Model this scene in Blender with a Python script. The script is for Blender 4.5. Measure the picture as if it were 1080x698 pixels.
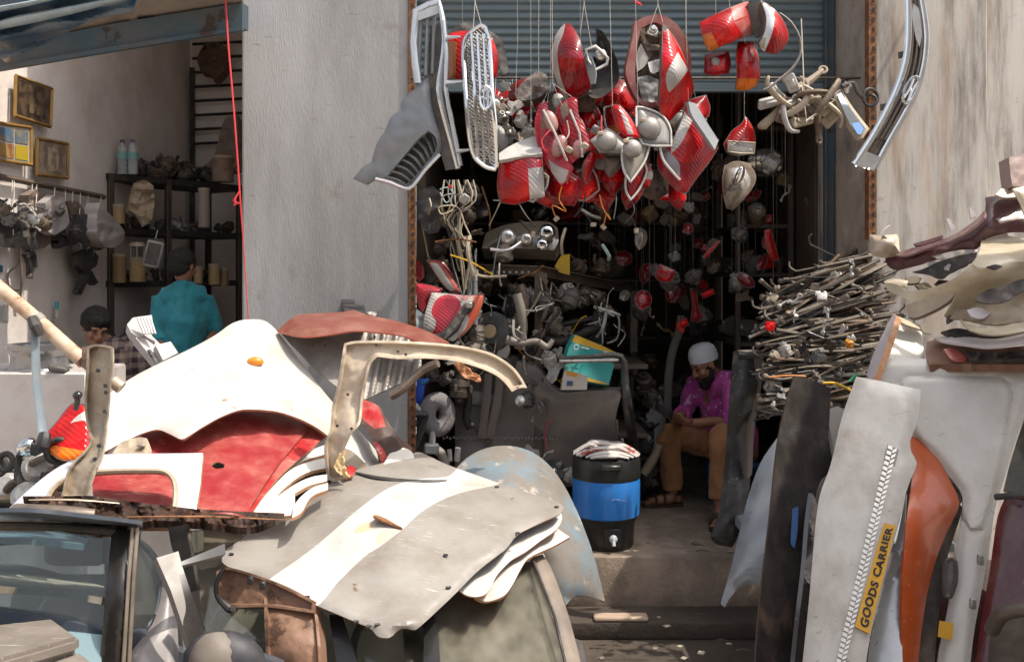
import bpy,bmesh,math,random
import numpy as np
from mathutils import Vector,Matrix,Euler,noise
from mathutils.geometry import delaunay_2d_cdt
for _o in list(bpy.data.objects): bpy.data.objects.remove(_o)
C = bpy.context.scene.collection
sc = bpy.context.scene
rad = math.radians
K,HZ,CZ = 1050.0,290.0,2.0          # focal length in photo pixels, horizon row, eye height

# ---------------------------------------------------------------- camera, sky, sun, exposure
cam_d = bpy.data.cameras.new('camera'); cam = bpy.data.objects.new('camera',cam_d); C.objects.link(cam)
cam.location = (0,0,CZ); cam.rotation_euler = (rad(90),0,0)
cam_d.sensor_width = 36; cam_d.lens = 36*K/1080; cam_d.shift_y = -(349-HZ)/1080
cam_d.clip_start = .05; cam_d.clip_end = 2000
sc.camera = cam
SUN = Vector((.45,-.13,.885)).normalized()      # direction towards the sun
SUN_EL = math.asin(SUN.z); SUN_AZ = math.atan2(SUN.x,SUN.y)
wd = bpy.data.worlds.new('World'); sc.world = wd; wd.use_nodes = True
_n = wd.node_tree.nodes; _l = wd.node_tree.links
sky = _n.new('ShaderNodeTexSky'); sky.sky_type = 'NISHITA'; sky.sun_disc = False
sky.sun_elevation = SUN_EL; sky.sun_rotation = SUN_AZ; sky.dust_density = 4.5; sky.air_density = .8; sky.ozone_density = .4
_h = _n.new('ShaderNodeHueSaturation'); _h.inputs['Saturation'].default_value = .42; _l.new(sky.outputs[0],_h.inputs['Color']); _l.new(_h.outputs[0],_n['Background'].inputs[0]); _n['Background'].inputs[1].default_value = .15
sun_d = bpy.data.lights.new('sun','SUN'); sun_d.energy = 2.5; sun_d.angle = rad(.5); sun_d.color = (1,.91,.78)
sun = bpy.data.objects.new('sun',sun_d); C.objects.link(sun); sun.location = (5,-4,9)
sun.rotation_euler = SUN.to_track_quat('Z','Y').to_euler()
vs = sc.view_settings; vs.view_transform = 'Standard'; vs.look = 'None'; vs.gamma = 1; vs.exposure = .90
vs.use_curve_mapping = False
sc.cycles.max_bounces = 7; sc.cycles.diffuse_bounces = 3; sc.cycles.glossy_bounces = 4
sc.cycles.transmission_bounces = 6; sc.cycles.transparent_max_bounces = 10
sc.cycles.use_denoising = True

# ---------------------------------------------------------------- geometry helpers
def W(px,py,Y): return Vector(((px-540)/K*Y,Y,CZ-(py-HZ)/K*Y))
def onX(px,py,X):                                  # where the sight line meets the plane x = X
    return W(px,py,X*K/(px-540))
def onZ(px,py,Z): return W(px,py,(CZ-Z)*K/(py-HZ))
def frame(z,up=(0,0,1)):
    z = Vector(z).normalized(); up = Vector(up)
    if abs(z.dot(up)) > .98: up = Vector((0,1,0))
    x = up.cross(z).normalized(); y = z.cross(x)
    return Matrix((x,y,z)).transposed()

def catmull(P,closed=True,step=.1,corner=50):
    P = [np.array(p[:2],float) for p in P]; n = len(P); out = []
    def iscorner(i):
        if not closed and i in (0,n-1): return True
        a = P[i]-P[(i-1) % n]; b = P[(i+1) % n]-P[i]
        la,lb = np.linalg.norm(a),np.linalg.norm(b)
        if la < 1e-9 or lb < 1e-9: return True
        return np.dot(a,b)/(la*lb) < math.cos(rad(corner))
    cor = [iscorner(i) for i in range(n)]
    for i in range(n if closed else n-1):
        p1,p2 = P[i],P[(i+1) % n]; d = p2-p1
        t1 = d if cor[i] else (p2-P[(i-1) % n])*.5
        t2 = d if cor[(i+1) % n] else (P[(i+2) % n]-p1)*.5
        L = np.linalg.norm(d)
        for (t,c) in ((t1,i),(t2,i+1)):
            l = np.linalg.norm(t)
            if l > L*1.2: t *= L*1.2/l
        m = max(1,int(math.ceil(L/step)))
        for k in range(m):
            s = k/m; s2 = s*s; s3 = s2*s
            out.append((2*s3-3*s2+1)*p1+(s3-2*s2+s)*t1+(-2*s3+3*s2)*p2+(s3-s2)*t2)
    if not closed: out.append(P[-1])
    return out

def inpoly(q,poly):
    x,y = q[...,0],q[...,1]; r = np.zeros(x.shape,bool)
    n = len(poly)
    for i in range(n):
        x1,y1 = poly[i]; x2,y2 = poly[(i+1) % n]
        c = (y1 > y) != (y2 > y)
        with np.errstate(divide='ignore',invalid='ignore'):
            r ^= c & (x < (x2-x1)*(y-y1)/(y2-y1+1e-12)+x1)
    return r
def pdist(q,poly):
    d = np.full(len(q),1e9)
    for i in range(len(poly)):
        a = np.array(poly[i]); b = np.array(poly[(i+1) % len(poly)]); ab = b-a
        t = np.clip(((q-a)@ab)/(ab@ab+1e-12),0,1)
        d = np.minimum(d,np.linalg.norm(q-(a+t[:,None]*ab),axis=1))
    return d
def depthf(ctrl):                                    # 1/Y is linear over the picture for a flat panel
    c = np.array(ctrl,float); X = c[:,:2]/100; v = 1/c[:,2]; n = len(c)
    if n == 1: return lambda q: np.full(len(q),c[0,2])
    if n <= 3:
        A = np.c_[X,np.ones(n)]; s = np.linalg.lstsq(A,v,rcond=None)[0]
        return lambda q: 1/(np.c_[q/100,np.ones(len(q))]@s)
    def U(r): return np.where(r > 1e-9,r*r*np.log(r+1e-12),0)
    R = np.linalg.norm(X[:,None]-X[None],axis=2); A = np.zeros((n+3,n+3))
    A[:n,:n] = U(R)+np.eye(n)*1e-4; A[:n,n:] = np.c_[X,np.ones(n)]; A[n:,:n] = A[:n,n:].T
    s = np.linalg.lstsq(A,np.r_[v,0,0,0],rcond=None)[0]
    def f(q):
        q = q/100; r = np.linalg.norm(q[:,None]-X[None],axis=2)
        return 1/np.clip(U(r)@s[:n]+np.c_[q,np.ones(len(q))]@s[n:],.05,2)
    return f

class MB:                                            # collects geometry that becomes ONE mesh
    def __init__(s): s.v = []; s.f = []; s.m = []
    def add(s,vs,fs,mi=0):
        o = len(s.v); s.v += [Vector(v) for v in vs]
        for k,f in enumerate(fs):
            s.f.append([i+o for i in f]); s.m.append(mi if isinstance(mi,int) else mi[k])
        return s
    def box(s,c,size,R=None,bev=.006,mi=0,seg=1,taper=None):
        bm = bmesh.new(); bmesh.ops.create_cube(bm,size=1)
        for v in bm.verts:
            if taper and v.co.z > 0: v.co.x *= taper[0]; v.co.y *= taper[1]
            v.co = Vector((v.co.x*size[0],v.co.y*size[1],v.co.z*size[2]))
        b = min(bev,min(size)*.45)
        if b > 0: bmesh.ops.bevel(bm,geom=bm.edges[:],offset=b,segments=seg,affect='EDGES',profile=.5)
        bm.verts.index_update(); c = Vector(c)
        s.add([c+(R@v.co if R else v.co) for v in bm.verts],[[v.index for v in f.verts] for f in bm.faces],mi)
        bm.free(); return s
    def tube(s,pts,r,seg=8,mi=0,flat=1.0,closed=False,smooth=0):
        pts = [Vector(p) for p in pts]
        if smooth:
            q = []
            n = len(pts)
            for i in range(n-1):
                p0 = pts[max(i-1,0)]; p1 = pts[i]; p2 = pts[i+1]; p3 = pts[min(i+2,n-1)]
                for k in range(smooth):
                    t = k/smooth
                    q.append(.5*((2*p1)+(p2-p0)*t+(2*p0-5*p1+4*p2-p3)*t*t+(3*p1-p0-3*p2+p3)*t**3))
            q.append(pts[-1])
            if isinstance(r,(list,tuple)):
                r = [r[min(i//smooth,n-2)]*(1-(i % smooth)/smooth)+r[min(i//smooth+1,n-1)]*((i % smooth)/smooth) for i in range(len(q)-1)]+[r[-1]]
            pts = q
        n = len(pts); R = r if isinstance(r,(list,tuple)) else [r]*n
        vs = []; x = None
        for i,p in enumerate(pts):
            if closed: t = pts[(i+1) % n]-pts[i-1]
            else: t = pts[min(i+1,n-1)]-pts[max(i-1,0)]
            if t.length < 1e-9: t = Vector((0,0,1))
            t.normalize()
            if x is None: x = frame(t).col[0].copy()
            x = (x-t*x.dot(t))
            if x.length < 1e-6: x = frame(t).col[0].copy()
            x.normalize(); y = t.cross(x)
            for k in range(seg):
                a = 2*math.pi*k/seg
                vs.append(p+x*math.cos(a)*R[i]+y*math.sin(a)*R[i]*flat)
        fs = []
        for i in range(n if closed else n-1):
            for k in range(seg):
                a = i*seg+k; b = i*seg+(k+1) % seg; j = ((i+1) % n)*seg
                fs.append([a,b,j+(k+1) % seg,j+k])
        if not closed: fs += [list(range(seg))[::-1],[(n-1)*seg+k for k in range(seg)]]
        return s.add(vs,fs,mi)
    def lathe(s,prof,o,axis=(0,0,1),seg=20,mi=0,sx=1,sy=1,R=None,capped=True):
        F = R if R is not None else frame(axis); o = Vector(o); vs = []; fs = []
        for (r,z) in prof:
            for k in range(seg):
                a = 2*math.pi*k/seg; vs.append(o+F@Vector((r*math.cos(a)*sx,r*math.sin(a)*sy,z)))
        n = len(prof)
        for i in range(n-1):
            for k in range(seg):
                fs.append([i*seg+k,i*seg+(k+1) % seg,(i+1)*seg+(k+1) % seg,(i+1)*seg+k])
        if capped: fs += [list(range(seg))[::-1],[(n-1)*seg+k for k in range(seg)]]
        return s.add(vs,fs,mi)
    def ell(s,c,rr,R=None,seg=14,rings=9,mi=0):
        rr = (rr,)*3 if isinstance(rr,(int,float)) else rr
        R = R or Matrix.Identity(3); c = Vector(c); vs = []; fs = []
        for i in range(rings+1):
            t = math.pi*i/rings
            for k in range(seg):
                a = 2*math.pi*k/seg
                vs.append(c+R@Vector((rr[0]*math.sin(t)*math.cos(a),rr[1]*math.sin(t)*math.sin(a),rr[2]*math.cos(t))))
        for i in range(rings):
            for k in range(seg): fs.append([i*seg+k,(i+1)*seg+k,(i+1)*seg+(k+1) % seg,i*seg+(k+1) % seg])
        return s.add(vs,fs,mi)
    def torus(s,c,axis,R,r,seg=28,ts=8,mi=0,sx=1):
        F = frame(axis); c = Vector(c)
        return s.tube([c+F@Vector((R*math.cos(a)*sx,R*math.sin(a),0)) for a in [2*math.pi*k/seg for k in range(seg)]],r,ts,mi,closed=True)
    def prism(s,poly,th,o=(0,0,0),R=None,mi=0,bev=0):   # extruded outline in the local xz plane, thickness along y
        bm = bmesh.new(); vv = [bm.verts.new((p[0],-th/2,p[1])) for p in poly]; f = bm.faces.new(vv)
        r = bmesh.ops.extrude_face_region(bm,geom=[f])
        for v in [g for g in r['geom'] if isinstance(g,bmesh.types.BMVert)]: v.co.y += th
        bmesh.ops.recalc_face_normals(bm,faces=bm.faces[:])
        if bev: bmesh.ops.bevel(bm,geom=bm.edges[:],offset=bev,segments=1,affect='EDGES')
        bmesh.ops.triangulate(bm,faces=[f for f in bm.faces if len(f.verts) > 4])
        bm.verts.index_update(); o = Vector(o)
        s.add([o+(R@v.co if R else v.co) for v in bm.verts],[[v.index for v in f.verts] for f in bm.faces],mi); bm.free(); return s
    def sheet(s,outline,ctrl,th=.006,holes=(),res=None,zones=(),rim=None,back=None,roll=None,dent=None,
              taper=1.0,extra=None,channel=None,smooth=True,seed=0,mi=0,bulge=0,toward=None):
        """pressed sheet: picture outline + distance control points -> a curved plate of real size and thickness.
        roll=(metres, px) turns the edge back; dent=(metres, px size); zones=[(poly, material slot)]; extra=f(q)->metres nearer"""
        O = np.array(outline,float); ext = max(O[:,0].max()-O[:,0].min(),O[:,1].max()-O[:,1].min())
        res = res or max(1.6,min(9,ext/22))
        ol = np.array(catmull(outline,True,res)) if smooth else np.array(catmull(outline,True,res,corner=-1))
        hs = [np.array(catmull(h,True,max(1.2,res*.6))) for h in holes]
        zs = [(np.array(catmull(z,True,res)),k) for (z,k) in zones]
        if channel:                                   # crisp pressed lines a little inside the outline
            nx = np.roll(ol,-1,0)-np.roll(ol,1,0); nn = np.c_[-nx[:,1],nx[:,0]]/(np.linalg.norm(nx,axis=1)[:,None]+1e-9)
            if not inpoly(np.array([ol[0]+nn[0]*.5]),ol)[0]: nn = -nn
            for dd in (channel[1],channel[1]+channel[2]):
                for w_ in range(0,len(ol)-1):
                    a_,b_ = ol[w_]+nn[w_]*dd,ol[w_+1]+nn[w_+1]*dd
                    if pdist(np.array([a_,b_]),ol).min() > dd*.93: zs.append((np.array([a_,b_]),-1))
        rng = np.random.RandomState(seed+7)
        V = [tuple(p) for p in ol]; E = [(i,(i+1) % len(ol)) for i in range(len(ol))]
        for pl in hs+[z[0] for z in zs]:
            o = len(V); V += [tuple(p) for p in pl]; E += [(o+i,o+(i+1) % len(pl)) for i in range(len(pl) if len(pl) > 2 else 1)]
        x0,y0 = ol.min(0); x1,y1 = ol.max(0); g = []
        yy = y0; r = 0
        while yy < y1:
            xx = x0+(res/2 if r % 2 else 0)
            while xx < x1: g.append((xx,yy)); xx += res
            yy += res*.87; r += 1
        if g:
            g = np.array(g); g = g[inpoly(g,ol)]
            if len(g):
                d = pdist(g,ol)
                for h in hs: d = np.where(inpoly(g,h),0,np.minimum(d,pdist(g,h)))
                for z,k in zs: d = np.minimum(d,pdist(g,z)+res*(.1 if k >= 0 else .2))
                g = g[d > res*.45]; V += [tuple(p) for p in g]
        vo,eo,fo,*_ = delaunay_2d_cdt([Vector(v) for v in V],E,[],0,1e-4)
        q = np.array([tuple(v) for v in vo]); cen = np.array([q[list(f)].mean(0) for f in fo])
        keep = inpoly(cen,ol)
        for h in hs: keep &= ~inpoly(cen,h)
        mid = np.full(len(fo),mi)
        for z,k in zs:
          if k >= 0: mid = np.where(inpoly(cen,z),k,mid)
        F = [list(f) for f,kk in zip(fo,keep) if kk]; mm = [int(m) for m,kk in zip(mid,keep) if kk]
        Y = depthf(ctrl)(q); d = pdist(q,ol)
        if roll: Y = Y+roll[0]*np.exp(-(d/roll[1])**2)
        if bulge: Y = Y-bulge*np.clip(1-np.exp(-d/(ext*.18)),0,1)
        if extra is not None: Y = Y-extra(q)
        if channel: Y = Y+channel[0]*np.clip((d-channel[1])/channel[2],0,1)
        if dent:
            Y = Y+np.array([noise.noise(Vector((a/dent[1]+seed*3.1,b/dent[1],seed*1.7)))*dent[0]+noise.noise(Vector((a/dent[1]*2.6,b/dent[1]*2.6,seed+9)))*dent[0]*.35 for a,b in q])
        P = [W(a,b,y) for (a,b),y in zip(q,Y)]
        N = [Vector() for _ in P]
        for f in F:
            a,b,c = (P[i] for i in f[:3]); nn = (b-a).cross(c-a)
            ctr = (a+b+c)/3-Vector((0,0,CZ))
            if nn.dot(ctr) > 0: nn = -nn; f.reverse()
            for i in f: N[i] += nn
        used = sorted({i for f in F for i in f}); mp = {i: k for k,i in enumerate(used)}
        T = [P[i] for i in used]; cc = sum(T,Vector())/max(1,len(T)); B = []
        if toward is None and th > .015: toward = sum(N,Vector())
        for i in used:
            n = N[i].normalized() if N[i].length > 1e-12 else Vector((0,-1,0))
            b = P[i]-(n if toward is None else Vector(toward).normalized())*th
            if taper != 1: b = b+(cc-b)*(1-taper)-(cc-b).project(Vector((0,1,0)))*(1-taper)
            B.append(b)
        n = len(T); ff = [[mp[i] for i in f] for f in F]
        cnt = {}
        for f in ff:
            for k in range(len(f)): cnt[(f[k],f[(k+1) % len(f)])] = 1
        side = [[b,a,a+n,b+n] for (a,b) in cnt if (b,a) not in cnt]
        s.add(T+B,ff+[[i+n for i in f[::-1]] for f in ff]+side,
              mm+[(back if back is not None else (m if rim is None else mi)) for m in mm]+[(rim if rim is not None else (back if back is not None else mi))]*len(side))
        return s

class Thing:
    """a thing: an Empty at its base that parents its parts (or the one mesh itself)"""
    def __init__(s,name,label,cat,group=None,kind=None): s.a = (name,label,cat,group,kind); s.p = []
    def part(s,name,mb,mat,parent=None,label=None,sharp=38):
        s.p.append([name,mb,mat,parent,label,sharp]); return len(s.p)-1
    def done(s,single=False,at=None):
        name,label,cat,group,kind = s.a
        vv = [v for p in s.p for v in p[1].v]
        if at is None:
            xs = [v.x for v in vv]; ys = [v.y for v in vv]; zs = [v.z for v in vv]
            at = Vector(((min(xs)+max(xs))/2,(min(ys)+max(ys))/2,min(zs)))
        at = Vector(at); obs = []
        if not single:
            root = bpy.data.objects.new(name,None); root.empty_display_size = .1; root.location = at; C.objects.link(root)
        for (pn,mb,mat,par,lab,sharp) in s.p:
            me = bpy.data.meshes.new(pn); me.from_pydata([v-at for v in mb.v],[],mb.f); 
            for m in (mat if isinstance(mat,(list,tuple)) else [mat]): me.materials.append(m)
            me.polygons.foreach_set('material_index',mb.m); me.polygons.foreach_set('use_smooth',[True]*len(mb.f))
            me.update()
            try: me.set_sharp_from_angle(angle=rad(sharp))
            except Exception: pass
            o = bpy.data.objects.new(name if single else pn,me); C.objects.link(o); obs.append(o)
            if single: o.location = at; root = o
            else:
                o.parent = root if par is None else obs[par]
            if lab: o['label'] = lab
        if kind != 'structure':
            root['label'] = label; root['category'] = cat
        else:
            if label: root['label'] = label
            if cat: root['category'] = cat
        if group: root['group'] = group
        if kind: root['kind'] = kind
        return root
def single(name,mb,mat,label,cat,group=None,kind=None,sharp=38):
    t = Thing(name,label,cat,group,kind); t.part(name,mb,mat,sharp=sharp); return t.done(single=True)
def dup(root,loc,rot=None,scale=None,label=None,group=None):
    r = root.copy(); C.objects.link(r); r.location = loc
    if rot is not None: r.rotation_euler = rot
    if scale is not None: r.scale = (scale,)*3 if isinstance(scale,(int,float)) else scale
    if label: r['label'] = label
    if group: r['group'] = group
    for ch in list(root.children):
        c = ch.copy(); C.objects.link(c); c.parent = r
        for g in list(ch.children):
            d = g.copy(); C.objects.link(d); d.parent = c
    return r

# ---------------------------------------------------------------- materials
_mc = {}
def M(name,c=(.5,.5,.5),r=.5,m=0.0,dirt=None,dirtamt=.35,dscale=6,c2=None,c2scale=3,c2t=(.45,.6),bump=0,bscale=60,coat=0,
      scratch=0,scol=(.08,.07,.06),stretch=None,spots=None,spscale=8,spt=(.62,.68),var=.06,trans=0,alpha=1,wave=None,emit=None,spec=.5,sheen=0):
    if name in _mc: return _mc[name]
    mt = bpy.data.materials.new(name); mt.use_nodes = True; _mc[name] = mt
    nt = mt.node_tree; N = nt.nodes; L = nt.links; bs = N['Principled BSDF']
    tc = N.new('ShaderNodeTexCoord'); oi = N.new('ShaderNodeObjectInfo')
    off = N.new('ShaderNodeVectorMath'); off.operation = 'MULTIPLY_ADD'
    L.new(oi.outputs['Random'],off.inputs[0]); off.inputs[1].default_value = (37,51,29); L.new(tc.outputs['Object'],off.inputs[2])
    vec = off.outputs[0]
    if stretch:
        mp = N.new('ShaderNodeMapping'); mp.inputs['Scale'].default_value = stretch; L.new(vec,mp.inputs[0]); svec = mp.outputs[0]
    else: svec = vec
    def noi(scale,det=6,v=None,rough=.6):
        n = N.new('ShaderNodeTexNoise'); n.inputs['Scale'].default_value = scale; n.inputs['Detail'].default_value = det
        n.inputs['Roughness'].default_value = rough; L.new(v or vec,n.inputs['Vector']); return n.outputs['Fac']
    def ramp(src,a,b):
        n = N.new('ShaderNodeMapRange'); n.inputs[1].default_value = a; n.inputs[2].default_value = b; n.interpolation_type = 'SMOOTHSTEP'; L.new(src,n.inputs[0]); return n.outputs[0]
    def mix(a,b,f,mul=1):
        n = N.new('ShaderNodeMix'); n.data_type = 'RGBA'
        for s_,k in ((a,6),(b,7)):
            if isinstance(s_,tuple): n.inputs[k].default_value = (*s_,1)
            else: L.new(s_,n.inputs[k])
        if isinstance(f,(int,float)): n.inputs[0].default_value = f
        elif mul != 1:
            q = N.new('ShaderNodeMath'); q.operation = 'MULTIPLY'; q.inputs[1].default_value = mul; L.new(f,q.inputs[0]); L.new(q.outputs[0],n.inputs[0])
        else: L.new(f,n.inputs[0])
        return n.outputs[2]
    col = N.new('ShaderNodeRGB'); col.outputs[0].default_value = (*c,1); col = col.outputs[0]
    if c2: col = mix(col,c2,ramp(noi(c2scale,5,svec),*c2t))
    if dirt: col = mix(col,dirt,ramp(noi(dscale,10,svec,.68),.38,.78),dirtamt*2)
    if spots: col = mix(col,spots,ramp(noi(spscale,8,None,.65),*spt))
    if scratch:
        mp2 = N.new('ShaderNodeMapping'); mp2.inputs['Scale'].default_value = (6,90,34); mp2.inputs['Rotation'].default_value = (.5,.9,.4); L.new(vec,mp2.inputs[0])
        s1 = ramp(noi(1.6,3,mp2.outputs[0],.5),.665,.69); s2 = ramp(noi(2.5,2),.45,.6)
        q = N.new('ShaderNodeMath'); q.operation = 'MULTIPLY'; L.new(s1,q.inputs[0]); L.new(s2,q.inputs[1])
        col = mix(col,scol,q.outputs[0],scratch)
    if var:
        hv = N.new('ShaderNodeHueSaturation'); mr = N.new('ShaderNodeMapRange'); L.new(oi.outputs['Random'],mr.inputs[0])
        mr.inputs[3].default_value = 1-var*2; mr.inputs[4].default_value = 1+var; L.new(mr.outputs[0],hv.inputs['Value']); L.new(col,hv.inputs['Color']); col = hv.outputs[0]
    L.new(col,bs.inputs['Base Color'])
    rr = N.new('ShaderNodeMapRange'); L.new(noi(dscale*1.7,8),rr.inputs[0]); rr.inputs[1].default_value = .3; rr.inputs[2].default_value = .75
    rr.inputs[3].default_value = max(.03,r*.75); rr.inputs[4].default_value = min(1,r*1.35+.03); L.new(rr.outputs[0],bs.inputs['Roughness'])
    bs.inputs['Metallic'].default_value = m; bs.inputs['Coat Weight'].default_value = coat; bs.inputs['Coat Roughness'].default_value = .08
    bs.inputs['Specular IOR Level'].default_value = spec
    if sheen: bs.inputs['Sheen Weight'].default_value = sheen
    if trans: bs.inputs['Transmission Weight'].default_value = trans
    if alpha < 1: bs.inputs['Alpha'].default_value = alpha
    if emit: bs.inputs['Emission Color'].default_value = (*emit[0],1); bs.inputs['Emission Strength'].default_value = emit[1]
    h = None
    if bump: h = noi(bscale,6,svec)
    if wave:
        wv = N.new('ShaderNodeTexWave'); wv.inputs['Scale'].default_value = wave[0]; wv.bands_direction = wave[2] if len(wave) > 2 else 'X'
        wv.inputs['Distortion'].default_value = wave[3] if len(wave) > 3 else 0; L.new(tc.outputs['Object'],wv.inputs['Vector'])
        h = wv.outputs['Fac']; bump = wave[1]
    if h is not None:
        b = N.new('ShaderNodeBump'); b.inputs['Strength'].default_value = bump; b.inputs['Distance'].default_value = .012; L.new(h,b.inputs['Height']); L.new(b.outputs[0],bs.inputs['Normal'])
    return mt
def lensmat(name,c,glow=.35,wave=None):           # moulded lamp plastic: glossy skin over facetted light-passing colour
    if name in _mc: return _mc[name]
    mt = M(name,c,.16,coat=.6,dirt=(.30,.20,.17),dirtamt=.06,dscale=11,scratch=.3,scol=(.5,.35,.33),var=.12)
    N = mt.node_tree.nodes; L = mt.node_tree.links; bs = N['Principled BSDF']; out = N['Material Output']
    tc = N.new('ShaderNodeTexCoord')
    nz = N.new('ShaderNodeTexNoise'); nz.inputs['Scale'].default_value = 6; nz.inputs['Detail'].default_value = 1; L.new(tc.outputs['Object'],nz.inputs['Vector'])
    mr = N.new('ShaderNodeMapRange'); mr.inputs[1].default_value = .35; mr.inputs[2].default_value = .65; mr.inputs[3].default_value = .6; mr.inputs[4].default_value = 1.15; L.new(nz.outputs[0],mr.inputs[0])
    hv = N.new('ShaderNodeHueSaturation'); src = bs.inputs['Base Color'].links[0].from_socket; L.new(src,hv.inputs['Color']); L.new(mr.outputs[0],hv.inputs['Value']); L.new(hv.outputs[0],bs.inputs['Base Color'])
    wv = N.new('ShaderNodeTexWave'); wv.bands_direction = 'DIAGONAL'; wv.inputs['Scale'].default_value = 22; L.new(tc.outputs['Object'],wv.inputs['Vector'])
    bp = N.new('ShaderNodeBump'); bp.inputs['Strength'].default_value = .22; bp.inputs['Distance'].default_value = .01; L.new(wv.outputs['Fac'],bp.inputs['Height']); L.new(bp.outputs[0],bs.inputs['Normal'])
    tr = N.new('ShaderNodeBsdfTranslucent'); h2 = N.new('ShaderNodeHueSaturation'); h2.inputs['Value'].default_value = 1.9; L.new(hv.outputs[0],h2.inputs['Color']); L.new(h2.outputs[0],tr.inputs[0])
    mx = N.new('ShaderNodeMixShader'); mx.inputs[0].default_value = glow; L.new(bs.outputs[0],mx.inputs[1]); L.new(tr.outputs[0],mx.inputs[2]); L.new(mx.outputs[0],out.inputs[0])
    return mt
def glassmat(name,tint=(.8,.88,.84),dirt=.25,dcol=(.42,.37,.27),ds=3):
    if name in _mc: return _mc[name]
    mt = bpy.data.materials.new(name); mt.use_nodes = True; _mc[name] = mt
    N = mt.node_tree.nodes; L = mt.node_tree.links; N.remove(N['Principled BSDF']); out = N['Material Output']
    tr = N.new('ShaderNodeBsdfTransparent'); tr.inputs[0].default_value = (*tint,1)
    gl = N.new('ShaderNodeBsdfGlossy'); gl.inputs['Roughness'].default_value = .06
    fr = N.new('ShaderNodeFresnel'); fr.inputs[0].default_value = 1.55
    a = N.new('ShaderNodeMixShader'); L.new(fr.outputs[0],a.inputs[0]); L.new(tr.outputs[0],a.inputs[1]); L.new(gl.outputs[0],a.inputs[2])
    df = N.new('ShaderNodeBsdfDiffuse'); df.inputs[0].default_value = (*dcol,1)
    tc = N.new('ShaderNodeTexCoord'); mp = N.new('ShaderNodeMapping'); mp.inputs['Scale'].default_value = (3,3,.8); L.new(tc.outputs['Object'],mp.inputs[0])
    n = N.new('ShaderNodeTexNoise'); n.inputs['Scale'].default_value = ds; n.inputs['Detail'].default_value = 10; n.inputs['Roughness'].default_value = .7; L.new(mp.outputs[0],n.inputs['Vector'])
    mr = N.new('ShaderNodeMapRange'); mr.inputs[1].default_value = .3; mr.inputs[2].default_value = .8; mr.inputs[4].default_value = dirt*2; L.new(n.outputs[0],mr.inputs[0])
    b = N.new('ShaderNodeMixShader'); L.new(mr.outputs[0],b.inputs[0]); L.new(a.outputs[0],b.inputs[1]); L.new(df.outputs[0],b.inputs[2]); L.new(b.outputs[0],out.inputs[0])
    return mt
RU = (.20,.085,.035)
white_paint = M('white_paint',(.57,.555,.525),.35,dirt=(.38,.31,.23),dirtamt=.34,dscale=4,coat=.4,scratch=1,scol=(.16,.12,.09),spots=(.25,.14,.08),spscale=7,spt=(.66,.72))
shade_white = M('dusty_white_paint',(.60,.60,.58),.4,dirt=(.36,.32,.27),dirtamt=.25,dscale=4,coat=.3,scratch=.6)
rust = M('rust',RU,.85,dirt=(.09,.04,.02),dirtamt=.5,dscale=14,c2=(.33,.15,.06),c2scale=22,bump=.4,bscale=120)
rust_edge = M('rusty_edge',(.36,.17,.08),.8,dirt=(.55,.40,.27),dirtamt=.4,dscale=20)
dark_rust = M('dark_rust',(.035,.020,.014),.55,dirt=(.17,.075,.04),dirtamt=.3,dscale=10,bump=.3,bscale=90,m=.3)
red_paint = M('red_paint',(.38,.016,.02),.36,dirt=(.66,.32,.25),dirtamt=.32,dscale=7,coat=.4,scratch=1,scol=(.75,.5,.45))
red_rough = M('faded_red_primer',(.27,.014,.020),.45,dirt=(.48,.17,.13),dirtamt=.42,dscale=5,coat=.2,scratch=1,scol=(.7,.5,.42))
grey_primer = M('weathered_grey_paint',(.28,.262,.24),.42,dirt=(.16,.125,.095),dirtamt=.42,dscale=4,scratch=.9,scol=(.5,.47,.42),coat=.25,spots=(.13,.07,.04),spscale=9,spt=(.66,.71))
bare_metal = M('dirty_beige_steel',(.44,.37,.28),.45,dirt=(.25,.16,.09),dirtamt=.4,dscale=9,m=.25,spots=RU,spscale=7,spt=(.62,.70),bump=.15,bscale=50)
silver = M('silver_paint',(.52,.53,.54),.3,m=.45,dirt=(.3,.27,.23),dirtamt=.22,dscale=5,coat=.4,scratch=.5)
steel = M('steel',(.42,.41,.40),.38,m=.85,dirt=(.18,.14,.10),dirtamt=.4,dscale=12)
alu = M('cast_aluminium',(.50,.48,.45),.5,m=.6,dirt=(.17,.14,.11),dirtamt=.5,dscale=16,bump=.3,bscale=70)
chrome = M('chrome',(.80,.82,.84),.10,m=1,dirt=(.42,.40,.37),dirtamt=.15,dscale=9)
black_plastic = M('black_plastic',(.022,.022,.024),.45,dirt=(.12,.10,.085),dirtamt=.3,dscale=10)
dark_plastic = M('dusty_dark_plastic',(.075,.07,.066),.6,dirt=(.19,.16,.13),dirtamt=.4,dscale=9)
grey_plastic = M('grey_plastic',(.20,.20,.20),.5,dirt=(.33,.29,.24),dirtamt=.35,dscale=8)
bluegrey_plastic = M('blue_grey_plastic',(.21,.235,.26),.5,dirt=(.36,.35,.33),dirtamt=.3,dscale=7,scratch=.5,scol=(.5,.5,.5))
pale_plastic = M('pale_grey_plastic',(.50,.49,.47),.45,dirt=(.28,.25,.21),dirtamt=.35,dscale=9)
beige_plastic = M('beige_plastic',(.42,.355,.265),.5,dirt=(.3,.23,.16),dirtamt=.35,dscale=8)
rubber = M('rubber',(.025,.024,.023),.7,dirt=(.10,.085,.07),dirtamt=.4,dscale=9,bump=.2,bscale=60)
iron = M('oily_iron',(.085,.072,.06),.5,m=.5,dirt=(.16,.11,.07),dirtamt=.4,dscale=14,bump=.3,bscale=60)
brown_iron = M('brown_iron',(.19,.145,.11),.6,m=.3,dirt=(.08,.055,.04),dirtamt=.45,dscale=12,bump=.3,bscale=60)
red_lens = lensmat('red_lens',(.72,.003,.006),.42)
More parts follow.
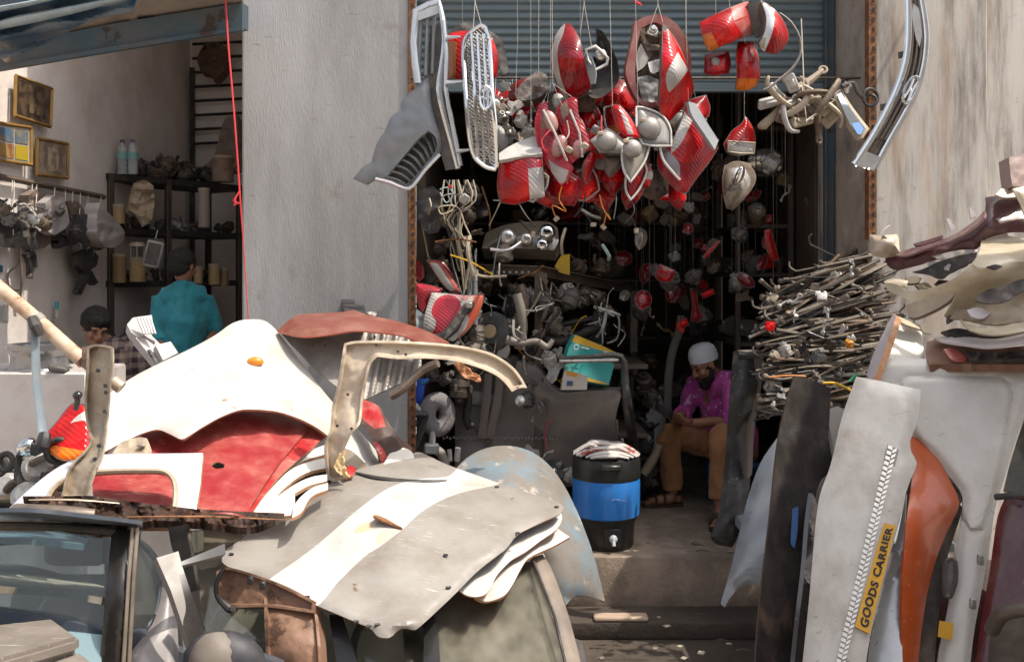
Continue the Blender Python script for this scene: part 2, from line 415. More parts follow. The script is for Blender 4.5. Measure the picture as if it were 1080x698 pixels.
dark_red_lens = lensmat('dark_red_lens',(.42,.004,.014),.38)
amber_lens = lensmat('amber_lens',(.85,.24,.01))
clear_lens = lensmat('clear_lens',(.62,.60,.57),.25)
pink_lens = lensmat('pink_lens',(.70,.06,.10),.4)
bright_red_lens = lensmat('bright_red_lens',(.85,.03,.03),.5)
reflector = M('reflector',(.75,.73,.70),.2,m=.7,dirt=(.4,.36,.3),dirtamt=.3,dscale=9)
wire_white = M('pale_wire',(.62,.58,.50),.6)
wire_black = M('black_wire',(.02,.02,.02),.5)
wire_red = M('red_cord',(.70,.05,.06),.6)
wire_yellow = M('yellow_strap',(.72,.42,.02),.55)
# ================================================================ the place: ground, walls, shutter, both shop rooms
stucco = M('grey_stucco',(.42,.415,.415),.85,dirt=(.18,.165,.15),dirtamt=.3,dscale=2.2,stretch=(1,1,.22),bump=.3,bscale=110,spots=(.27,.255,.24),spscale=2.4,spt=(.60,.70),scratch=.5,scol=(.22,.2,.19),c2=(.35,.345,.34),c2scale=1.2,var=0)
whitewash = M('stained_whitewash',(.56,.53,.49),.85,dirt=(.12,.10,.085),dirtamt=.55,dscale=2.2,stretch=(4,4,.5),c2=(.47,.39,.32),c2scale=1.2,c2t=(.50,.64),bump=.12,bscale=30,spots=(.36,.33,.30),spscale=10,spt=(.60,.72),var=0)
jambmat = M('brown_plaster',(.44,.37,.31),.85,dirt=(.16,.12,.09),dirtamt=.4,dscale=4,bump=.5,bscale=30,c2=(.60,.54,.48),c2scale=2.5,c2t=(.58,.7),var=0)
lime = M('lime_washed_wall',(.86,.80,.755),.9,dirt=(.36,.30,.26),dirtamt=.18,dscale=2.5,bump=.25,bscale=25,c2=(.78,.69,.63),c2scale=1.1,var=0)
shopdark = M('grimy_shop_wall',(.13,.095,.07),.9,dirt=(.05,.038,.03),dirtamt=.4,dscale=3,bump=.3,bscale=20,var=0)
concrete = M('worn_concrete',(.36,.28,.215),.85,dirt=(.12,.095,.075),dirtamt=.4,dscale=2.6,c2=(.25,.195,.15),c2scale=4,bump=.5,bscale=40,var=0)
dirtmat = M('packed_dirt',(.34,.29,.235),.95,dirt=(.20,.165,.13),dirtamt=.4,dscale=3,bump=.6,bscale=30,var=0)
shut_m = M('blue_grey_shutter_steel',(.14,.185,.20),.5,dirt=(.17,.17,.165),dirtamt=.32,dscale=6,stretch=(1,1,3),spots=(.15,.075,.04),spscale=6,spt=(.70,.76),m=.1,var=0)
bluebeam = M('blue_painted_steel',(.05,.088,.115),.5,dirt=(.14,.105,.08),dirtamt=.4,dscale=4,spots=(.05,.03,.02),spscale=5,spt=(.62,.67),var=0)
brownpanel = M('brown_soffit',(.34,.28,.24),.7,dirt=(.07,.05,.04),dirtamt=.4,dscale=3,var=0)
tarpm = M('blue_tarpaulin',(.035,.075,.125),.28,dirt=(.12,.15,.19),dirtamt=.25,dscale=5,coat=.4,var=0)
tarpl = M('pale_fold_highlight',(.36,.45,.50),.35,dirt=(.12,.17,.22),dirtamt=.35,dscale=6,coat=.3,var=0)

def plainbox(name,a,b,mat,bev=.0):
    mb = MB(); a = Vector(a); b = Vector(b); mb.box((a+b)/2,b-a,bev=bev); return mb
g = MB(); g.add([(-300,-300,0),(300,-300,0),(300,300,0),(-300,300,0)],[[0,1,2,3]])
single('ground',g,dirtmat,'packed dirt ground of the roadside','ground',kind='structure')
# raised shop floor with its nosing, and the step below it
f = MB(); f.box((.20,7.75,.19),(3.65,4.04,.38),bev=.018,seg=2); single('floor',f,concrete,None,None,kind='structure')
f = MB(); f.box((.75,5.59,.05),(2.6,.28,.10),bev=.015,seg=2); single('step',f,M('oily_step',(.075,.057,.043),.8,dirt=(.04,.032,.026),dirtamt=.45,dscale=3,c2=(.085,.066,.05),c2scale=4,bump=.5,bscale=40,var=0),None,None,kind='structure')
f = MB(); f.add([(-.8,4.2,.004),(2.2,4.2,.004),(2.2,5.449,.004),(-.8,5.449,.004)],[[0,1,2,3]]); single('oily_ground',f,M('oily_step'),None,None,kind='structure')
f = MB(); f.box((.60,5.50,.112),(.30,.09,.024),bev=.008); single('sunlit_shard',f,M('sunlit_brick',(.45,.34,.25),.8),'brick sliver coloured pale as the sunlit strip on the dark lower step','brick')  # pale colour stands for a sunlit strip on the step
f = MB(); f.box((-3.2,8.1,.20),(3.1,4.2,.4),bev=.01); single('floor',f,concrete,None,None,kind='structure')
# walls
w = plainbox('p',(-1.629,6.0,0),(-.617,6.40,8.0),stucco,.012)
single('concrete_pillar',w,stucco,'broad grey stucco wall pier between the two shop openings','pillar')
w = plainbox('p',(-1.60,6.40,0),(-1.48,9.7,4.72),lime); single('partition_wall',w,lime,None,None,kind='structure')
t = Thing('masonry_pier','tall whitewashed wall pier with brown streaks right of the open shop','pillar')
w = plainbox('p',(2.025,5.63,0),(2.69,6.6,8.0),whitewash,.01); t.part('pier',w,whitewash)
w = plainbox('p',(2.018,5.64,0),(2.0255,6.25,4.04),jambmat); t.part('jamb',w,jambmat)
t.done()
w = plainbox('p',(2.70,5.72,0),(4.2,6.6,8.0),whitewash,.01); single('side_wall',w,whitewash,'pale plaster wall at the far right edge beyond the pier','wall')
w = plainbox('p',(-.63,6.05,4.05),(2.03,6.45,8.0),stucco); single('lintel_wall',w,stucco,None,None,kind='structure')
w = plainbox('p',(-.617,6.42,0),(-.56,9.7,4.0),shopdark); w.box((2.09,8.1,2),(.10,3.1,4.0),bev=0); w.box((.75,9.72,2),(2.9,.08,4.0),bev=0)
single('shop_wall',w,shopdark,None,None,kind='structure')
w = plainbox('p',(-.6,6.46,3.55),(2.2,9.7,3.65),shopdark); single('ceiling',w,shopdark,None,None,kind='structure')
w = plainbox('p',(-3.26,5.90,0),(-3.135,9.8,4.8),lime); single('lime_wall',w,lime,None,None,kind='structure')
w = plainbox('p',(-3.135,9.7,0),(-1.6,9.82,4.8),lime); single('back_wall',w,lime,None,None,kind='structure')
w = plainbox('p',(-3.4,6.25,4.72),(-1.5,9.9,4.84),lime); single('ceiling',w,lime,None,None,kind='structure')
# rolling shutter: real curved slats, bottom bar, guide rails
sh = MB(); zb = 3.20; prof = []
npit = 19; pit = .0498
for i in range(npit):
    for k in range(6):
        a = k/6; prof.append((zb+(i+a)*pit,-.015*math.sin(math.pi*min(1,a/.84))**.7 if a < .84 else .010))
vs_ = []; fs_ = []
for (z,y) in prof: vs_ += [(-.60,6.26+y,z),(.7,6.26+y,z),(1.99,6.26+y,z)]
for i in range(len(prof)-1):
    for k in (0,1): fs_.append([i*3+k,i*3+k+1,i*3+k+4,i*3+k+3])
sh.add(vs_,fs_)
t = Thing('rolling_shutter','blue grey corrugated rolling shutter pulled up over the shop opening','shutter'); t.part('curtain',sh,shut_m,sharp=30)
b = MB(); b.box((.69,6.25,3.175),(2.60,.05,.055),bev=.006); b.box((.69,6.225,3.145),(2.60,.06,.012),bev=.003); t.part('bottom_bar',b,shut_m)
b = MB(); b.box((1.985,6.235,2.3),(.06,.06,4.0),bev=.006); b.box((1.95,6.20,2.3),(.012,.05,4.0),bev=.002); t.part('guide_rail',b,bluebeam)
t.done()
# perforated steel angles on both jambs
def slotted(x,y,z0,z1,name,label):
    mb = MB(); mb.box((x,y,(z0+z1)/2),(.045,.006,z1-z0),bev=.001); mb.box((x-.021,y+.03,(z0+z1)/2),(.005,.06,z1-z0),bev=.001)
    z = z0+.03
    while z < z1: mb.box((x+.004,y-.004,z),(.014,.004,.022),bev=.0,mi=1); z += .055
    single(name,mb,[rust,black_plastic],label,'steel angle')
slotted(-.60,5.985,.4,3.9,'slotted_angle','rusty slotted steel angle running up the right edge of the grey pier')
slotted(2.035,5.618,2.2,3.9,'slotted_angle','rusty slotted steel strip on the corner of the whitewashed pier')
# awning beam, soffit and tarpaulin over the left shop
b = MB().sheet([(-14,73),(120,50),(255.5,29),(255.5,3),(120,25),(-14,52)],[(-10,60,5.9),(255,20,5.75),(255,0,5.75),(0,70,5.9)],th=.10,smooth=False)
b.sheet([(-14,77),(120,54),(255.5,32),(255.5,28),(120,49),(-14,72)],[(-10,60,5.86),(255,20,5.71),(255,0,5.71),(0,70,5.86)],th=.03,smooth=False)
t = Thing('awning_beam','blue painted sheet steel awning beam across the top of the left shop','beam'); t.part('channel',b,bluebeam)
b = MB().lathe([(.0,0),(.022,0),(.026,.012),(.02,.03),(.012,.034)],W(8,62,5.8),(0.2,-1,0),16); t.part('bolt_cap',b,beige_plastic); t.done()
b = MB().sheet([(-14,54),(255.5,5),(255.5,-40),(-14,-40)],[(0,55,5.93),(255,5,5.8),(255,-40,5.2),(0,-40,5.3)],th=.02,smooth=False)
single('awning_soffit',b,brownpanel,'brown underside panel of the awning above the blue beam','awning')
b = MB().sheet([(-20,68),(22,57),(60,40),(96,22),(140,12),(150,-14),(-20,-14)],[(-20,60,5.45),(60,40,5.45),(140,-10,5.1),(-20,-14,5.0)],th=.004,
    extra=lambda q: .05*np.sin(q[:,1]/5.2+q[:,0]/26)+.03*np.sin(q[:,0]/17-q[:,1]/9),res=3.5)
t = Thing('tarpaulin','dark blue plastic tarpaulin sagging in the top left corner','tarpaulin'); t.part('sheet',b,tarpm)
b = MB().tube([W(-20,32,5.25),W(25,21,5.22),W(70,12,5.18),W(105,4,5.1),W(140,-4,5.05)],[.035,.05,.04,.03,.02],10,flat=.45,smooth=4); t.part('fold_highlight',b,tarpl)  # pale band paints the sun highlight along the tarpaulin fold
b = MB().tube([W(-20,13,5.0),W(25,5,5.0),W(62,-3,5.0)],[.03,.025,.015],8,flat=.4,smooth=4); t.part('fold_highlight',b,tarpl); t.done()
# a plain block across the road, only met in reflections
b = MB(); b.box((0,-16,2.9),(34,5,5.8),bev=.02)
for i in range(9):
    b.box((-12+i*3,-13.52,2.4),(1.5,.16,2.4),bev=.01,mi=1)
single('street_building',b,[M('ochre_plaster',(.34,.27,.20),.9,var=0),M('dark_window',(.03,.035,.04),.2,var=0)],'ochre block across the road mirrored in car glass','building')
# ================================================================ the heap of car panels and the wreck under it (front left)
R_ = random.Random(5)
def panel(name,label,cat,outline,ctrl,mats,group=None,part=None,**k):
    """a loose sheet metal panel that is one mesh"""
    mb = MB().sheet(outline,ctrl,**k); return single(name,mb,mats,label,cat,group)
def holes_at(mb,pts,Y,r=.006,mi=1):              # bolt holes read as small dark plugs set proud of the sheet
    for (x,y) in pts: mb.lathe([(0,0),(r,0),(r,.004),(0,.004)],W(x,y,Y),(0,-1,.3),8,mi)

# white front fender, amber repeater, wheel arch cut out of its lower edge
FW = [(112,420),(135,401),(160,387),(200,368),(226,354),(243,342),(256,337.5),(274,337),(285,342),(298,356),(320,385),(345,417),(366,440),(387,463),(408,489),(402,499),(386,497),(364,474),(344,458),(331,449),(312,440),(290,433.5),(264,431.5),(250,433),(232,440),(214,450),(200,459),(191,463),(178,457),(166,453),(150,457),(130,466),(111,476),(108,450)]
FWc = [(112,420,4.1),(265,337,4.85),(250,400,4.45),(160,430,4.15),(120,470,3.88),(345,417,4.72),(290,436,4.28),(200,459,3.95),(340,455,4.42),(395,492,4.42),(310,380,4.74)]
t = Thing('fender','big white front fender with an amber side repeater on top of the heap','fender')
t.part('panel',MB().sheet(FW,FWc,th=.012,rim=1,back=1,roll=(.016,3.5),dent=(.018,38),res=4.5),[white_paint,rust_edge])
m = MB().lathe([(0,.022),(.5,.02),(.8,.013),(1,0),(1,-.004),(0,-.004)],W(269,381.5,float(depthf(FWc)(np.array([[269.,381.5]]))[0])-.012),(.05,-.62,.8),20,sx=.040,sy=.024)
t.part('side_repeater',m,M('amber_lamp',(.80,.26,.01),.2,coat=.8,dirt=(.3,.15,.05),dirtamt=.2)); t.done()
t = Thing('fender_bracket','dirty pressed steel bracket poking out under the white fender arch','bracket')
t.part('plate',MB().sheet([(118,478),(128,466),(146,461),(155,462),(160,475),(158,480)],[(118,470,3.84),(160,470,3.84),(140,480,3.80)],th=.012,dent=(.006,10),seed=3),bare_metal)
m = MB(); m.box(W(149,470,3.82),(.028,.01,.02),frame((0,-1,.3)),.003); t.part('clip',m,alu); t.done()
# red inner fenders below
RF = [(100,500),(132,470),(158,455),(185,444),(225,434),(262,429),(300,435),(328,449),(305,476),(284,503),(268,528),(260,548),(205,546),(104,545),(98,520)]
RFc = [(110,500,3.75),(260,431,4.5),(325,450,4.50),(265,535,3.72),(200,480,4.05),(270,480,4.15),(180,545,3.55)]
panel('fender','faded red fender with a dented face lying under the white fender','fender',RF,RFc,[red_rough,rust_edge,white_paint],th=.006,rim=1,roll=(.016,3),dent=(.045,42),seed=4,res=4.5,
      holes=[[(222,490),(229,487),(237,489),(236,493),(228,494)]])
panel('fender_flange','narrow red fender edge curving beside the dented red fender','fender',[(328,450),(346,457),(325,476),(300,497),(280,520),(262,546),(258,546),(272,520),(288,497),(308,472)],
      [(330,450,4.54),(346,457,4.52),(262,546,3.76),(300,490,4.18)],[red_paint,rust_edge],th=.01,rim=1,dent=(.01,30),seed=6)
WS = [([(345,468),(345,478),(318,487),(296,502),(276,522),(262,542),(262,534),(280,510),(300,490),(320,478)],'topmost'),
      ([(345,482),(345,493),(322,499),(302,513),(284,531),(264,543),(266,536),(285,516),(304,497),(322,488)],'second'),
      ([(345,500),(345,507),(326,512),(311,520),(311,543),(262,546),(275,536),(293,523),(312,510),(328,503)],'third'),
      ([(346,509),(346,516),(328,524),(318,540),(308,546),(312,530),(328,515)],'lowest')]
for i,(o,nm) in enumerate(WS):
    panel('fender_arch','pale curved fender rim, %s in the fan right of the red fenders' % nm,'fender',o,[(345,470,4.44-i*.03),(262,545,3.85-i*.05),(300,500,4.18-i*.04)],
          [M('offwhite_paint',(.68,.66,.60),.35,dirt=(.4,.34,.26),dirtamt=.25),rust_edge],th=.014,rim=1,dent=(.008,25),seed=i+11,group='pale fender rims fanned together')
panel('fender_liner','dark fender liner behind the fan of pale rims','liner',[(300,500),(346,476),(352,540),(315,550),(300,540)],[(300,500,4.5),(346,476,4.62),(330,550,4.35)],[black_plastic],th=.01,dent=(.02,20))
# left: battered upright pillar section with its flared cap
AP = [(92,366),(100,363),(112,364),(119,367),(119,382),(116.5,402),(115,422),(113,442),(111,463),(108,480),(103,492),(97,506),(91,526),(64,526),(70,500),(77,487),(89,475),(95,465),(93,455),(90,440),(89,420),(90,400),(91,384)]
t = Thing('pillar_section','rust speckled steel door pillar section standing upright at left of the heap','car pillar')
m = MB().sheet(AP,[(92,366,3.62),(119,367,3.56),(90,440,3.60),(113,442,3.54),(78,520,3.40),(100,500,3.40),(103,400,3.56),(103,460,3.53)],th=.006,back=0,channel=(.028,2.2,2),dent=(.010,17),seed=8,res=1.9)
for (x,y) in ((104,391),(112.5,414),(111,434),(105,470),(101,484),(95,502),(99,494),(112,407)): m.lathe([(0,0),(.007,0),(.007,.012),(0,.012)],W(x,y,3.485 if y > 440 else 3.52),(0.1,-1,.2),9,1)
t.part('section',m,[bare_metal,black_plastic])
m = MB().sheet([(74,378),(79,369),(95,364),(105,364),(97,377),(91,391),(84,385)],[(74,378,3.72),(105,364,3.60),(91,391,3.60)],th=.008,dent=(.01,9),roll=(.02,4)); t.part('flare',m,[M('brown_primer',(.16,.095,.07),.6,dirt=(.3,.2,.15),dirtamt=.3)]); t.done()
t = Thing('steering_tube','rust spotted cream tube slanting down into the pillar section','tube')
m = MB().tube([W(-30,279,3.85),W(20,321,3.8),W(50,347,3.76),W(88,381,3.68)],.027,14); t.part('tube',m,M('cream_rusty_tube',(.55,.43,.31),.5,dirt=(.28,.13,.06),dirtamt=.55,dscale=12,spots=RU,spscale=12,spt=(.60,.66)))
m = MB().tube([W(37,336,3.775),W(43,341,3.772)],.032,14); t.part('clamp_band',m,grey_plastic); t.done()
m = MB().tube([W(119,402,3.66),W(128,409,3.66)],.024,12); single('tube_stub',m,bare_metal,'short beige tube stub right of the upright pillar section','tube')
t = Thing('mirror_stay','flat blue grey steel stay hanging down to a chrome mirror arm','stay')
m = MB().tube([W(34,338,3.73),W(37,352,3.72),W(38.5,400,3.70),W(43,440,3.68),W(46,460,3.66)],[.014,.018,.019,.019,.022],10,flat=.4,smooth=3); t.part('bar',m,M('blue_grey_paint',(.17,.215,.25),.45,dirt=(.3,.27,.24),dirtamt=.3))
m = MB().tube([W(34,336,3.72),W(38,345,3.70),W(42,354,3.70)],[.02,.024,.014],8); t.part('clamp',m,black_plastic); t.done()
t = Thing('wing_mirror','small chrome backed wing mirror on a black arm beside the red lamp','mirror')
m = MB().ell(W(29,472,3.66),(.038,.03,.045),frame((.6,-.4,.7))); t.part('shell',m,chrome)
m = MB().tube([W(47,458,3.66),W(45,468,3.64),W(36,476,3.66)],[.022,.026,.02],8,smooth=3); m.tube([W(20,480,3.66),W(18,495,3.66),W(20,508,3.66)],[.012,.012,.02],7,smooth=2); t.part('arm',m,black_plastic); t.done()
m = MB().ell(W(82,417,3.72),(.019,.019,.017)); m.tube([W(82,420,3.72),W(80,432,3.72)],.011,8); single('gear_knob',m,M('gloss_black',(.012,.012,.012),.15,coat=1),'round black gear knob sticking up above the red lamp','gear knob')

def lamp(name,label,outline,ctrl,zones=(),lens=None,deep=.07,group=None,wire=None,bulge=.018,seed=0,hous=None,holes=(),back=None,cat='tail lamp',extra_parts=(),taper=.72,th=.006,rimmat=None):
    """a car lamp: bulged lens (zones of colour), a tapered housing behind it, a rim and what hangs it"""
    lens = list(lens or [red_lens]); q_ = np.array([p[:2] for p in outline],float); e_ = (q_.max(0)-q_.min(0)).min(); cc_ = q_.mean(0)
    if lens[0] in (red_lens,dark_red_lens) and e_ > 17:      # bulb chamber showing through the lens
        zones = [([(cc_[0]+e_*.27*math.cos(k),cc_[1]+e_*.27*math.sin(k)) for k in np.arange(0,6.28,.6)],len(lens))]+list(zones); lens.append(bright_red_lens if lens[0] == red_lens else red_lens)
    t = Thing(name,label,cat,group)
    c2 = [(x,y,Y+.010) for (x,y,Y) in ctrl]
    t.part('housing',MB().sheet(outline,c2,th=deep,taper=taper,seed=seed),hous or dark_plastic)
    t.part('lens',MB().sheet(outline,ctrl,th=th,zones=zones,bulge=bulge,roll=(.012,3),seed=seed,holes=holes),lens)
    if rimmat:
        f = depthf(ctrl); ol = np.array(catmull(outline,True,4)); yy = f(ol)
        t.part('rim',MB().tube([W(a,b,y-.004) for (a,b),y in zip(ol,yy)],.006,6,closed=True),rimmat)
    for (n_,m_,mt_) in extra_parts: t.part(n_,m_,mt_)
    if wire:
        for wq in wire: t.part('hanging_wire',MB().tube(wq,.0009,5),wire_white if ctrl[0][2] < 5.5 else wire_black)
    return t.done()
lamp('tail_lamp','angular red tail lamp with a white wedge behind the upright pillar section',[(89,426),(75,426),(58,446),(39,468),(66,486),(94,480),(95,455),(92,436)],[(75,426,3.85),(39,468,3.78),(66,486,3.72),(94,480,3.74),(90,428,3.83)],
     zones=[([(74,446),(82,438),(92,432),(92,443),(82,444)],1),([(40,467),(60,470),(93,476),(93,482),(66,487)],2)],lens=[red_lens,white_paint,amber_lens],bulge=.002)
# white door frame, window opening cut through
DF = [(-14,556),(0,545),(25,521),(50,500),(72,487),(95,481),(120,478.5),(170,478),(214,477.5),(211,510),(206,540),(200,556),(60,556)]
DFc = [(0,545,3.40),(214,478,3.62),(110,480,3.60),(205,550,3.42),(60,550,3.38)]
t = Thing('door_frame','white car door frame with an open rounded window lying on the wreck roof','door frame')
t.part('frame',MB().sheet(DF,DFc,th=.022,holes=[[(46,536),(56,515),(75,503),(106,497.5),(168,496.5),(180,502),(185,516),(183,546),(60,549)]],rim=1,back=1,roll=(.014,4),seed=2),[M('lavender_white',(.47,.47,.52),.32,dirt=(.42,.38,.34),dirtamt=.16,coat=.4,scratch=.6,scol=(.05,.05,.05)),rust_edge])
o2 = catmull([(46,536),(56,515),(75,503),(106,497.5),(168,496.5),(180,502),(185,516),(183,546)],False,4); f2 = depthf(DFc)
t.part('window_seal',MB().tube([W(x,y,d-.002) for (x,y),d in zip(o2,f2(np.array(o2)))],.009,6),bare_metal); t.done()
# long dark rail and crumpled strips across the wreck roof
t = Thing('roof_rail','long crumpled rusty black roof rail lying across the wreck','rail')
t.part('strip',MB().sheet([(24,523),(60,523),(100,523),(150,530),(215,537),(300,541),(290,547),(262,556),(215,551),(160,549),(130,556),(92,559),(60,551),(20,545),(15,536),(40,534)],[(20,535,3.28),(300,541,3.42),(150,530,3.32),(150,556,3.22),(60,550,3.2)],th=.03,dent=(.05,11),seed=5,res=2.2),dark_rust)
m = MB().tube([W(16,536,3.2),W(45,538,3.17),W(75,540,3.17),W(100,541,3.19)],[.022,.026,.026,.018],10,flat=.7); t.part('end_tube',m,M('sooty_steel',(.20,.16,.13),.4,m=.4,dirt=(.05,.03,.02),dirtamt=.5)); t.done()
for i,(a,b,lab) in enumerate([((30,527),(130,531),'thin bright strip on the left end of the roof rail'),((225,541),(262,546),'chipped red and white strip on the middle of the roof rail'),((125,545),(300,548),'long thin brown strip along the lower edge of the roof rail')]):
    m = MB().tube([W(a[0],a[1],3.235),W((a[0]+b[0])/2,(a[1]+b[1])/2-2,3.235),W(b[0],b[1],3.30)],[.003,.007,.003],6,flat=.5,smooth=3)
    single('trim_strip',m,[bare_metal,red_rough,rust][i],lab,'trim')

# L shaped beige front panel: upright leg and arm reaching right
LB = [(363,362),(375,359.5),(400,359),(435,360),(470,362.5),(500,367),(522,374),(540,386),(550,398),(556,409),(549,409),(540,413),(533,404),(522,395),(500,386),(475,380),(450,378),(420,378.5),(398,376),(391,384),(387,400),(383,420),(380,446),(370,458),(363,473),(360,489),(366,503),(356,507),(345,506),(343,490),(342,470),(348,452),(350,430),(356,405),(360,380)]
LBc = [(363,362,4.26),(398,362,4.22),(470,370,4.36),(555,409,4.62),(355,430,4.20),(382,430,4.16),(350,500,4.14),(362,490,4.10),(368,440,4.13),(372,390,4.19)]
t = Thing('front_panel','beige L shaped radiator support panel with a long arm bending to the right','car panel')
m = MB().sheet(LB,LBc,th=.006,channel=(.032,2.5,2),dent=(.012,20),seed=14,res=2.0,rim=1)
for (x,y,Y) in [(x,y,float(depthf(LBc)(np.array([[x,y]],float))[0])-.012) for (x,y) in ((367,416),(371,452),(356,449),(420,371),(428,374),(548,405),(397,364))]: m.lathe([(0,0),(.006,0),(.006,.012),(0,.012)],W(x,y,Y),(0,-1,.2),9,2)
t.part('pressing',m,[M('cream_steel',(.62,.53,.41),.42,dirt=(.33,.22,.13),dirtamt=.35,dscale=7,spots=RU,spscale=9,spt=(.66,.72),coat=.2),rust_edge,black_plastic])
t.part('foam_tear',MB().sheet([(352,492),(358,478),(364,474),(363,488),(368,503),(362,502),(356,498)],[(352,492,4.07),(366,480,4.07),(364,503,4.05)],th=.01,dent=(.01,4)),M('yellowed_foam',(.58,.43,.22),.9)); t.done()
# maroon fender seen from inside with its ribbed grey inner wall
t = Thing('fender','maroon edged fender turned over to show its ribbed grey inside','fender')
t.part('skin',MB().sheet([(292,349),(303,339),(314,332),(340,330),(362,329),(373,327),(388,332),(420,339),(448,348),(474,361),(452,363),(425,354),(395,350),(372,349),(345,353),(318,355)],[(292,349,4.8),(340,330,4.9),(474,361,4.7),(400,345,4.75),(340,353,4.65)],th=.008,rim=1,roll=(.03,4),dent=(.012,18),seed=3),[M('maroon_paint',(.19,.055,.04),.4,dirt=(.36,.2,.14),dirtamt=.35,scratch=.6,coat=.3),M('red_edge',(.55,.13,.08),.5)])
def ribs(q): return .03*np.clip(np.sin((q[:,0]*.95+q[:,1]*.2)/2.0),-.3,.8)*np.clip((q[:,0]-384)/8,0,1)
t.part('inner_wall',MB().sheet([(297,352),(320,356),(375,350),(400,351),(432,358),(444,378),(440,394),(420,405),(400,414),(382,421),(362,412),(342,397),(318,374)],[(297,352,4.84),(400,351,4.95),(440,390,4.8),(382,421,4.68),(342,397,4.76)],th=.008,extra=ribs,dent=(.008,24),seed=8,res=1.5),M('greyed_steel',(.30,.28,.255),.5,m=.3,dirt=(.17,.14,.11),dirtamt=.4,dscale=8))
m = MB()
for (x,y) in ((330,366),(343,364),(372,360),(395,356)): m.lathe([(0,0),(.009,0),(.009,.01),(0,.01)],W(x,y,4.75),(0,-1,.2),9,sx=.6)
t.part('drain_holes',m,black_plastic); t.done()
m = MB().tube([W(412,418,4.7),W(425,410,4.7),W(446,390,4.72),W(462,383,4.7)],.02,8,smooth=3); single('support_tube',m,brown_iron,'brown bent tube under the ribbed fender','tube')
# dark red curled panel and white scraps right of the L panel
panel('curled_panel','black backed red panel curling down beside the grey bonnet','car panel',[(379,419),(400,428),(408,442),(420,460),(435,472),(433,482),(418,490),(405,496),(398,476),(388,455),(378,440)],[(380,420,4.65),(435,475,4.6),(405,495,4.4),(385,450,4.5),(412,460,4.42)],
      [M('sooty_panel',(.06,.035,.03),.5,dirt=(.2,.12,.09),dirtamt=.4),red_paint],th=.012,zones=[([(380,420),(398,428),(407,450),(395,452),(382,440)],1),([(390,465),(400,468),(410,484),(404,498),(394,485)],1)],dent=(.02,15))
panel('panel_scrap','small white curved scrap between curled red panel and grey bonnet','scrap',[(404,490),(412,477),(422,471),(433,475),(438,484),(425,492),(408,497)],[(404,490,4.36),(433,475,4.5),(425,492,4.4)],[white_paint,rust_edge],rim=1,th=.01)
panel('panel_scrap','little red scrap at the foot of the beige L panel','scrap',[(362,496),(370,490),(376,494),(372,502),(364,503)],[(362,496,4.18),(376,494,4.22),(370,503,4.14)],[red_paint,rust_edge],rim=1,th=.01)
panel('panel_scrap','brown strip slanting behind the beige L panel leg','scrap',[(362,472),(372,476),(388,492),(390,502),(378,500),(362,488)],[(362,472,4.4),(390,500,4.3),(362,488,4.36)],[bare_metal],th=.01)

# grey bonnet with a broad white stripe, more skins under it
HO = [(234,592),(235,583),(240,578),(268,560),(301,541),(330,523),(348,510),(376,496),(410,486),(436,478),(444,477),(470,489),(500,500),(526,509),(560,520),(588,529),(595,535),(590,542),(566,553),(546,564),(533,579),(505,601),(482,624),(460,645),(448,656),(438,664),(431,663),(424,662),(417,667),(411,672),(399,671),(390,662),(362,650),(334,638),(308,626),(285,615),(262,605),(240,597)]
HOc = [(236,586,3.62),(444,477,4.55),(595,535,4.08),(400,670,3.20),(410,560,3.70),(320,570,3.78),(500,570,3.72),(310,625,3.38),(480,622,3.46),(340,515,4.10),(520,505,4.32)]
STR = [(272,622),(285,610),(330,578),(379,536),(411,514),(440,505.5),(473,502),(484,493),(500,496),(532,507),(524,511),(481,521),(448,537),(424,558),(402,575),(383,588),(356,614),(333,640),(300,650)]
def lip(q): return .03*np.exp(-((q[:,0]-424)**2/500+(q[:,1]-657)**2/60))-.03*np.exp(-((q[:,0]-545)**2/300+(q[:,1]-566)**2/150))
t = Thing('bonnet','weathered grey car bonnet with a broad white stripe, topmost in front','bonnet')
hb = MB().sheet(HO,HOc,th=.007,zones=[(STR,1),([(373,562),(378,555),(388,550),(394,551),(393,557),(384,561)],4),([(396,566),(404,560),(418,557),(424,559),(410,568),(398,576)],4)],rim=2,back=3,roll=(.02,4),dent=(.014,45),extra=lip,seed=12,res=5)
t.part('skin',hb,[grey_primer,white_paint,rust_edge,dark_rust,M('bared_filler',(.52,.40,.27),.7,dirt=(.6,.55,.5),dirtamt=.3)])
t.part('torn_slit',MB().sheet([(394,543),(398,543),(412,548.5),(425,555),(424.5,557),(410,551),(395,545)],[(394,543,3.77),(425,556,3.735),(410,551,3.725)],th=.006,smooth=False),rust)
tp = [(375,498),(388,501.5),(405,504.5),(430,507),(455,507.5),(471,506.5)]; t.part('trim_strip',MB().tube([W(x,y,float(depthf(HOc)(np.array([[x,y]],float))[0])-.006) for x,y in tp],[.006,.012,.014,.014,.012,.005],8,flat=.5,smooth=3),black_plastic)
f_ = depthf(HOc); m = MB()
for (x,y) in ((301,543),(244,584),(324,629),(473,619),(376,655),(389,660),(398,658),(524,513),(546,562),(587,534),(470,585)):
    Y = float(f_(np.array([[x,y]]))[0])-.008
    m.box(W(x,y,Y),(.018,.008,.006),frame((.2*math.sin(x),-.5,.8)),.001); m.box(W(x-1.5,y+1.5,Y),(.006,.006,.014),frame((.3,-.5,.8)),.001)
t.part('clip_slots',m,black_plastic); t.done()
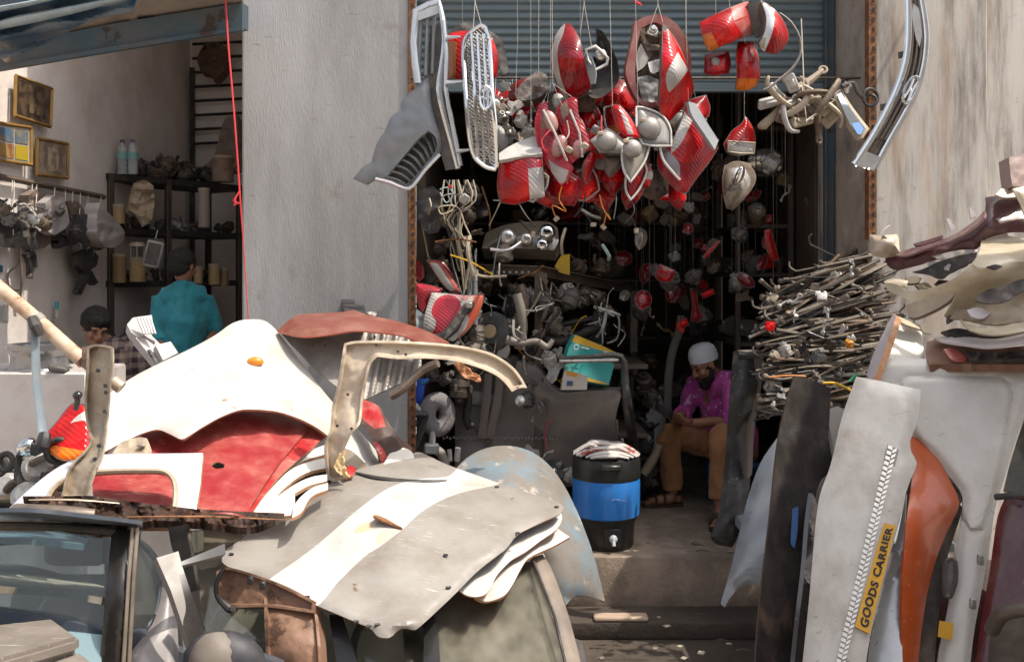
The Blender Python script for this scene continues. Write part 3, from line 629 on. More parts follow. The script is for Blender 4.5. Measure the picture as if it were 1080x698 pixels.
panel('bonnet_skin','bent white sheet directly under the grey bonnet','car panel',[(470,610),(505,580),(545,552),(590,538),(593,546),(587,558),(570,570),(554,582),(540,590),(525,605),(518,618),(511,627),(498,629),(486,624)],[(470,610,3.62),(590,540,4.16),(500,628,3.52),(554,582,3.84)],[M('pale_dirty_paint',(.62,.60,.57),.35,dirt=(.4,.35,.28),dirtamt=.2,coat=.3),rust_edge],rim=1,back=1,th=.01,roll=(.015,3),dent=(.02,18),seed=21)
panel('bonnet_skin','lowest white sheet peeping out under the bent white sheet','car panel',[(495,615),(530,590),(565,570),(585,555),(601,566),(585,575),(558,588),(549,600),(540,617),(531,628),(514,634),(500,630)],[(495,615,3.72),(601,566,4.12),(514,634,3.58),(558,588,3.88)],[_mc['pale_dirty_paint'],rust_edge],rim=1,back=1,th=.01,roll=(.012,3),dent=(.016,18),seed=25)
panel('bonnet','blue grey weathered bonnet leaning behind the striped grey bonnet','bonnet',[(478,497),(492,483),(508,474),(526,470),(545,471),(562,477),(578,489),(592,507),(606,533),(621,570),(631,603),(638,634),(626,630),(612,627),(604,630),(597,638),(588,615),(572,580),(556,548),(530,520),(500,505)],
      [(485,490,4.72),(540,471,4.95),(600,520,4.75),(637,632,4.45),(597,636,4.30),(540,510,4.55),(580,570,4.36)],[M('oxidised_blue_grey',(.21,.19,.17),.6,dirt=(.17,.14,.11),dirtamt=.45,dscale=5,c2=(.17,.235,.28),c2scale=3.5,scratch=.8,scol=(.08,.06,.05),spots=(.42,.38,.33),spscale=6,spt=(.58,.64)),rust_edge],rim=1,back=1,th=.012,roll=(.03,5),dent=(.02,40),seed=31)
# ================================================================ the wrecked car carrying the heap
carpaint = M('dull_blue_grey_car_paint',(.05,.065,.09),.4,dirt=(.15,.14,.13),dirtamt=.25,coat=.4)
car_black = M('black_car_trim',(.014,.013,.013),.28,dirt=(.09,.06,.04),dirtamt=.12,dscale=5,coat=.1)
carglass = glassmat('dirty_window_glass',(.62,.70,.73),.10,(.36,.35,.31),2.2)
wsglass = glassmat('dusty_windscreen',(.84,.86,.83),.12,(.54,.49,.40),2.6)
seatcloth = M('grey_beige_seat_cloth',(.42,.38,.33),.9,dirt=(.20,.17,.13),dirtamt=.4,dscale=4,sheen=.2)
t = Thing('wrecked_car','stripped dark car with dusty windows buried under the heap of panels','car')
b = MB()
b.sheet([(-40,640),(60,652),(120,668),(150,668),(200,690),(260,690),(300,700),(300,900),(-40,900)],[(-40,640,3.0),(150,668,3.12),(300,690,3.2),(-40,900,2.95),(300,900,3.15)],th=.06)
b.box((-1.25,3.9,.30),(2.9,1.4,.30),bev=.05); b.box((-2.75,3.75,.55),(.3,1.3,.8),bev=.08)
t.part('body',b,carpaint)
b = MB().sheet([(-30,541),(30,540),(90,546),(150,553),(150,561),(110,558),(60,553),(-30,552)],[(-30,545,3.12),(150,556,3.22),(60,550,3.15)],th=.012); t.part('roof_frame',b,carpaint)
b = MB().tube([W(-30,553,3.1),W(60,555,3.13),(W(122,561,3.18))],.012,8); t.part('window_rubber',b,rubber)
b = MB().sheet([(-30,555),(60,556),(120,562),(114,600),(110,640),(108,668),(60,664),(-30,650)],[(-30,555,3.12),(120,562,3.2),(108,668,3.1)],th=.006); t.part('window',b,carglass)
b = MB().sheet([(118,556),(143,559),(138,600),(133,650),(130,720),(103,720),(108,665),(113,610)],[(118,556,3.17),(143,559,3.16),(103,700,3.02),(130,700,3.02),(122,620,3.05)],th=.05,roll=(.015,4)); p = t.part('pillar',b,car_black)
for (xa,xb) in ((140,129),(145,135)):
    b = MB().tube([W(xa,556,3.12),W((xa+xb)/2+1,610,3.06),W(xb,720,3.0)],.006,6,flat=.6); t.part('trim',b,M('dull_trim',(.36,.30,.24),.35,m=.5,dirt=(.14,.1,.07),dirtamt=.4),p)
b = MB().sheet([(145,566),(160,578),(172,600),(168,630),(160,655),(150,668),(135,680),(140,620)],[(145,566,3.25),(172,600,3.3),(135,680,3.12)],th=.006); t.part('quarter_window',b,carglass)
b = MB().sheet([(172,598),(180,606),(186,640),(190,720),(138,720),(138,690),(152,670),(162,655),(169,632)],[(172,598,3.26),(188,640,3.22),(190,710,3.05),(138,700,3.03)],th=.03,roll=(.015,4)); t.part('rear_quarter',b,M('mauve_grey_paint',(.19,.175,.175),.4,dirt=(.25,.2,.17),dirtamt=.25,coat=.3))
b = MB().tube([W(147,572,3.3),W(162,588,3.33),W(172,599,3.34)],.012,8,flat=.6); t.part('blue_seal',b,M('bright_blue_seal',(.02,.17,.42),.4))
b = MB().sheet([(60,664),(108,669),(106,720),(86,720),(80,690)],[(60,664,3.07),(108,669,3.07),(90,715,3.0)],th=.02); t.part('door_sill',b,M('teal_reflection',(.26,.38,.42),.4))  # sill coloured pale teal for the blue it reflects
# right hand glass: windscreen with its pillars
b = MB().sheet([(425,664),(440,655),(470,628),(510,600),(556,592),(566,594),(590,650),(612,720),(430,720)],[(425,664,3.50),(556,592,3.98),(600,690,3.62),(440,710,3.34)],th=.006); t.part('windscreen',b,wsglass)
b = MB().sheet([(560,588),(572,584),(582,600),(600,650),(618,720),(601,720),(586,660)],[(560,588,3.98),(582,600,3.96),(610,715,3.52)],th=.035,roll=(.012,3)); p = t.part('pillar',b,M('brown_grey_trim',(.15,.12,.10),.5,dirt=(.3,.24,.18),dirtamt=.35))
b = MB().tube([W(563,592,3.94),W(585,650,3.68),W(601,720,3.46)],.006,6); t.part('rubber_seal',b,rubber,p)
b = MB().sheet([(446,648),(456,642),(462,668),(466,720),(444,720),(447,690)],[(446,648,3.44),(466,715,3.28),(444,715,3.28)],th=.03); t.part('pillar',b,car_black)
b = MB().sheet([(347,648),(361,648),(384,720),(358,720)],[(347,648,3.42),(384,715,3.28),(358,715,3.28)],th=.03); t.part('pillar',b,car_black)
b = MB().sheet([(334,640),(352,660),(362,720),(338,720)],[(334,640,3.5),(362,715,3.4),(338,715,3.4)],th=.006); t.part('window',b,wsglass)
b = MB().sheet([(362,648),(450,660),(446,720),(384,720)],[(362,648,3.55),(450,660,3.5),(400,720,3.4)],th=.006); t.part('window',b,wsglass)
b = MB().sheet([(-30,592),(30,596),(110,618),(108,630),(60,622),(-30,616)],[(-30,600,3.5),(110,622,3.35),(40,618,3.2)],th=.02,dent=(.01,12)); t.part('cream_strip',b,M('pale_cream',(.80,.68,.50),.8,dirt=(.35,.27,.18),dirtamt=.4))  # cream strip set close behind the side window glass
b = MB().sheet([(-30,558),(50,560),(95,568),(90,574),(30,568),(-30,566)],[(-30,560,3.6),(95,570,3.7),(30,567,3.55)],th=.02); t.part('window_reflection',b,M('teal_reflection'))  # pale strip painted in for a reflection in the side window
# cabin: dashboard, seats, far door
b = MB(); b.box(W(470,715,4.2),(1.2,.35,.25),bev=.05,seg=2); t.part('dashboard',b,dark_plastic)
for (x,y,Y) in ((70,690,4.0),(395,700,4.0)):
    b = MB(); b.box(W(x,y,Y),(.48,.16,.62),frame((0,.3,1)),.06,seg=2); s_ = t.part('seat',b,seatcloth)
    b = MB(); b.box(W(x,y,Y)+Vector((0,.1,.42)),(.26,.10,.18),None,.04,seg=2); t.part('headrest',b,seatcloth,s_)
b = MB().torus(W(420,684,3.75),(.1,-.6,.5),.17,.016); t.part('steering_wheel',b,black_plastic)
t.done()
# things lying in and against the wreck
m = MB().sheet([(508,700),(522,688),(540,682),(552,694),(560,720),(505,720)],[(508,700,3.75),(540,682,3.85),(530,720,3.7)],th=.05); single('foam_pad',m,seatcloth,'pale cushion wedge seen through the dusty windscreen','cushion')
m = MB().sheet([(565,700),(570,684),(578,690),(588,720),(564,720)],[(565,700,3.72),(578,690,3.8),(575,720,3.7)],th=.04); single('foam_pad',m,M('mustard_cloth',(.42,.36,.18),.9),'mustard cushion corner near the windscreen pillar','cushion')
for i,(o,c,lab) in enumerate([
    ([(200,560),(290,548),(300,560),(262,585),(215,600),(198,590)],[(200,560,3.8),(295,550,3.95),(215,600,3.7)],'dusty car window pane lying under the roof rail'),
    ([(208,600),(250,596),(285,640),(284,720),(240,720),(216,660)],[(208,600,3.75),(285,640,3.7),(240,715,3.5)],'dusty greenish car window behind the round headrest')]):
    single('car_window',MB().sheet(o,c,th=.006),glassmat('beige_dusty_glass',(.76,.80,.76),.22,(.50,.47,.39),2.5),lab,'window')
panel('car_seat_back','beige seat back behind the dusty loose windows','seat back',[(196,585),(300,560),(300,730),(205,730)],[(196,585,4.3),(300,560,4.4),(240,730,4.1)],[seatcloth],th=.12,dent=(.02,30))
panel('frame_corner','black and grey mitred window frame corner leaning beside the quarter window','frame',[(165,588),(188,581),(191,592),(237,573),(238,584),(192,596),(198,614),(210,650),(222,690),(207,700),(193,660),(180,622)],[(165,588,3.05),(237,577,3.2),(215,690,2.98),(190,620,3.02)],[M('grey_frame',(.22,.20,.18),.45,dirt=(.2,.16,.13),dirtamt=.3),car_black],
      zones=[([(188,577),(240,568),(240,588),(191,598)],1),([(189,606),(196,604),(226,690),(205,705),(193,660),(196,640)],1)],th=.03,smooth=False)
panel('window_channel','upright black window channel behind the mitred frame corner','frame',[(177,556),(196,553),(199,570),(208,622),(196,626),(190,590),(182,580)],[(177,556,3.25),(196,553,3.25),(205,622,3.2)],[car_black],th=.03)
panel('window_channel','thin grey channel behind the mitred frame corner, lower end','frame',[(188,640),(194,640),(206,720),(198,720)],[(188,640,3.1),(206,720,3.05),(198,720,3.05)],[grey_plastic],th=.03)
t = Thing('headrest','round topped grey and black headrest at the bottom of the heap','headrest')
m = MB().ell(W(237,700,2.9),(.125,.07,.095),frame((.15,0,1))); t.part('cushion',m,M('black_vinyl',(.02,.022,.03),.5,dirt=(.12,.1,.09),dirtamt=.3))
m = MB().ell(W(229,700,2.885),(.085,.068,.092),frame((-.1,0,1))); t.part('grey_cover',m,M('worn_grey_vinyl',(.20,.175,.15),.6,dirt=(.12,.08,.06),dirtamt=.45)); t.done()
t = Thing('bumper_mount','rust brown boxed steel crossmember under the corner of the striped bonnet','crossmember')
rb = M('rusty_brown_primer',(.24,.135,.085),.6,dirt=(.10,.05,.03),dirtamt=.45,dscale=7,spots=(.07,.035,.02),spscale=7,spt=(.57,.63),bump=.2)
t.part('arm',MB().sheet([(228,602),(240,598),(270,606),(300,618),(332,634),(330,646),(282,640),(248,640),(236,634),(228,622)],[(228,602,3.45),(330,636,3.32),(248,640,3.38)],th=.06,channel=(.02,2.5,1.5),dent=(.006,12),res=2.4),rb)
t.part('post',MB().sheet([(278,620),(300,622),(334,640),(338,680),(340,730),(284,730),(280,680)],[(278,620,3.42),(334,640,3.35),(340,720,3.2),(284,720,3.25),(308,680,3.22)],th=.06,channel=(.02,3,2),dent=(.006,14),res=2.6),rb)
t.part('hook',MB().tube([W(237,598,3.38),W(229,612,3.36),W(229,628,3.36),W(241,641,3.37),W(246,642,3.36)],[.006,.008,.009,.014,.012],8,smooth=3),black_plastic)
for (x,y) in ((264,612),(277,617)): t.part('slot',MB().box(W(x,y,3.33),(.018,.02,.026),None,.003),black_plastic)
t.done()
# battered metal cases bottom left
boxm = M('scuffed_grey_brown_steel',(.22,.19,.165),.5,m=.2,dirt=(.38,.33,.28),dirtamt=.35,dscale=7,scratch=1,scol=(.6,.55,.48))
def hexa(mb,A,B,C_,D,drop,bev=.012,mi=0):      # closed case: top corners A,B,C,D and depth of its walls
    bm = bmesh.new(); top = [bm.verts.new(v) for v in (A,B,C_,D)]; bot = [bm.verts.new(v-Vector((0,0,drop))) for v in (A,B,C_,D)]
    bm.faces.new(top); bm.faces.new(bot[::-1])
    for i in range(4): bm.faces.new([top[i],bot[i],bot[(i+1) % 4],top[(i+1) % 4]])
    bmesh.ops.recalc_face_normals(bm,faces=bm.faces[:]); bmesh.ops.bevel(bm,geom=bm.edges[:],offset=bev,segments=2,affect='EDGES')
    bm.verts.index_update(); mb.add([v.co.copy() for v in bm.verts],[[v.index for v in f.verts] for f in bm.faces],mi); bm.free(); return mb
t = Thing('steel_case','scuffed grey brown steel case in the bottom left corner','case')
zt = .98
t.part('lid',hexa(MB(),onZ(-60,664,zt),onZ(57,651,zt),onZ(85,671,zt),onZ(-60,712,zt),.045),boxm)
t.part('box',hexa(MB(),onZ(-60,664,zt)+Vector((0,-.004,-.047)),onZ(57,651,zt)+Vector((-.006,-.004,-.047)),onZ(85,671,zt)+Vector((-.006,.006,-.047)),onZ(-60,712,zt)+Vector((0,.006,-.047)),.4),boxm); t.done()
single('steel_case',hexa(MB(),onZ(40,702,.93),onZ(86,686,.93),onZ(104,700,.93),onZ(60,722,.93),.4),boxm,'smaller scuffed case corner in front of the steel case','case')
# dark odds and ends between the counter and the door frame
for i in range(16):
    x = R_.uniform(-5,62); y = R_.uniform(478,540) + max(0,(x-30))*-.4; Y = R_.uniform(3.75,4.2)
    m = MB(); k = i % 4
    if k == 0: m.tube([W(x-R_.uniform(8,20),y+R_.uniform(-9,9),Y),W(x,y,Y-.05),W(x+R_.uniform(8,20),y+R_.uniform(-9,9),Y)],R_.uniform(.008,.02),8,smooth=3)
    elif k == 1: m.box(W(x,y,Y),(R_.uniform(.08,.2),.06,R_.uniform(.03,.08)),Euler((R_.random(),R_.random(),R_.random())).to_matrix(),.01)
    elif k == 2: m.torus(W(x,y,Y),(R_.random()-.5,-1,R_.random()-.5),R_.uniform(.03,.06),.012)
    else: m.lathe([(0,0),(.05,0),(.06,.03),(.04,.05),(0,.05)],W(x,y,Y),(R_.random()-.5,-1,R_.random()),14)
    single(['bent_pipe','metal_block','rubber_ring','pulley'][k],m,[brown_iron,iron,rubber,alu][k],['short bent pipe in the dark tangle left of the white door frame','grimy metal block in the tangle left of the white door frame','rubber ring in the dark tangle left of the white door frame','small dull pulley in the tangle left of the white door frame'][k],['pipe','metal block','ring','pulley'][k],'scrap in the dark tangle left of the white door frame')
m = MB().sheet([(-20,500),(60,490),(95,560),(-20,570)],[(-20,500,4.45),(60,490,4.5),(0,570,4.2)],th=.05,dent=(.05,14)); single('rusty_sheet',m,dark_rust,'rusty sheet behind the tangle left of the white door frame','sheet')
# ================================================================ what hangs in front of the shop
RODZ = 3.72
t = Thing('hanging_rail','steel rod above the opening that carries the hanging lamps','rail')
t.part('rod',MB().tube([(-.75,5.32,RODZ),(2.5,5.32,RODZ)],.012,10),iron)
for x in (.75,2.4): t.part('bracket',MB().tube([(x,5.32,RODZ),(x,6.1 if x < 2 else 5.65,RODZ+.05)],.012,8),iron)
t.done()
t = Thing('hanging_rail','thin dark rod just below the shutter carrying the rear lamps','rail'); t.part('rod',MB().tube([(-.58,5.72,3.13),(2.0,5.72,3.13)],.008,8),iron)
for x in (.35,1.95): t.part('hanger',MB().tube([(x,5.72,3.13),(x,6.2,3.16)],.006,6),iron)
t.done()
def hang(px,py,Y,spread=0,Yt=5.32):               # wire(s) from a point on a lamp up to the rod
    a = W(px,py,Y); out = []
    for s in ((-1,1) if spread else (0,)):
        b = Vector((a.x+s*.004,Yt,RODZ)); mid = a.lerp(b,.5)+Vector((.003*s,0,-.004)); out.append([W(px+s*spread,py,Y),mid,b])
    return out
def vee(apx,apy,p,q,Y):                           # two strands from lamp corners to a knot, then one up
    k = W(apx,apy,Y); b = Vector((k.x,5.32,RODZ))
    return [[W(p[0],p[1],Y),k,b],[W(q[0],q[1],Y),k]]
Yh = 5.3
# --- big silver grey front grille hung on end
t = Thing('radiator_grille','silver car grille hung on end with a grey louvred bumper corner attached','grille')
sc_ = M('satin_chrome',(.70,.72,.73),.2,m=.85,dirt=(.42,.39,.36),dirtamt=.2)
def bar(pts,Y,r,flat=.7): return MB().tube([W(x,y,Y) for (x,y) in pts],r,8,flat=flat,smooth=3)
fr = MB()
fr.tube([W(x,y,5.22) for (x,y) in [(441,88),(438,66),(436,45),(439,12),(452,6),(463,3)]],.022,8,flat=.6)
fr.tube([W(x,y,5.20) for (x,y) in [(463,2),(467,20),(469,45),(466,72),(463,95),(468,120),(476,150),(483,178)]],[.02,.03,.032,.034,.036,.034,.03,.026],8,flat=.55,smooth=2)
fr.tube([W(x,y,5.17) for (x,y) in [(468,22),(471,60),(470,95),(477,130),(486,175)]],.012,8,smooth=2)
t.part('surround',fr,sc_)
t.part('top_plate',MB().sheet([(439,14),(462,5),(464,14),(441,22)],[(439,14,5.21),(464,8,5.2),(441,22,5.21)],th=.01),silver)
for (a,b) in (((444,22),(441,84)),((451,19),(449,80)),((458,17),(456,78))):
    t.part('grille_bar',MB().tube([W(*a,5.24),W(*b,5.24)],.010,6,flat=1.6),bluegrey_plastic)
t.part('center_web',MB().sheet([(454,30),(464,24),(467,60),(464,96),(470,125),(480,178),(470,180),(462,150),(453,98),(452,60)],[(454,30,5.26),(467,60,5.24),(475,178,5.22)],th=.01,dent=(.008,8)),dark_plastic)
corner = MB().sheet([(452,68),(448,80),(440,92),(430,100),(423,108),(423,116),(412,124),(406,138),(398,150),(393,165),(392,171),(384,175),(372,189),(386,195),(399,187),(408,192),(428,200),(440,190),(449,178),(462,163),(464,150),(459,130),(454,112),(452,90)],
    [(452,68,5.25),(372,189,5.42),(430,198,5.26),(462,160,5.2),(420,140,5.24),(448,110,5.2)],th=.02,dent=(.02,26),seed=7,roll=(.02,3),res=3.2,
    holes=[[(407,188),(420,172),(440,148),(452,138),(459,145),(460,158),(448,174),(436,188),(427,195)]])
p = t.part('bumper_corner',corner,bluegrey_plastic)
t.part('louvre_frame',MB().tube([W(x,y,5.22) for (x,y) in [(396,189),(412,193),(427,199),(436,196),(448,180),(464,163)]],.011,8,smooth=2),sc_,p)
lv = MB()
for i in range(9):
    a = i/8; x0,y0 = 407+a*46,187-a*49; x1,y1 = 429+a*32,196-a*38
    lv.tube([W(x0,y0,5.28),W((x0+x1)/2+1,(y0+y1)/2-2,5.25),W(x1,y1,5.26)],.013,6,flat=.55,smooth=2)
t.part('louvres',lv,M('louvre_grey',(.13,.125,.12),.5,dirt=(.3,.27,.24),dirtamt=.4),p)
t.part('louvre_back',MB().sheet([(404,189),(420,170),(452,136),(462,146),(462,160),(428,198)],[(404,189,5.33),(452,136,5.3),(462,160,5.3)],th=.01),black_plastic,p)
t.part('hanging_wire',MB().tube(hang(463,4,5.2)[0],.0016,5),wire_white); t.done()
# --- narrow chrome grille with the three-ellipse emblem
t = Thing('radiator_grille','narrow chrome framed mesh grille with a three ellipse emblem, hung on end','grille')
o = [(507,27),(512,30),(515,38),(517,60),(519,100),(523,140),(524,172),(522,179),(512,176),(501,166),(496,150),(492,110),(489,60),(490,44),(497,34)]
ol = catmull(o,True,3); fd = depthf([(507,27,5.12),(523,170,5.06),(490,50,5.12),(500,165,5.06),(505,100,5.02)]); yy = fd(np.array(ol))
t.part('surround',MB().tube([W(x,y,Y) for (x,y),Y in zip(ol,yy)],.012,8,closed=True),chrome)
t.part('mesh_back',MB().sheet(o,[(507,27,5.15),(523,170,5.09),(490,50,5.15),(500,165,5.09)],th=.012),M('grille_mesh',(.05,.05,.05),.5,dirt=(.22,.2,.18),dirtamt=.4,wave=(30,.8,'DIAGONAL')))
for k,u in enumerate((.28,.52,.76)):
    pts = [W(491+(k+1)*6.3+(y-40)*.055,y,5.05+abs(y-100)*.0006) for y in (36,70,100,135,172)]
    t.part('rib',MB().tube(pts,.009,6,flat=.7,smooth=2),chrome)
bx = MB()
for k in range(4):
    for j in range(24):
        y = 42+j*5.4; x = 494+k*6.4+(y-40)*.055
        bx.torus(W(x,y,5.08),(0,-1,0),.010,.003,8,5)
t.part('honeycomb',bx,M('dull_mesh',(.30,.28,.26),.4,m=.4))
e = MB(); cc = (512.5,103.5)
def ering(cx,cy,rx,ry,r):
    return [W(cx+rx*math.cos(a),cy+ry*math.sin(a),5.0) for a in [2*math.pi*k/28 for k in range(28)]]
e.tube(ering(*cc,6.2,12.2,0),.0075,7,closed=True); e.tube(ering(*cc,2.4,11.5,0),.005,6,closed=True); e.tube(ering(cc[0],cc[1]-3.5,5.8,4.4,0),.005,6,closed=True)
t.part('emblem',e,chrome)
for (a,b) in (((471,40),(486,39)),((470,88),(490,86)),((482,160),(497,158))): t.part('mounting_clip',MB().tube([W(*a,5.14),W(*b,5.12)],[.012,.006],7),sc_)
for wq in vee(501,2,(499,32),(508,28),5.12): t.part('hanging_wire',MB().tube(wq,.0016,5),wire_white)
t.done()

# --- lamps: outline, distance, colour zones
lamp('tail_lamp','red tail lamp with black bracket behind the narrow chrome grille',[(472,36),(482,33),(500,33),(520,40),(526,60),(525,82),(505,84),(473,84),(472,60)],[(472,60,5.42),(525,60,5.40),(500,36,5.42),(500,84,5.40)],
     zones=[([(471,44),(482,44),(480,85),(471,85)],1)],lens=[red_lens,M('dim_amber',(.30,.11,.03),.3,coat=.5)],
     extra_parts=[('bracket',MB().sheet([(475,35),(484,26),(496,24),(515,32),(530,45),(537,76),(530,80),(524,62),(516,44),(500,36)],[(475,35,5.45),(537,76,5.45),(500,30,5.46)],th=.03,dent=(.01,8)),dark_plastic)],wire=hang(488,30,5.44))
lamp('tail_lamp','tall maroon tail lamp with a pale edge, hung left of an open housing',[(597,23),(604,28),(612,42),(616,60),(620,78),(624,92),(618,100),(606,104),(594,100),(584,82),(580,62),(582,46),(588,33)],[(597,23,5.30),(582,60,5.28),(622,90,5.26),(600,104,5.28),(602,60,5.18)],
     zones=[([(597,20),(588,30),(584,45),(581,60),(586,84),(596,106),(601,106),(592,84),(588,62),(589,48),(594,36)],1),([(600,53),(615,55),(616,62),(600,62)],2)],lens=[dark_red_lens,clear_lens,pink_lens],wire=hang(612,45,5.3),bulge=.03)
def socket(px,py,Y,r=.03,mat=alu,axis=(0,-1,.2)):
    return MB().lathe([(0,0),(r,0),(r*1.05,.012),(r*.8,.014),(r*.75,.03),(r*.45,.034),(r*.4,.05),(0,.05)],W(px,py,Y),axis,18)
def dome(px,py,Y,r=.05,a=0,L=1.0):                # back of a moulded reflector bowl
    return MB().ell(W(px,py,Y+.02),(r,r*L,r*.55),frame((.1,-1,.2))@Matrix.Rotation(a,3,'Z'),18,10)
# open black housing next to it
t = Thing('lamp_housing','black open lamp housing with a silver frame beside the maroon lamp','lamp housing')
t.part('shell',MB().sheet([(628,30),(636,34),(645,50),(652,68),(652,86),(642,98),(630,104),(620,100),(614,88),(618,72),(628,58),(629,44)],[(628,30,5.34),(652,70,5.32),(630,104,5.3),(632,70,5.38)],th=.05,taper=.8,roll=(-.03,3)),black_plastic)
t.part('socket_frame',MB().tube([W(x,y,5.29) for (x,y) in [(618,53),(628,49),(635,55),(641,62),(640,68),(628,74),(620,64)]],.010,8,closed=True),reflector)
t.part('reflector',MB().sheet([(616,60),(622,56),(628,74),(627,88),(622,90),(617,76)],[(616,60,5.3),(628,74,5.27),(622,90,5.28)],th=.02),bluegrey_plastic)
t.part('reflector',dome(634,58,5.3,.035),reflector)
for wq in vee(616,3,(612,36),(624,50),5.3): t.part('hanging_wire',MB().tube(wq,.0016,5),wire_white)
t.done()
# big pair: open maroon housing + red/white lens
t = Thing('tail_lamp','large maroon rimmed tail lamp turned to show its open back','tail lamp')
t.part('rim',MB().sheet([(669,24),(680,18),(698,16),(714,26),(724,42),(729,64),(728,84),(722,100),(700,112),(680,112),(671,104),(664,90),(660,76),(663,58),(667,40)],[(669,24,5.28),(714,24,5.3),(728,80,5.32),(680,112,5.26),(662,76,5.26)],th=.05,holes=[[(676,30),(690,24),(700,28),(706,60),(702,106),(684,108),(673,100),(670,76),(672,50)]]),M('maroon_plastic',(.22,.035,.03),.35,dirt=(.4,.28,.22),dirtamt=.3,coat=.4))
t.part('back',MB().sheet([(675,26),(695,22),(712,50),(710,108),(684,110),(671,100),(668,76),(671,46)],[(675,26,5.36),(712,50,5.38),(684,108,5.34)],th=.03,dent=(.03,7)),brown_iron)
t.part('reflector',MB().sheet([(671,60),(676,46),(684,62),(680,70),(672,76)],[(671,60,5.3),(684,62,5.32),(672,76,5.3)],th=.01),pale_plastic)
t.part('reflector',MB().sheet([(683,66),(697,62),(697,74),(690,78),(686,76)],[(683,66,5.32),(697,62,5.33),(690,78,5.3)],th=.01),reflector)
t.part('socket',socket(688,33,5.33,.03,reflector),reflector)
t.part('foil',MB().sheet([(672,82),(684,80),(698,86),(696,108),(678,108)],[(672,82,5.3),(698,86,5.32),(680,108,5.28)],th=.02,dent=(.01,6)),grey_plastic)
for wq in vee(694,5,(683,36),(699,24),5.27): t.part('hanging_wire',MB().tube(wq,.0016,5),wire_white)
t.done()
lamp('tail_lamp','tall bright red tail lamp with a white diamond panel',[(699,25),(707,33),(718,52),(727,74),(732,94),(724,110),(712,122),(706,130),(697,122),(695,108),(697,78),(698,50)],[(699,25,5.20),(732,94,5.26),(706,130,5.18),(697,80,5.14),(712,80,5.12)],
     zones=[([(703,78),(715,55),(726,74),(717,86),(706,98),(703,90)],1),([(698,42),(704,50),(709,62),(706,64),(698,54)],2)],lens=[red_lens,clear_lens,pink_lens],bulge=.03)
# maroon lamp with grey C shaped frame
lamp('tail_lamp','dark red tail lamp with a grey C shaped frame below the white diamond lamp',[(728,106),(738,118),(752,140),(758,156),(748,172),(734,190),(723,206),(710,198),(694,178),(694,158),(706,152),(718,128),(722,108)],[(728,106,5.2),(758,156,5.22),(723,206,5.12),(694,165,5.16),(718,150,5.14)],
     zones=[([(722,118),(730,128),(718,152),(708,162),(708,150),(716,134)],1),([(696,156),(702,155),(716,172),(717,186),(704,176),(697,166)],2),([(726,106),(734,108),(757,146),(752,156),(742,142),(728,118)],3)],lens=[dark_red_lens,clear_lens,M('smoked_lens',(.20,.17,.18),.2,coat=.7),bluegrey_plastic],bulge=.03,
     extra_parts=[('frame',MB().sheet([(726,108),(734,110),(746,130),(758,148),(754,158),(742,140),(730,122)],[(726,108,5.1),(758,148,5.12),(742,140,5.09)],th=.02),bluegrey_plastic),('trim_edge',MB().tube([W(x,y,5.10) for (x,y) in [(696,154),(699,168),(708,180),(717,190)]],.007,6,smooth=3),pale_plastic)],wire=hang(726,106,5.2))
# two pinkish backs (centre)
for i,(o,c,lab,zz) in enumerate([
    ([(569,109),(577,108),(580,120),(590,145),(600,165),(605,178),(598,190),(592,196),(584,186),(574,168),(566,150),(564,128)],[(569,109,5.22),(604,178,5.14),(592,196,5.15),(566,150,5.2)],'pink backed tail lamp in the middle of the cluster, left of its pair',[([(578,168),(590,176),(600,180),(594,198),(584,188)],1),([(571,116),(576,116),(576,136),(571,136)],2)]),
    ([(590,110),(604,102),(609,104),(611,122),(619,140),(624,156),(612,165),(604,172),(597,160),(592,140),(586,124)],[(590,110,5.18),(609,104,5.16),(624,156,5.1),(604,172,5.12)],'red edged open tail lamp in the middle of the cluster, right of its pair',[([(590,113),(598,106),(600,120),(594,126)],2),([(600,105),(605,104),(608,130),(622,155),(616,160),(606,140)],0)])]):
    lamp('tail_lamp',lab,o,c,zones=zz,lens=[pink_lens if i == 0 else dark_red_lens,clear_lens,brown_iron],seed=i,bulge=.01,wire=[w for w in vee(581+i*2,88,(o[0][0]+3,o[0][1]+2),(o[1][0],o[1][1]+1),c[0][2])],hous=pink_lens,
         extra_parts=[('reflector',dome(581+i*29,128+i*6,5.14,.036,.3,1.7),M('pink_reflector',(.30,.10,.095),.35,coat=.4,dirt=(.4,.3,.25),dirtamt=.35)),('reflector',dome(590+i*22,154+i*1,5.11,.040,-.4,1.6),M('pink_reflector')),('socket',MB().box(W(600+i*17,158-i*4,5.07),(.035,.04,.03),Euler((.3,.5,.2)).to_matrix(),.005),beige_plastic),('rib',MB().tube([W(573+i*28,116,5.14),W(585+i*26,140,5.1),W(598+i*16,170-i*4,5.1)],.006,6),pale_plastic)])
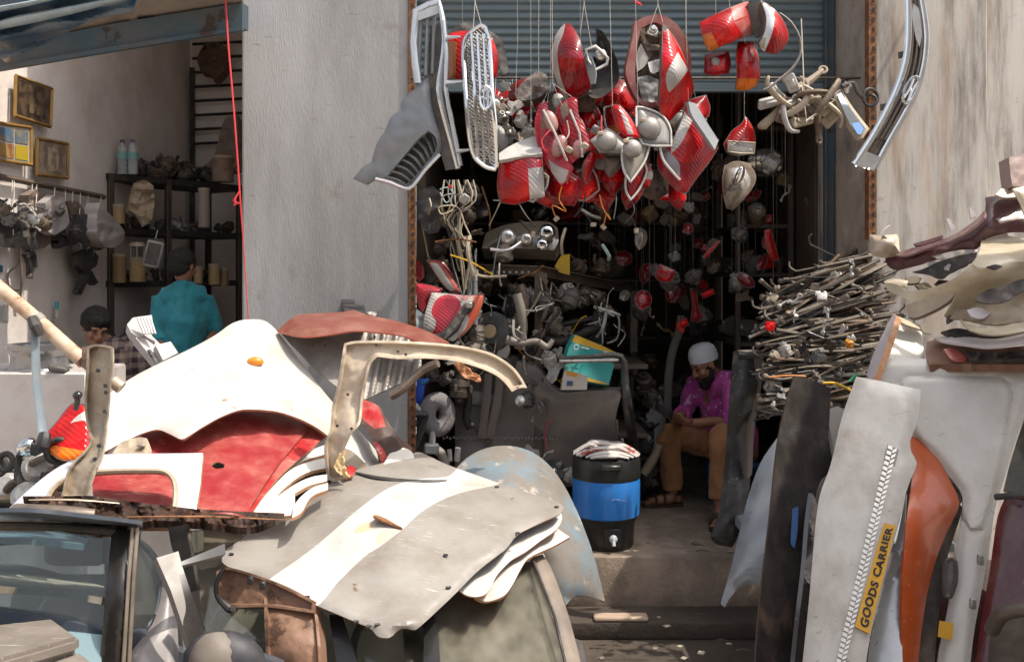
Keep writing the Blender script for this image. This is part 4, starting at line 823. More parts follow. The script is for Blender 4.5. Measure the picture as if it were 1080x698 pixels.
# grey backed lamps with round reflectors
for i,(o,c,zz,dm,lab) in enumerate([
    ([(644,110),(654,110),(664,122),(671,134),(677,146),(668,146),(657,142),(649,130)],[(644,110,5.12),(677,146,5.06),(650,132,5.1)],[([(655,120),(660,122),(669,142),(662,142)],1)],None,'small red wedge lamp with clear stripe above the grey backed lamps'),
    ([(671,113),(680,114),(698,122),(707,136),(708,154),(690,154),(678,152),(672,140)],[(671,113,5.16),(708,140,5.14),(680,152,5.08)],[],(685,135,5.07,.062),'grey backed lamp with a round silver reflector facing out'),
    ([(622,148),(640,134),(650,140),(664,154),(670,160),(656,162),(632,162)],[(622,148,5.1),(670,160,5.06),(640,134,5.12)],[],(640,149,5.03,.055),'grey lamp back lying flat with a round cap in the cluster'),
    ([(662,146),(675,146),(685,155),(680,170),(671,184),(665,192),(658,180),(656,160)],[(662,146,5.08),(685,155,5.1),(665,192,5.02)],[],(667,157,5.0,.05),'pointed grey lamp back hanging lowest of the grey backed lamps'),
    ([(668,178),(680,172),(682,182),(674,200),(665,211),(660,200),(661,184)],[(668,178,5.12),(682,182,5.14),(665,211,5.1)],[],None,'dark red pointed lens with white rim under the grey backed lamps'),
    ([(636,164),(656,164),(655,176),(643,188),(638,180)],[(636,164,5.14),(656,164,5.12),(643,188,5.1)],[],None,'small brown lamp tip between red lens and pointed grey lamp back'),
    ([(623,160),(629,160),(630,168),(624,182),(618,196),(615,186),(616,172)],[(623,160,5.1),(630,168,5.12),(617,196,5.1)],[],None,'narrow glossy red lens left of the grey lamp backs')]):
    L0 = [red_lens,dark_red_lens,red_lens]
    mt = [[red_lens,clear_lens],[grey_plastic],[grey_plastic],[M('khaki_plastic',(.24,.22,.18),.5,dirt=(.4,.36,.3),dirtamt=.3)],[dark_red_lens],[brown_iron],[red_lens]][i]
    ex = [('reflector',dome(*dm),M('dull_reflector',(.27,.255,.235),.38,m=.35,dirt=(.25,.21,.18),dirtamt=.35))] if dm else []
    if dm: ex += [('bulb_clip',MB().box(W(dm[0]-7,dm[1]-8,dm[2]+.01),(.03,.03,.02),None,.004),beige_plastic)]
    lamp('tail_lamp' if i in (0,4,6) else 'lamp_shell',lab,o,c,zones=zz,lens=mt,rimmat=pale_plastic if i in (1,3,4) else None,extra_parts=ex,seed=i,deep=.05,bulge=.012,wire=hang(o[0][0]+2,o[0][1]+2,c[0][2]) if i < 2 else None,cat='tail lamp' if i in (0,4,6) else 'lamp')
# square lamp with clear side, left
t_ = lamp('tail_lamp','square red tail lamp with ribbed clear side and dusty grey top',[(527,168),(556,163),(572,166),(574,190),(575,208),(560,211),(545,216),(527,214),(524,196)],[(527,168,5.20),(574,166,5.16),(575,208,5.14),(527,214,5.18),(552,190,5.14)],
     zones=[([(556,162),(575,162),(578,210),(559,214)],1),([(556,162),(572,162),(573,176),(556,178)],2)],lens=[red_lens,clear_lens,pink_lens],deep=.10,
     extra_parts=[('top_cover',MB().sheet([(523,164),(540,153),(562,144),(569,147),(572,162),(550,165),(527,169)],[(523,164,5.2),(562,144,5.3),(572,162,5.15),(527,169,5.16)],th=.02,dent=(.006,10)),pale_plastic)],wire=hang(560,146,5.25))
# upper right lamps
lamp('tail_lamp','long dusty red tail lamp with an amber end, slanting at the top',[(737,24),(752,16),(775,6),(789,1),(795,16),(797,35),(780,42),(760,50),(748,56),(742,44)],[(737,24,5.18),(789,1,5.26),(797,35,5.24),(748,56,5.14),(770,26,5.12)],
     zones=[([(740,38),(750,34),(758,50),(749,60),(742,50)],1),([(770,4),(788,-3),(792,16),(774,22)],2),([(775,24),(796,14),(800,35),(786,42)],2)],lens=[red_lens,amber_lens,M('dusty_red_lens',(.40,.05,.045),.35,coat=.4,dirt=(.45,.3,.25),dirtamt=.3)],wire=hang(770,10,5.22),bulge=.02)
lamp('tail_lamp','red crescent lamp with a white band inside a grey trim loop',[(802,0),(812,6),(824,18),(832,36),(828,50),(818,58),(804,54),(800,46),(806,34),(808,18)],[(802,0,5.14),(830,34,5.1),(804,54,5.08),(818,30,5.05)],
     zones=[([(800,-2),(808,4),(815,14),(816,28),(811,44),(806,56),(799,48),(806,34),(808,18)],1),([(800,40),(808,40),(806,52),(799,50)],2)],lens=[red_lens,M('pale_blue_lens',(.55,.60,.62),.2,coat=.6),beige_plastic],
     extra_parts=[('trim_loop',MB().tube([W(x,y,5.14) for (x,y) in [(822,14),(834,24),(843,40),(844,56),(836,72),(822,84),(812,92),(805,95)]],[.008,.012,.012,.012,.014,.012,.010,.008],8,flat=.6,smooth=3),grey_plastic),
                  ('bracket',MB().sheet([(788,4),(800,2),(808,18),(806,34),(797,40),(790,22)],[(788,4,5.22),(806,30,5.2),(797,40,5.22)],th=.04),dark_plastic)],wire=hang(803,3,5.12))
lamp('tail_lamp','upright red lamp with amber foot below the slanting lamp',[(778,44),(795,44),(800,60),(802,80),(798,92),(787,96),(775,95),(777,78),(776,58)],[(778,44,5.24),(798,50,5.22),(800,90,5.2),(776,94,5.2),(788,70,5.16)],
     zones=[([(772,83),(804,83),(802,98),(772,98)],1)],lens=[red_lens,amber_lens],wire=hang(786,46,5.22))
lamp('tail_lamp','small red lamp with round clear bulb window left of the upright lamp',[(743,58),(757,55),(769,54),(771,68),(769,78),(755,80),(742,78)],[(743,58,5.26),(770,56,5.26),(755,80,5.24)],lens=[dark_red_lens],extra_parts=[('bulb_window',dome(755,65,5.22,.025),clear_lens)],wire=hang(756,56,5.26))
# red lamp with clear square (lower right)
lamp('tail_lamp','red bodied lamp with a clear square end below the shutter',[(786,122),(793,132),(797,146),(796,162),(780,164),(766,160),(763,152),(772,138),(782,130)],[(786,122,5.34),(797,146,5.32),(764,158,5.28),(795,162,5.28)],zones=[([(767,148),(796,150),(796,166),(767,164)],1)],lens=[red_lens,clear_lens],deep=.09,wire=hang(785,124,5.33),
     extra_parts=[('frame',MB().tube([W(x,y,5.27) for (x,y) in [(768,149),(781,150),(796,151),(795,162),(781,162),(768,160)]],.006,6,closed=True),beige_plastic)])
# brown teardrop headlamp hanging in shade
lamp('headlamp','clear teardrop headlamp hanging below the square ended red lamp',[(764,175),(776,170),(790,172),(797,184),(795,196),(785,210),(773,222),(766,220),(762,204),(762,188)],[(764,175,5.6),(797,184,5.6),(770,222,5.55),(778,195,5.52)],lens=[M('tinted_lens',(.13,.105,.08),.1,coat=1,dirt=(.5,.42,.32),dirtamt=.2)],cat='headlamp',hous=brown_iron,wire=hang(778,172,5.58),
     extra_parts=[('reflector',MB().ell(W(780,186,5.515),(.045,.02,.06),frame((.3,-.2,1))),chrome)])
# grey/black wedge lamp left of the maroon one
t = Thing('lamp_housing','flat brown black lamp housing above the alternators','lamp housing')
t.part('shell',MB().sheet([(542,98),(552,86),(566,76),(576,78),(580,92),(570,102),(556,106),(546,106)],[(542,98,5.4),(570,77,5.44),(578,95,5.4),(550,106,5.36)],th=.05,dent=(.01,7)),M('brown_black_plastic',(.075,.06,.05),.5,dirt=(.25,.2,.16),dirtamt=.4))
t.part('cap',socket(566,94,5.36,.025),brown_iron); t.part('hanging_wire',MB().tube(hang(568,80,5.4)[0],.0016,5),wire_white); t.done()
# hanging metal pieces between grille and lamps
def junk(seed,px,py,Y,s,name=None):
    """one greasy machine part of random make-up around a picture point; returns (kind, mesh)"""
    r = random.Random(seed); c = W(px,py,Y); k = name or r.choice(['alternator','motor','bracket','pump','linkage','casting'])
    R = Euler((r.uniform(-1,1),r.uniform(-1,1),r.uniform(-3,3))).to_matrix(); m = MB()
    if k in ('alternator','motor','pump'):
        m.lathe([(0,-.9*s),(.25*s,-.9*s),(.25*s,-.7*s),(.7*s,-.6*s),(.75*s,-.2*s),(.68*s,-.16*s),(.68*s,.1*s),(.76*s,.14*s),(.7*s,.6*s),(.4*s,.7*s),(.4*s,.95*s),(.15*s,.95*s),(.15*s,1.15*s),(0,1.15*s)],c,R=R,seg=18)
        for a in range(3):
            an = a*2.1+r.random(); d = R@Vector((math.cos(an),math.sin(an),0)); m.box(c+d*.85*s,(.25*s,.3*s,.5*s),R,.04*s); m.lathe([(0,0),(.09*s,0),(.09*s,.6*s),(0,.6*s)],c+d*.9*s-R@Vector((0,0,.3*s)),R=R,seg=8)
        if k == 'pump': m.tube([c+R@Vector((.5*s,0,0)),c+R@Vector((1.1*s,.1*s,.3*s)),c+R@Vector((1.2*s,.2*s,1.0*s))],.16*s,8,smooth=3)
    elif k == 'bracket':
        pts = [(-.9,-.5),(-.5,-.65),(.4,-.4),(.9,-.6),(1,-.1),(.5,.1),(.6,.6),(.2,.8),(-.2,.3),(-.8,.2)]
        m.prism([(a*s*r.uniform(.85,1.15),b*s*r.uniform(.85,1.15)) for a,b in pts],.1*s,c,R,0,.02*s)
        m.prism([(-.5*s,-.3*s),(.2*s,-.35*s),(.1*s,.1*s),(-.4*s,.1*s)],.45*s,c+R@Vector((0,.2*s,0)),R,0,.02*s)
        for (a,b) in ((-.7,-.2),(.75,-.3),(.3,.5)): m.torus(c+R@Vector((a*s,-.06*s,b*s)),R@Vector((0,1,0)),.14*s,.045*s,14,6)
    elif k == 'linkage':
        m.tube([c+R@Vector((-1*s,0,-.3*s)),c+R@Vector((-.2*s,.15*s,.1*s)),c+R@Vector((.5*s,.1*s,-.1*s)),c+R@Vector((1.1*s,0,.4*s))],[.14*s,.10*s,.10*s,.16*s],8,smooth=3)
        m.ell(c+R@Vector((-1*s,0,-.3*s)),.24*s); m.torus(c+R@Vector((1.15*s,0,.42*s)),R@Vector((0,1,.2)),.2*s,.08*s,14,7); m.box(c,(.5*s,.35*s,.3*s),R,.05*s)
    else:
        m.box(c,(1.1*s,.7*s,.9*s),R,.12*s,seg=2); m.box(c+R@Vector((.5*s,0,.4*s)),(.6*s,.5*s,.6*s),R,.1*s,seg=2)
        for a in range(4): m.box(c+R@Vector(((-.4+.22*a)*s,-.38*s,0)),(.07*s,.2*s,.8*s),R,.01*s)
        m.lathe([(0,0),(.3*s,0),(.3*s,.25*s),(.2*s,.25*s),(.2*s,.1*s),(0,.1*s)],c+R@Vector((-.2*s,0,.45*s)),R=R,seg=16)
    return k,m
JC = {'alternator': 'alternator','motor': 'motor','pump': 'pump','bracket': 'bracket','linkage': 'linkage','casting': 'casting'}
hj = [(543,112,.055,'bracket'),(549,128,.06,'casting'),(560,118,.05,'linkage'),(532,106,.045,'linkage'),(538,138,.05,'bracket'),(556,140,.045,'motor'),(530,124,.05,'casting'),(612,142,.04,'linkage'),(634,128,.045,'bracket'),(628,138,.04,'casting'),(600,190,.03,'bracket'),(663,130,.045,'alternator'),(684,180,.03,'linkage'),(534,90,.035,'bracket')]
for i,(x,y,s,k) in enumerate(hj):
    k,m = junk(i+40,x,y,5.32+.04*(i % 3),s,k); t = Thing('hanging_'+k,'dusty metal %s wired up among the hanging red lamps' % JC[k],JC[k],'metal parts hung among the red lamps'); t.part('body',m,[alu,pale_plastic,steel,brown_iron][i % 4])
    t.part('hanging_wire',MB().tube([W(x,y,5.32),Vector((W(x,y,5.5).x,5.72,3.13))],.0010,4),wire_black); t.done()
SH = [[(-1,-.2),(-.5,-.75),(.3,-.9),(.95,-.4),(1,.3),(.3,.85),(-.6,.7)],[(-.5,-1.1),(.2,-.9),(.6,-.2),(.55,.6),(.1,1.2),(-.45,.7),(-.7,-.2)],[(-.9,-.7),(.8,-.8),(1,.1),(.7,.7),(-.2,.9),(-.9,.6)],[(-.3,-1.3),(.5,-.5),(.6,.4),(.1,1.1),(-.5,.5),(-.6,-.5)]]
for n in range(74):                                   # more lamps crowded behind the front row
    r = random.Random(n+600); x = r.uniform(512,735); y = r.uniform(98,205); Y = 5.38+.4*r.random(); s = r.uniform(15,24); a = r.uniform(-.6,.6)
    if y > 150 and (x < 540 or x > 715): y -= 45
    o = [(x+s*(u*math.cos(a)-v*math.sin(a))*r.uniform(.85,1.1),y+s*(u*math.sin(a)+v*math.cos(a))*r.uniform(.85,1.1)) for u,v in SH[n % 4]]; k = r.choice([0,0,0,0,1,1,1,2,3]); cc = [(x-s,y,Y+.03),(x+s,y,Y+r.uniform(-.06,.06)),(x,y+s,Y-.03),(x,y,Y-.03)]
    w3 = [W(x,y-s*.6,Y+.02),Vector((W(x,y,Y).x,5.72,3.13))]; z_ = [([(x-s*1.5,y+s*.15),(x+s*1.5,y-s*.05),(x+s*1.5,y+s*.4),(x-s*1.5,y+s*.5)],1)] if n % 2 else []
    lamp('tail_lamp' if k < 2 else 'lamp_shell','half hidden %s crowded behind the front row of hanging lamps' % ['red tail lamp','dark red tail lamp','grey backed lamp','brown backed lamp'][k],o,cc,zones=z_,lens=[[red_lens,[amber_lens,dark_red_lens,clear_lens][n % 3]],[dark_red_lens,red_lens],[grey_plastic,pale_plastic],[brown_iron,dark_plastic]][k],deep=.06,seed=n,cat='tail lamp' if k < 2 else 'lamp',group='lamps crowded behind the front row',wire=[w3],rimmat=pale_plastic if n % 9 == 0 else None,
         extra_parts=[('reflector',dome(x-3,y-2,Y-.03,.04,a,1.5),[grey_plastic,pale_plastic,alu][n % 3]),('socket',socket(x+8,y+6,Y-.06,.016),dark_plastic)] if k > 1 else [])
for n in range(26):                                   # and more, smaller with distance, back into the dark room
    r = random.Random(n+1600); x = r.uniform(655,812); y = r.uniform(185,348); Y = r.uniform(6.3,7.4); s = r.uniform(5,11); a = r.uniform(-1.6,1.6)
    o = [(x+s*(u*math.cos(a)-v*math.sin(a)),y+s*(u*math.sin(a)+v*math.cos(a))) for u,v in SH[n % 4]]; k = r.choice([0,1,1,1,2])
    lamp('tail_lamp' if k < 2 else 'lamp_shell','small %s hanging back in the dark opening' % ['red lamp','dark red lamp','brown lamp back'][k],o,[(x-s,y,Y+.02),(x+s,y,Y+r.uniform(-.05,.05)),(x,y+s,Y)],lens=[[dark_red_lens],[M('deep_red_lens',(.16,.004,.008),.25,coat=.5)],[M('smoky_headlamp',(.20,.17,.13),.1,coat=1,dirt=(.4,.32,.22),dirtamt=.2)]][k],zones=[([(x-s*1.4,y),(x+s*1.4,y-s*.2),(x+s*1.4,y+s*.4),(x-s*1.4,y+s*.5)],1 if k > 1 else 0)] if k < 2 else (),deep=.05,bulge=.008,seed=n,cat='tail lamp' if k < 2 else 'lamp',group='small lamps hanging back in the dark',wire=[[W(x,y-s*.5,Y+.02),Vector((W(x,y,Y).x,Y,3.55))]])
for i in range(10):                                   # loose wire loops in the cluster
    x = 560+i*13+R_.uniform(-6,6); y = R_.uniform(120,165) if i % 2 else R_.uniform(195,230)
    pts = [W(x+R_.uniform(-9,9),y-14,5.15),W(x+R_.uniform(-9,9),y,5.12),W(x+R_.uniform(-14,14),y+12,5.12),W(x+R_.uniform(-9,9),y+6,5.16),W(x+R_.uniform(-5,12),y+20,5.2)]
    t = Thing('wiring_loom','short loose loop of lamp wiring dangling from the hanging lamps','wire','loose wires dangling from the hanging lamps'); t.part('wire',MB().tube(pts,.0035,5,smooth=5),[wire_black,wire_red,M('orange_wire',(.6,.2,.03),.5),wire_white][i % 4])
    t.part('connector',MB().box(pts[-1],(.022,.018,.03),Euler((.3,.4*i,.3)).to_matrix(),.003),[beige_plastic,pale_plastic][i % 2]); t.done()
# handles and arms bundle (right)
hb = [(822,98),(835,88),(846,95),(858,100),(866,112),(850,112),(838,110),(826,116),(816,122),(834,124),(845,128),(862,124),(872,118),(812,108),(856,84),(872,102),(880,122),(828,106),(842,100),(848,120)]
for i,(x,y) in enumerate(hb):
    r = random.Random(i+90); c = W(x,y,5.22+.05*(i % 3)); R = Euler((r.uniform(-.6,.6),r.uniform(-3,3),r.uniform(-.6,.6))).to_matrix(); m = MB(); L = r.uniform(.07,.12)
    if i % 3 == 0: m.tube([c+R@Vector((-L,.01,-.02)),c+R@Vector((-L*.8,-.02,.015)),c+R@Vector((0,-.03,.025)),c+R@Vector((L*.8,-.02,.015)),c+R@Vector((L,.01,-.02))],[.014,.018,.02,.018,.014],9,smooth=3,flat=.7)
    elif i % 3 == 1: m.box(c,(L*1.3,.03,.06),R,.012,seg=2); m.box(c+R@Vector((0,-.015,0)),(L*.7,.02,.03),R,.006); m.lathe([(0,0),(.02,0),(.02,.02),(0,.02)],c+R@Vector((L*.45,-.01,.0)),R@Vector((0,-1,0)),12)
    else: m.tube([c+R@Vector((-L,0,.02)),c,c+R@Vector((L,0,-.03))],[.012,.02,.026],8); m.ell(c+R@Vector((L,0,-.03)),(.03,.03,.02)); m.torus(c+R@Vector((-L,0,.02)),R@Vector((0,1,0)),.02,.007,12,6)
    single('door_handle',m,[beige_plastic,pale_plastic,M('cream_plastic',(.40,.33,.25),.45,dirt=(.3,.22,.15),dirtamt=.3),brown_iron][i % 4],'dusty cream door handle tied in the bunch beside the shutter','door handle','door handles tied in a bunch by the shutter')
m = MB()
for (a,b) in (((845,20),(848,94)),((846,90),(851,130)),((822,128),(829,112))): m.tube([W(*a,5.3),W(*b,5.2)],.003,5)
m.tube([W(848,90,5.2),W(880,106,5.2),W(850,128,5.18)],.006,6); single('tie_wire',m,wire_white,'pale tie wire holding the bunch of door handles','wire')
# interior mirror with a blue reflection painted on its glass
t = Thing('rear_view_mirror','cream framed interior mirror with a painted blue reflection tied beside the shutter','mirror')
o = [(879,98),(887,94),(900,114),(917,136),(910,146),(905,146),(893,128),(880,104)]
t.part('frame',MB().sheet(o,[(880,98,5.2),(917,136,5.16),(905,146,5.14)],th=.03,roll=(.008,2)),beige_plastic)
t.part('glass',MB().sheet([(883,100),(887,98),(898,116),(913,136),(908,142),(904,141),(894,126)],[(883,100,5.185),(913,136,5.145),(904,142,5.125)],th=.003),M('mirror_glass',(.62,.70,.78),.03,m=1,dirt=(.4,.4,.38),dirtamt=.1)); 
t.part('blue_reflection',MB().sheet([(893,119),(899,117),(911,136),(908,142),(904,141)],[(893,119,5.163),(911,136,5.140),(904,142,5.120)],th=.002),M('blue_reflection',(.03,.16,.50),.1,coat=1)); t.done()
m = MB().torus(W(918,103,5.25),(.3,-1,0),.045,.009); m.torus(W(918,106,5.25),(-.2,-1,.2),.03,.007); m.tube([W(888,92,5.2),W(900,88,5.22),(W(905,98,5.22)),W(912,104,5.25)],.012,7,smooth=3); single('cable_coil',m,black_plastic,'small black cable coil next to the cream mirror','cable')
k,m = junk(77,893,92,5.22,.04,'bracket'); single('mirror_bracket',m,reflector,'shiny bracket just above the cream mirror','bracket')
# long curved chrome grille with the slanted H emblem on the pier
t = Thing('radiator_grille','long curved chrome grille with an oval slanted H emblem hung on the whitewashed pier','grille')
left = [(957,-20),(958,10),(958,40),(955,66),(947,92),(935,118),(920,145),(901,174)]
right = [(968,-20),(974,12),(977,40),(974,70),(966,96),(953,122),(938,148),(922,178)]
Yg = 5.36
t.part('surround',MB().tube([W(x,y,Yg) for (x,y) in left],.020,8,flat=.6,smooth=3),chrome)
t.part('surround',MB().tube([W(x,y,Yg) for (x,y) in right],.019,8,flat=.6,smooth=3),chrome)
t.part('end_cap',MB().sheet([(900,175),(914,160),(930,166),(922,180)],[(900,175,Yg-.01),(930,166,Yg-.01),(922,180,Yg-.01)],th=.02),silver)
back = left+right[::-1]
t.part('mesh_back',MB().sheet(back,[(957,10,Yg+.02),(974,20,Yg+.02),(901,174,Yg+.02)],th=.015),M('brown_black_mesh',(.06,.045,.04),.45,dirt=(.25,.2,.17),dirtamt=.4))
for k in (.25,.5,.75): t.part('rib',MB().tube([W(a[0]*(1-k)+b[0]*k,a[1]*(1-k)+b[1]*k,Yg-.004) for a,b in zip(left[:-1],right[:-1])],.006,6,smooth=3),M('grey_rib',(.22,.19,.17),.3,m=.4))
e = MB(); c0 = np.array((960.5,95.0)); ax = np.array((.42,-.91)); bx_ = np.array((.91,.42))
def ep(u,v): q = c0+ax*u+bx_*v; return W(q[0],q[1],Yg-.05)
e.tube([ep(15*math.cos(a),6.2*math.sin(a)) for a in [2*math.pi*k/30 for k in range(30)]],.008,7,closed=True)
e.tube([ep(-11,-3.4),ep(0,-1.6),ep(12,-2.2)],.007,6,smooth=3); e.tube([ep(-12,2.2),ep(0,1.6),ep(11,3.4)],.007,6,smooth=3); e.tube([ep(2,-2),ep(-2,2)],.007,6)
t.part('emblem',e,chrome)
t.part('top_window',MB().sheet([(963,4),(969,10),(972,36),(970,50),(966,40),(962,18)],[(963,4,Yg-.01),(972,36,Yg-.01),(966,40,Yg-.01)],th=.02),silver)
for (x,y) in ((951,58),(932,113)): t.part('mounting_tab',MB().sheet([(x-3,y-3),(x+3,y-4),(x+2,y+3),(x-3,y+4)],[(x,y,Yg+.02)],th=.01),dark_plastic)
t.done()
# hooks and thin wires high on the shutter
for i,x in enumerate((545,722)):
    m = MB().tube([Vector((W(x,0,5.4).x,5.32,RODZ)),W(x+1,40+i*9,5.4),W(x-1+i,96+i*3,5.38)],.0012,5); single('hanging_wire',m,wire_white,'thin pale wire hanging straight down in front of the shutter','wire','thin wires in front of the shutter')
m = MB().tube([W(664,-6,5.32),W(671,2,5.3),W(676,5,5.3),W(670,3,5.31)],.006,6,smooth=3); single('red_tape',m,wire_red,'scrap of red tape at the top of the shutter','tape')
# ================================================================ inside the open shop
def P3(x,y,z): return Vector((x,y,z))
tin = M('old_tin',(.28,.20,.10),.45,m=.4,dirt=(.10,.07,.04),dirtamt=.4)
# storage racks with boards and posts
def rack(name,label,x0,x1,y0,y1,zs,post=.04,mat=None):
    mat = mat or iron; t = Thing(name,label,'shelving')
    for x in (x0,x1):
        for y in (y0,y1): t.part('post',MB().box(((x),(y),(zs[-1]+.3+.38)/2),(post,post,zs[-1]+.3-.38),bev=.004),mat)
    for z in zs: t.part('board',MB().box(((x0+x1)/2,(y0+y1)/2,z),(x1-x0+.02,y1-y0+.02,.03),bev=.004),mat)
    t.done()
rack('storage_rack','dark steel rack along the back wall deep inside the shop',-.35,1.75,8.7,9.3,(.9,1.45,1.95,2.45,2.95))
rack('storage_rack','tall brown rack against the right wall behind the seated man',1.62,2.0,7.15,8.5,(1.0,1.5,2.0,2.35,2.72,3.05),mat=M('brown_rack_paint',(.10,.075,.06),.6,dirt=(.04,.03,.025),dirtamt=.4))
rs = random.Random(11)
def clutter(i,c,s,dark=True):
    k = rs.choice(['tin','box','headlamp','junk','junk','lamp','coil'])
    if k == 'tin':
        m = MB().lathe([(0,0),(.6*s,0),(.6*s,1.5*s),(.55*s,1.55*s),(0,1.55*s)],c,seg=14); single('tin',m,rs.choice([tin,iron,brown_iron]),'small old tin on the dark racks inside the shop','tin','tins on the dark racks')
    elif k == 'box':
        m = MB().box(c+Vector((0,0,.6*s)),(1.6*s,1.0*s,1.2*s),Euler((0,0,rs.uniform(-.5,.5))).to_matrix(),.01); single('parts_box',m,rs.choice([M('brown_card',(.24,.16,.09),.8,dirt=(.1,.07,.04),dirtamt=.4),dark_plastic,brown_iron]),'small grimy parts box on the dark racks inside the shop','box','boxes on the dark racks')
    elif k == 'headlamp':
        m = MB().lathe([(0,-.3*s),(.5*s,-.3*s),(1.0*s,.25*s),(1.05*s,.3*s),(.95*s,.36*s),(.5*s,.5*s),(0,.55*s)],c+Vector((0,0,.9*s)),(rs.uniform(-.5,.5),-1,rs.uniform(-.1,.4)),20,sx=1.2,sy=.8)
        single('headlamp',m,[M('smoky_headlamp',(.20,.17,.13),.1,coat=1,dirt=(.4,.32,.22),dirtamt=.2),reflector][rs.random() < .4],'round old headlamp among the dark shelves','headlamp','headlamps on the dark racks')
    elif k == 'lamp':
        m = MB().box(c+Vector((0,0,.6*s)),(1.7*s,.7*s,1.0*s),Euler((rs.uniform(-.3,.3),rs.uniform(-.4,.4),rs.uniform(-.6,.6))).to_matrix(),.12*s,seg=2)
        single('spare_lamp',m,rs.choice([red_lens,dark_red_lens,red_lens,amber_lens]),'spare red lamp glinting on the dark racks','lamp','spare lamps on the dark racks')
    elif k == 'coil':
        m = MB().torus(c+Vector((0,0,.5*s)),(rs.uniform(-1,1),-1,.4),.9*s,.22*s,18,7); single('hose_coil',m,rs.choice([rubber,brown_iron]),'coiled hose on the dark racks inside the shop','hose','hoses on the dark racks')
    else:
        kk,m = junk(i+300,540+c.x/c.y*K,HZ-(c.z+.6*s-CZ)/c.y*K,c.y,s*.8); single('spare_'+kk,m,rs.choice([iron,brown_iron,alu,dark_plastic,steel]),'greasy %s stored on the dark racks' % JC[kk],JC[kk],'greasy machine parts on the dark racks')
i = 0
for z in (.9,1.45,1.95,2.45,2.95):
    for x in np.arange(-.25,1.7,.27): i += 1; clutter(i,P3(x+rs.uniform(-.06,.06),rs.uniform(8.65,8.95),z+.016),rs.uniform(.07,.14))
for z in (1.0,1.5,2.0,2.35,2.72):
    for y in np.arange(7.22,8.5,.26): i += 1; clutter(i,P3(rs.uniform(1.66,1.85),y,z+.016),rs.uniform(.06,.11))
# lamps and glints hanging deeper inside
for j,(x,y,Y,s,mt) in enumerate([(728,292,6.9,.05,2),(741,300,6.85,.05,1),(722,318,6.8,.06,2),(745,262,7,.045,0),(700,232,6.7,.05,3),(690,200,6.4,.04,0),(702,206,6.4,.03,0),(735,232,6.8,.05,3),(718,345,6.7,.04,5),(752,256,6.7,.04,2),(712,262,7.0,.05,3),(735,208,6.6,.05,2),(696,214,6.6,.06,2),(660,232,6.9,.07,3),(640,250,7.1,.07,2),(745,275,6.8,.05,2)]):
    r = random.Random(j); R = Euler((r.uniform(-.4,.4),r.uniform(-1.4,1.4),r.uniform(-.5,.5))).to_matrix(); c = W(x,y,Y)
    t = Thing('hanging_lamp','small spare lamp hanging in the dark behind the red cluster','lamp','small lamps hanging in the dark'); ol = [(-.9,-.5),(-.2,-.8),(.8,-.5),(1.1,.3),(.3,.8),(-.7,.6)]
    t.part('lens',MB().prism([(a_*s*r.uniform(.8,1.2),b_*s*r.uniform(.7,1.1)) for a_,b_ in ol],.5*s,c,R,0,.12*s),[red_lens,dark_red_lens,iron,iron,brown_iron,red_lens][mt])
    t.part('socket',MB().lathe([(0,0),(.4*s,0),(.4*s,.5*s),(0,.5*s)],c+R@Vector((0,.2*s,0)),R@Vector((0,1,0)),12),dark_plastic)
    t.part('hanging_wire',MB().tube([c,Vector((c.x,c.y,3.55))],.002,4),wire_black); t.done()
lamp('tail_lamp','thin bright red strip lamp hanging in the dark at right',[(806,243),(813,241),(817,255),(822,274),(816,275),(810,268),(807,256)],[(806,243,6.35),(822,274,6.35),(810,268,6.35)],lens=[red_lens],deep=.04,wire=[[W(809,243,6.36),Vector((W(809,243,6.36).x,6.36,3.55))]])
lamp('tail_lamp','thin slanting red strip lamp deep in the dark opening',[(740,271),(757,253),(761,254),(744,274)],[(740,271,6.3),(761,254,6.3),(744,274,6.3)],lens=[red_lens],deep=.03,bulge=.003,wire=[[W(757,254,6.3),Vector((W(757,254,6.3).x,6.3,3.55))]])
lamp('tail_lamp','small red lamp pair glowing just below the silver backed lamps',[(683,196),(690,192),(697,202),(707,205),(706,213),(694,210)],[(683,196,6.0),(707,205,6.0),(694,210,6.0)],lens=[red_lens],deep=.04,wire=[[W(690,194,6.0),Vector((W(690,194,6.0).x,6.0,3.55))]])
lamp('tail_lamp','dim orange red lamp body hanging above the white cap',[(727,303),(735,306),(737,325),(742,334),(736,340),(728,338),(730,322)],[(727,303,6.7),(742,334,6.7),(728,338,6.7)],lens=[dark_red_lens],deep=.04,wire=[[W(730,305,6.7),Vector((W(730,305,6.7).x,6.7,3.55))]])
lamp('tail_lamp','small lit red square lamp left of the orange red lamp body',[(716,339),(724,335),(727,343),(718,347)],[(716,339,6.5),(727,343,6.5),(724,335,6.5)],lens=[red_lens],deep=.04,wire=[[W(722,337,6.5),Vector((W(722,337,6.5).x,6.5,3.55))]])
lamp('tail_lamp','small lit red square lamp hanging right above the white cap',[(739,310),(752,304),(754,310),(742,315)],[(739,310,6.4),(754,310,6.4),(752,304,6.4)],lens=[red_lens],deep=.04,wire=[[W(746,307,6.4),Vector((W(746,307,6.4).x,6.4,3.55))]])
rh = random.Random(66)
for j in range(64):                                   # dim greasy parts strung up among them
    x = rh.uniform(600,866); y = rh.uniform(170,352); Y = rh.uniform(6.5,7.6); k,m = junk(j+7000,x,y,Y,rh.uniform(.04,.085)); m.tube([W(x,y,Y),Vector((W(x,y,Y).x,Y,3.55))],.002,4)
    single('strung_'+k,m,rh.choice([iron,brown_iron,dark_plastic,brown_iron,alu,tin]),'dim %s strung up in the dark opening' % JC[k],JC[k],'parts strung up in the dark opening')
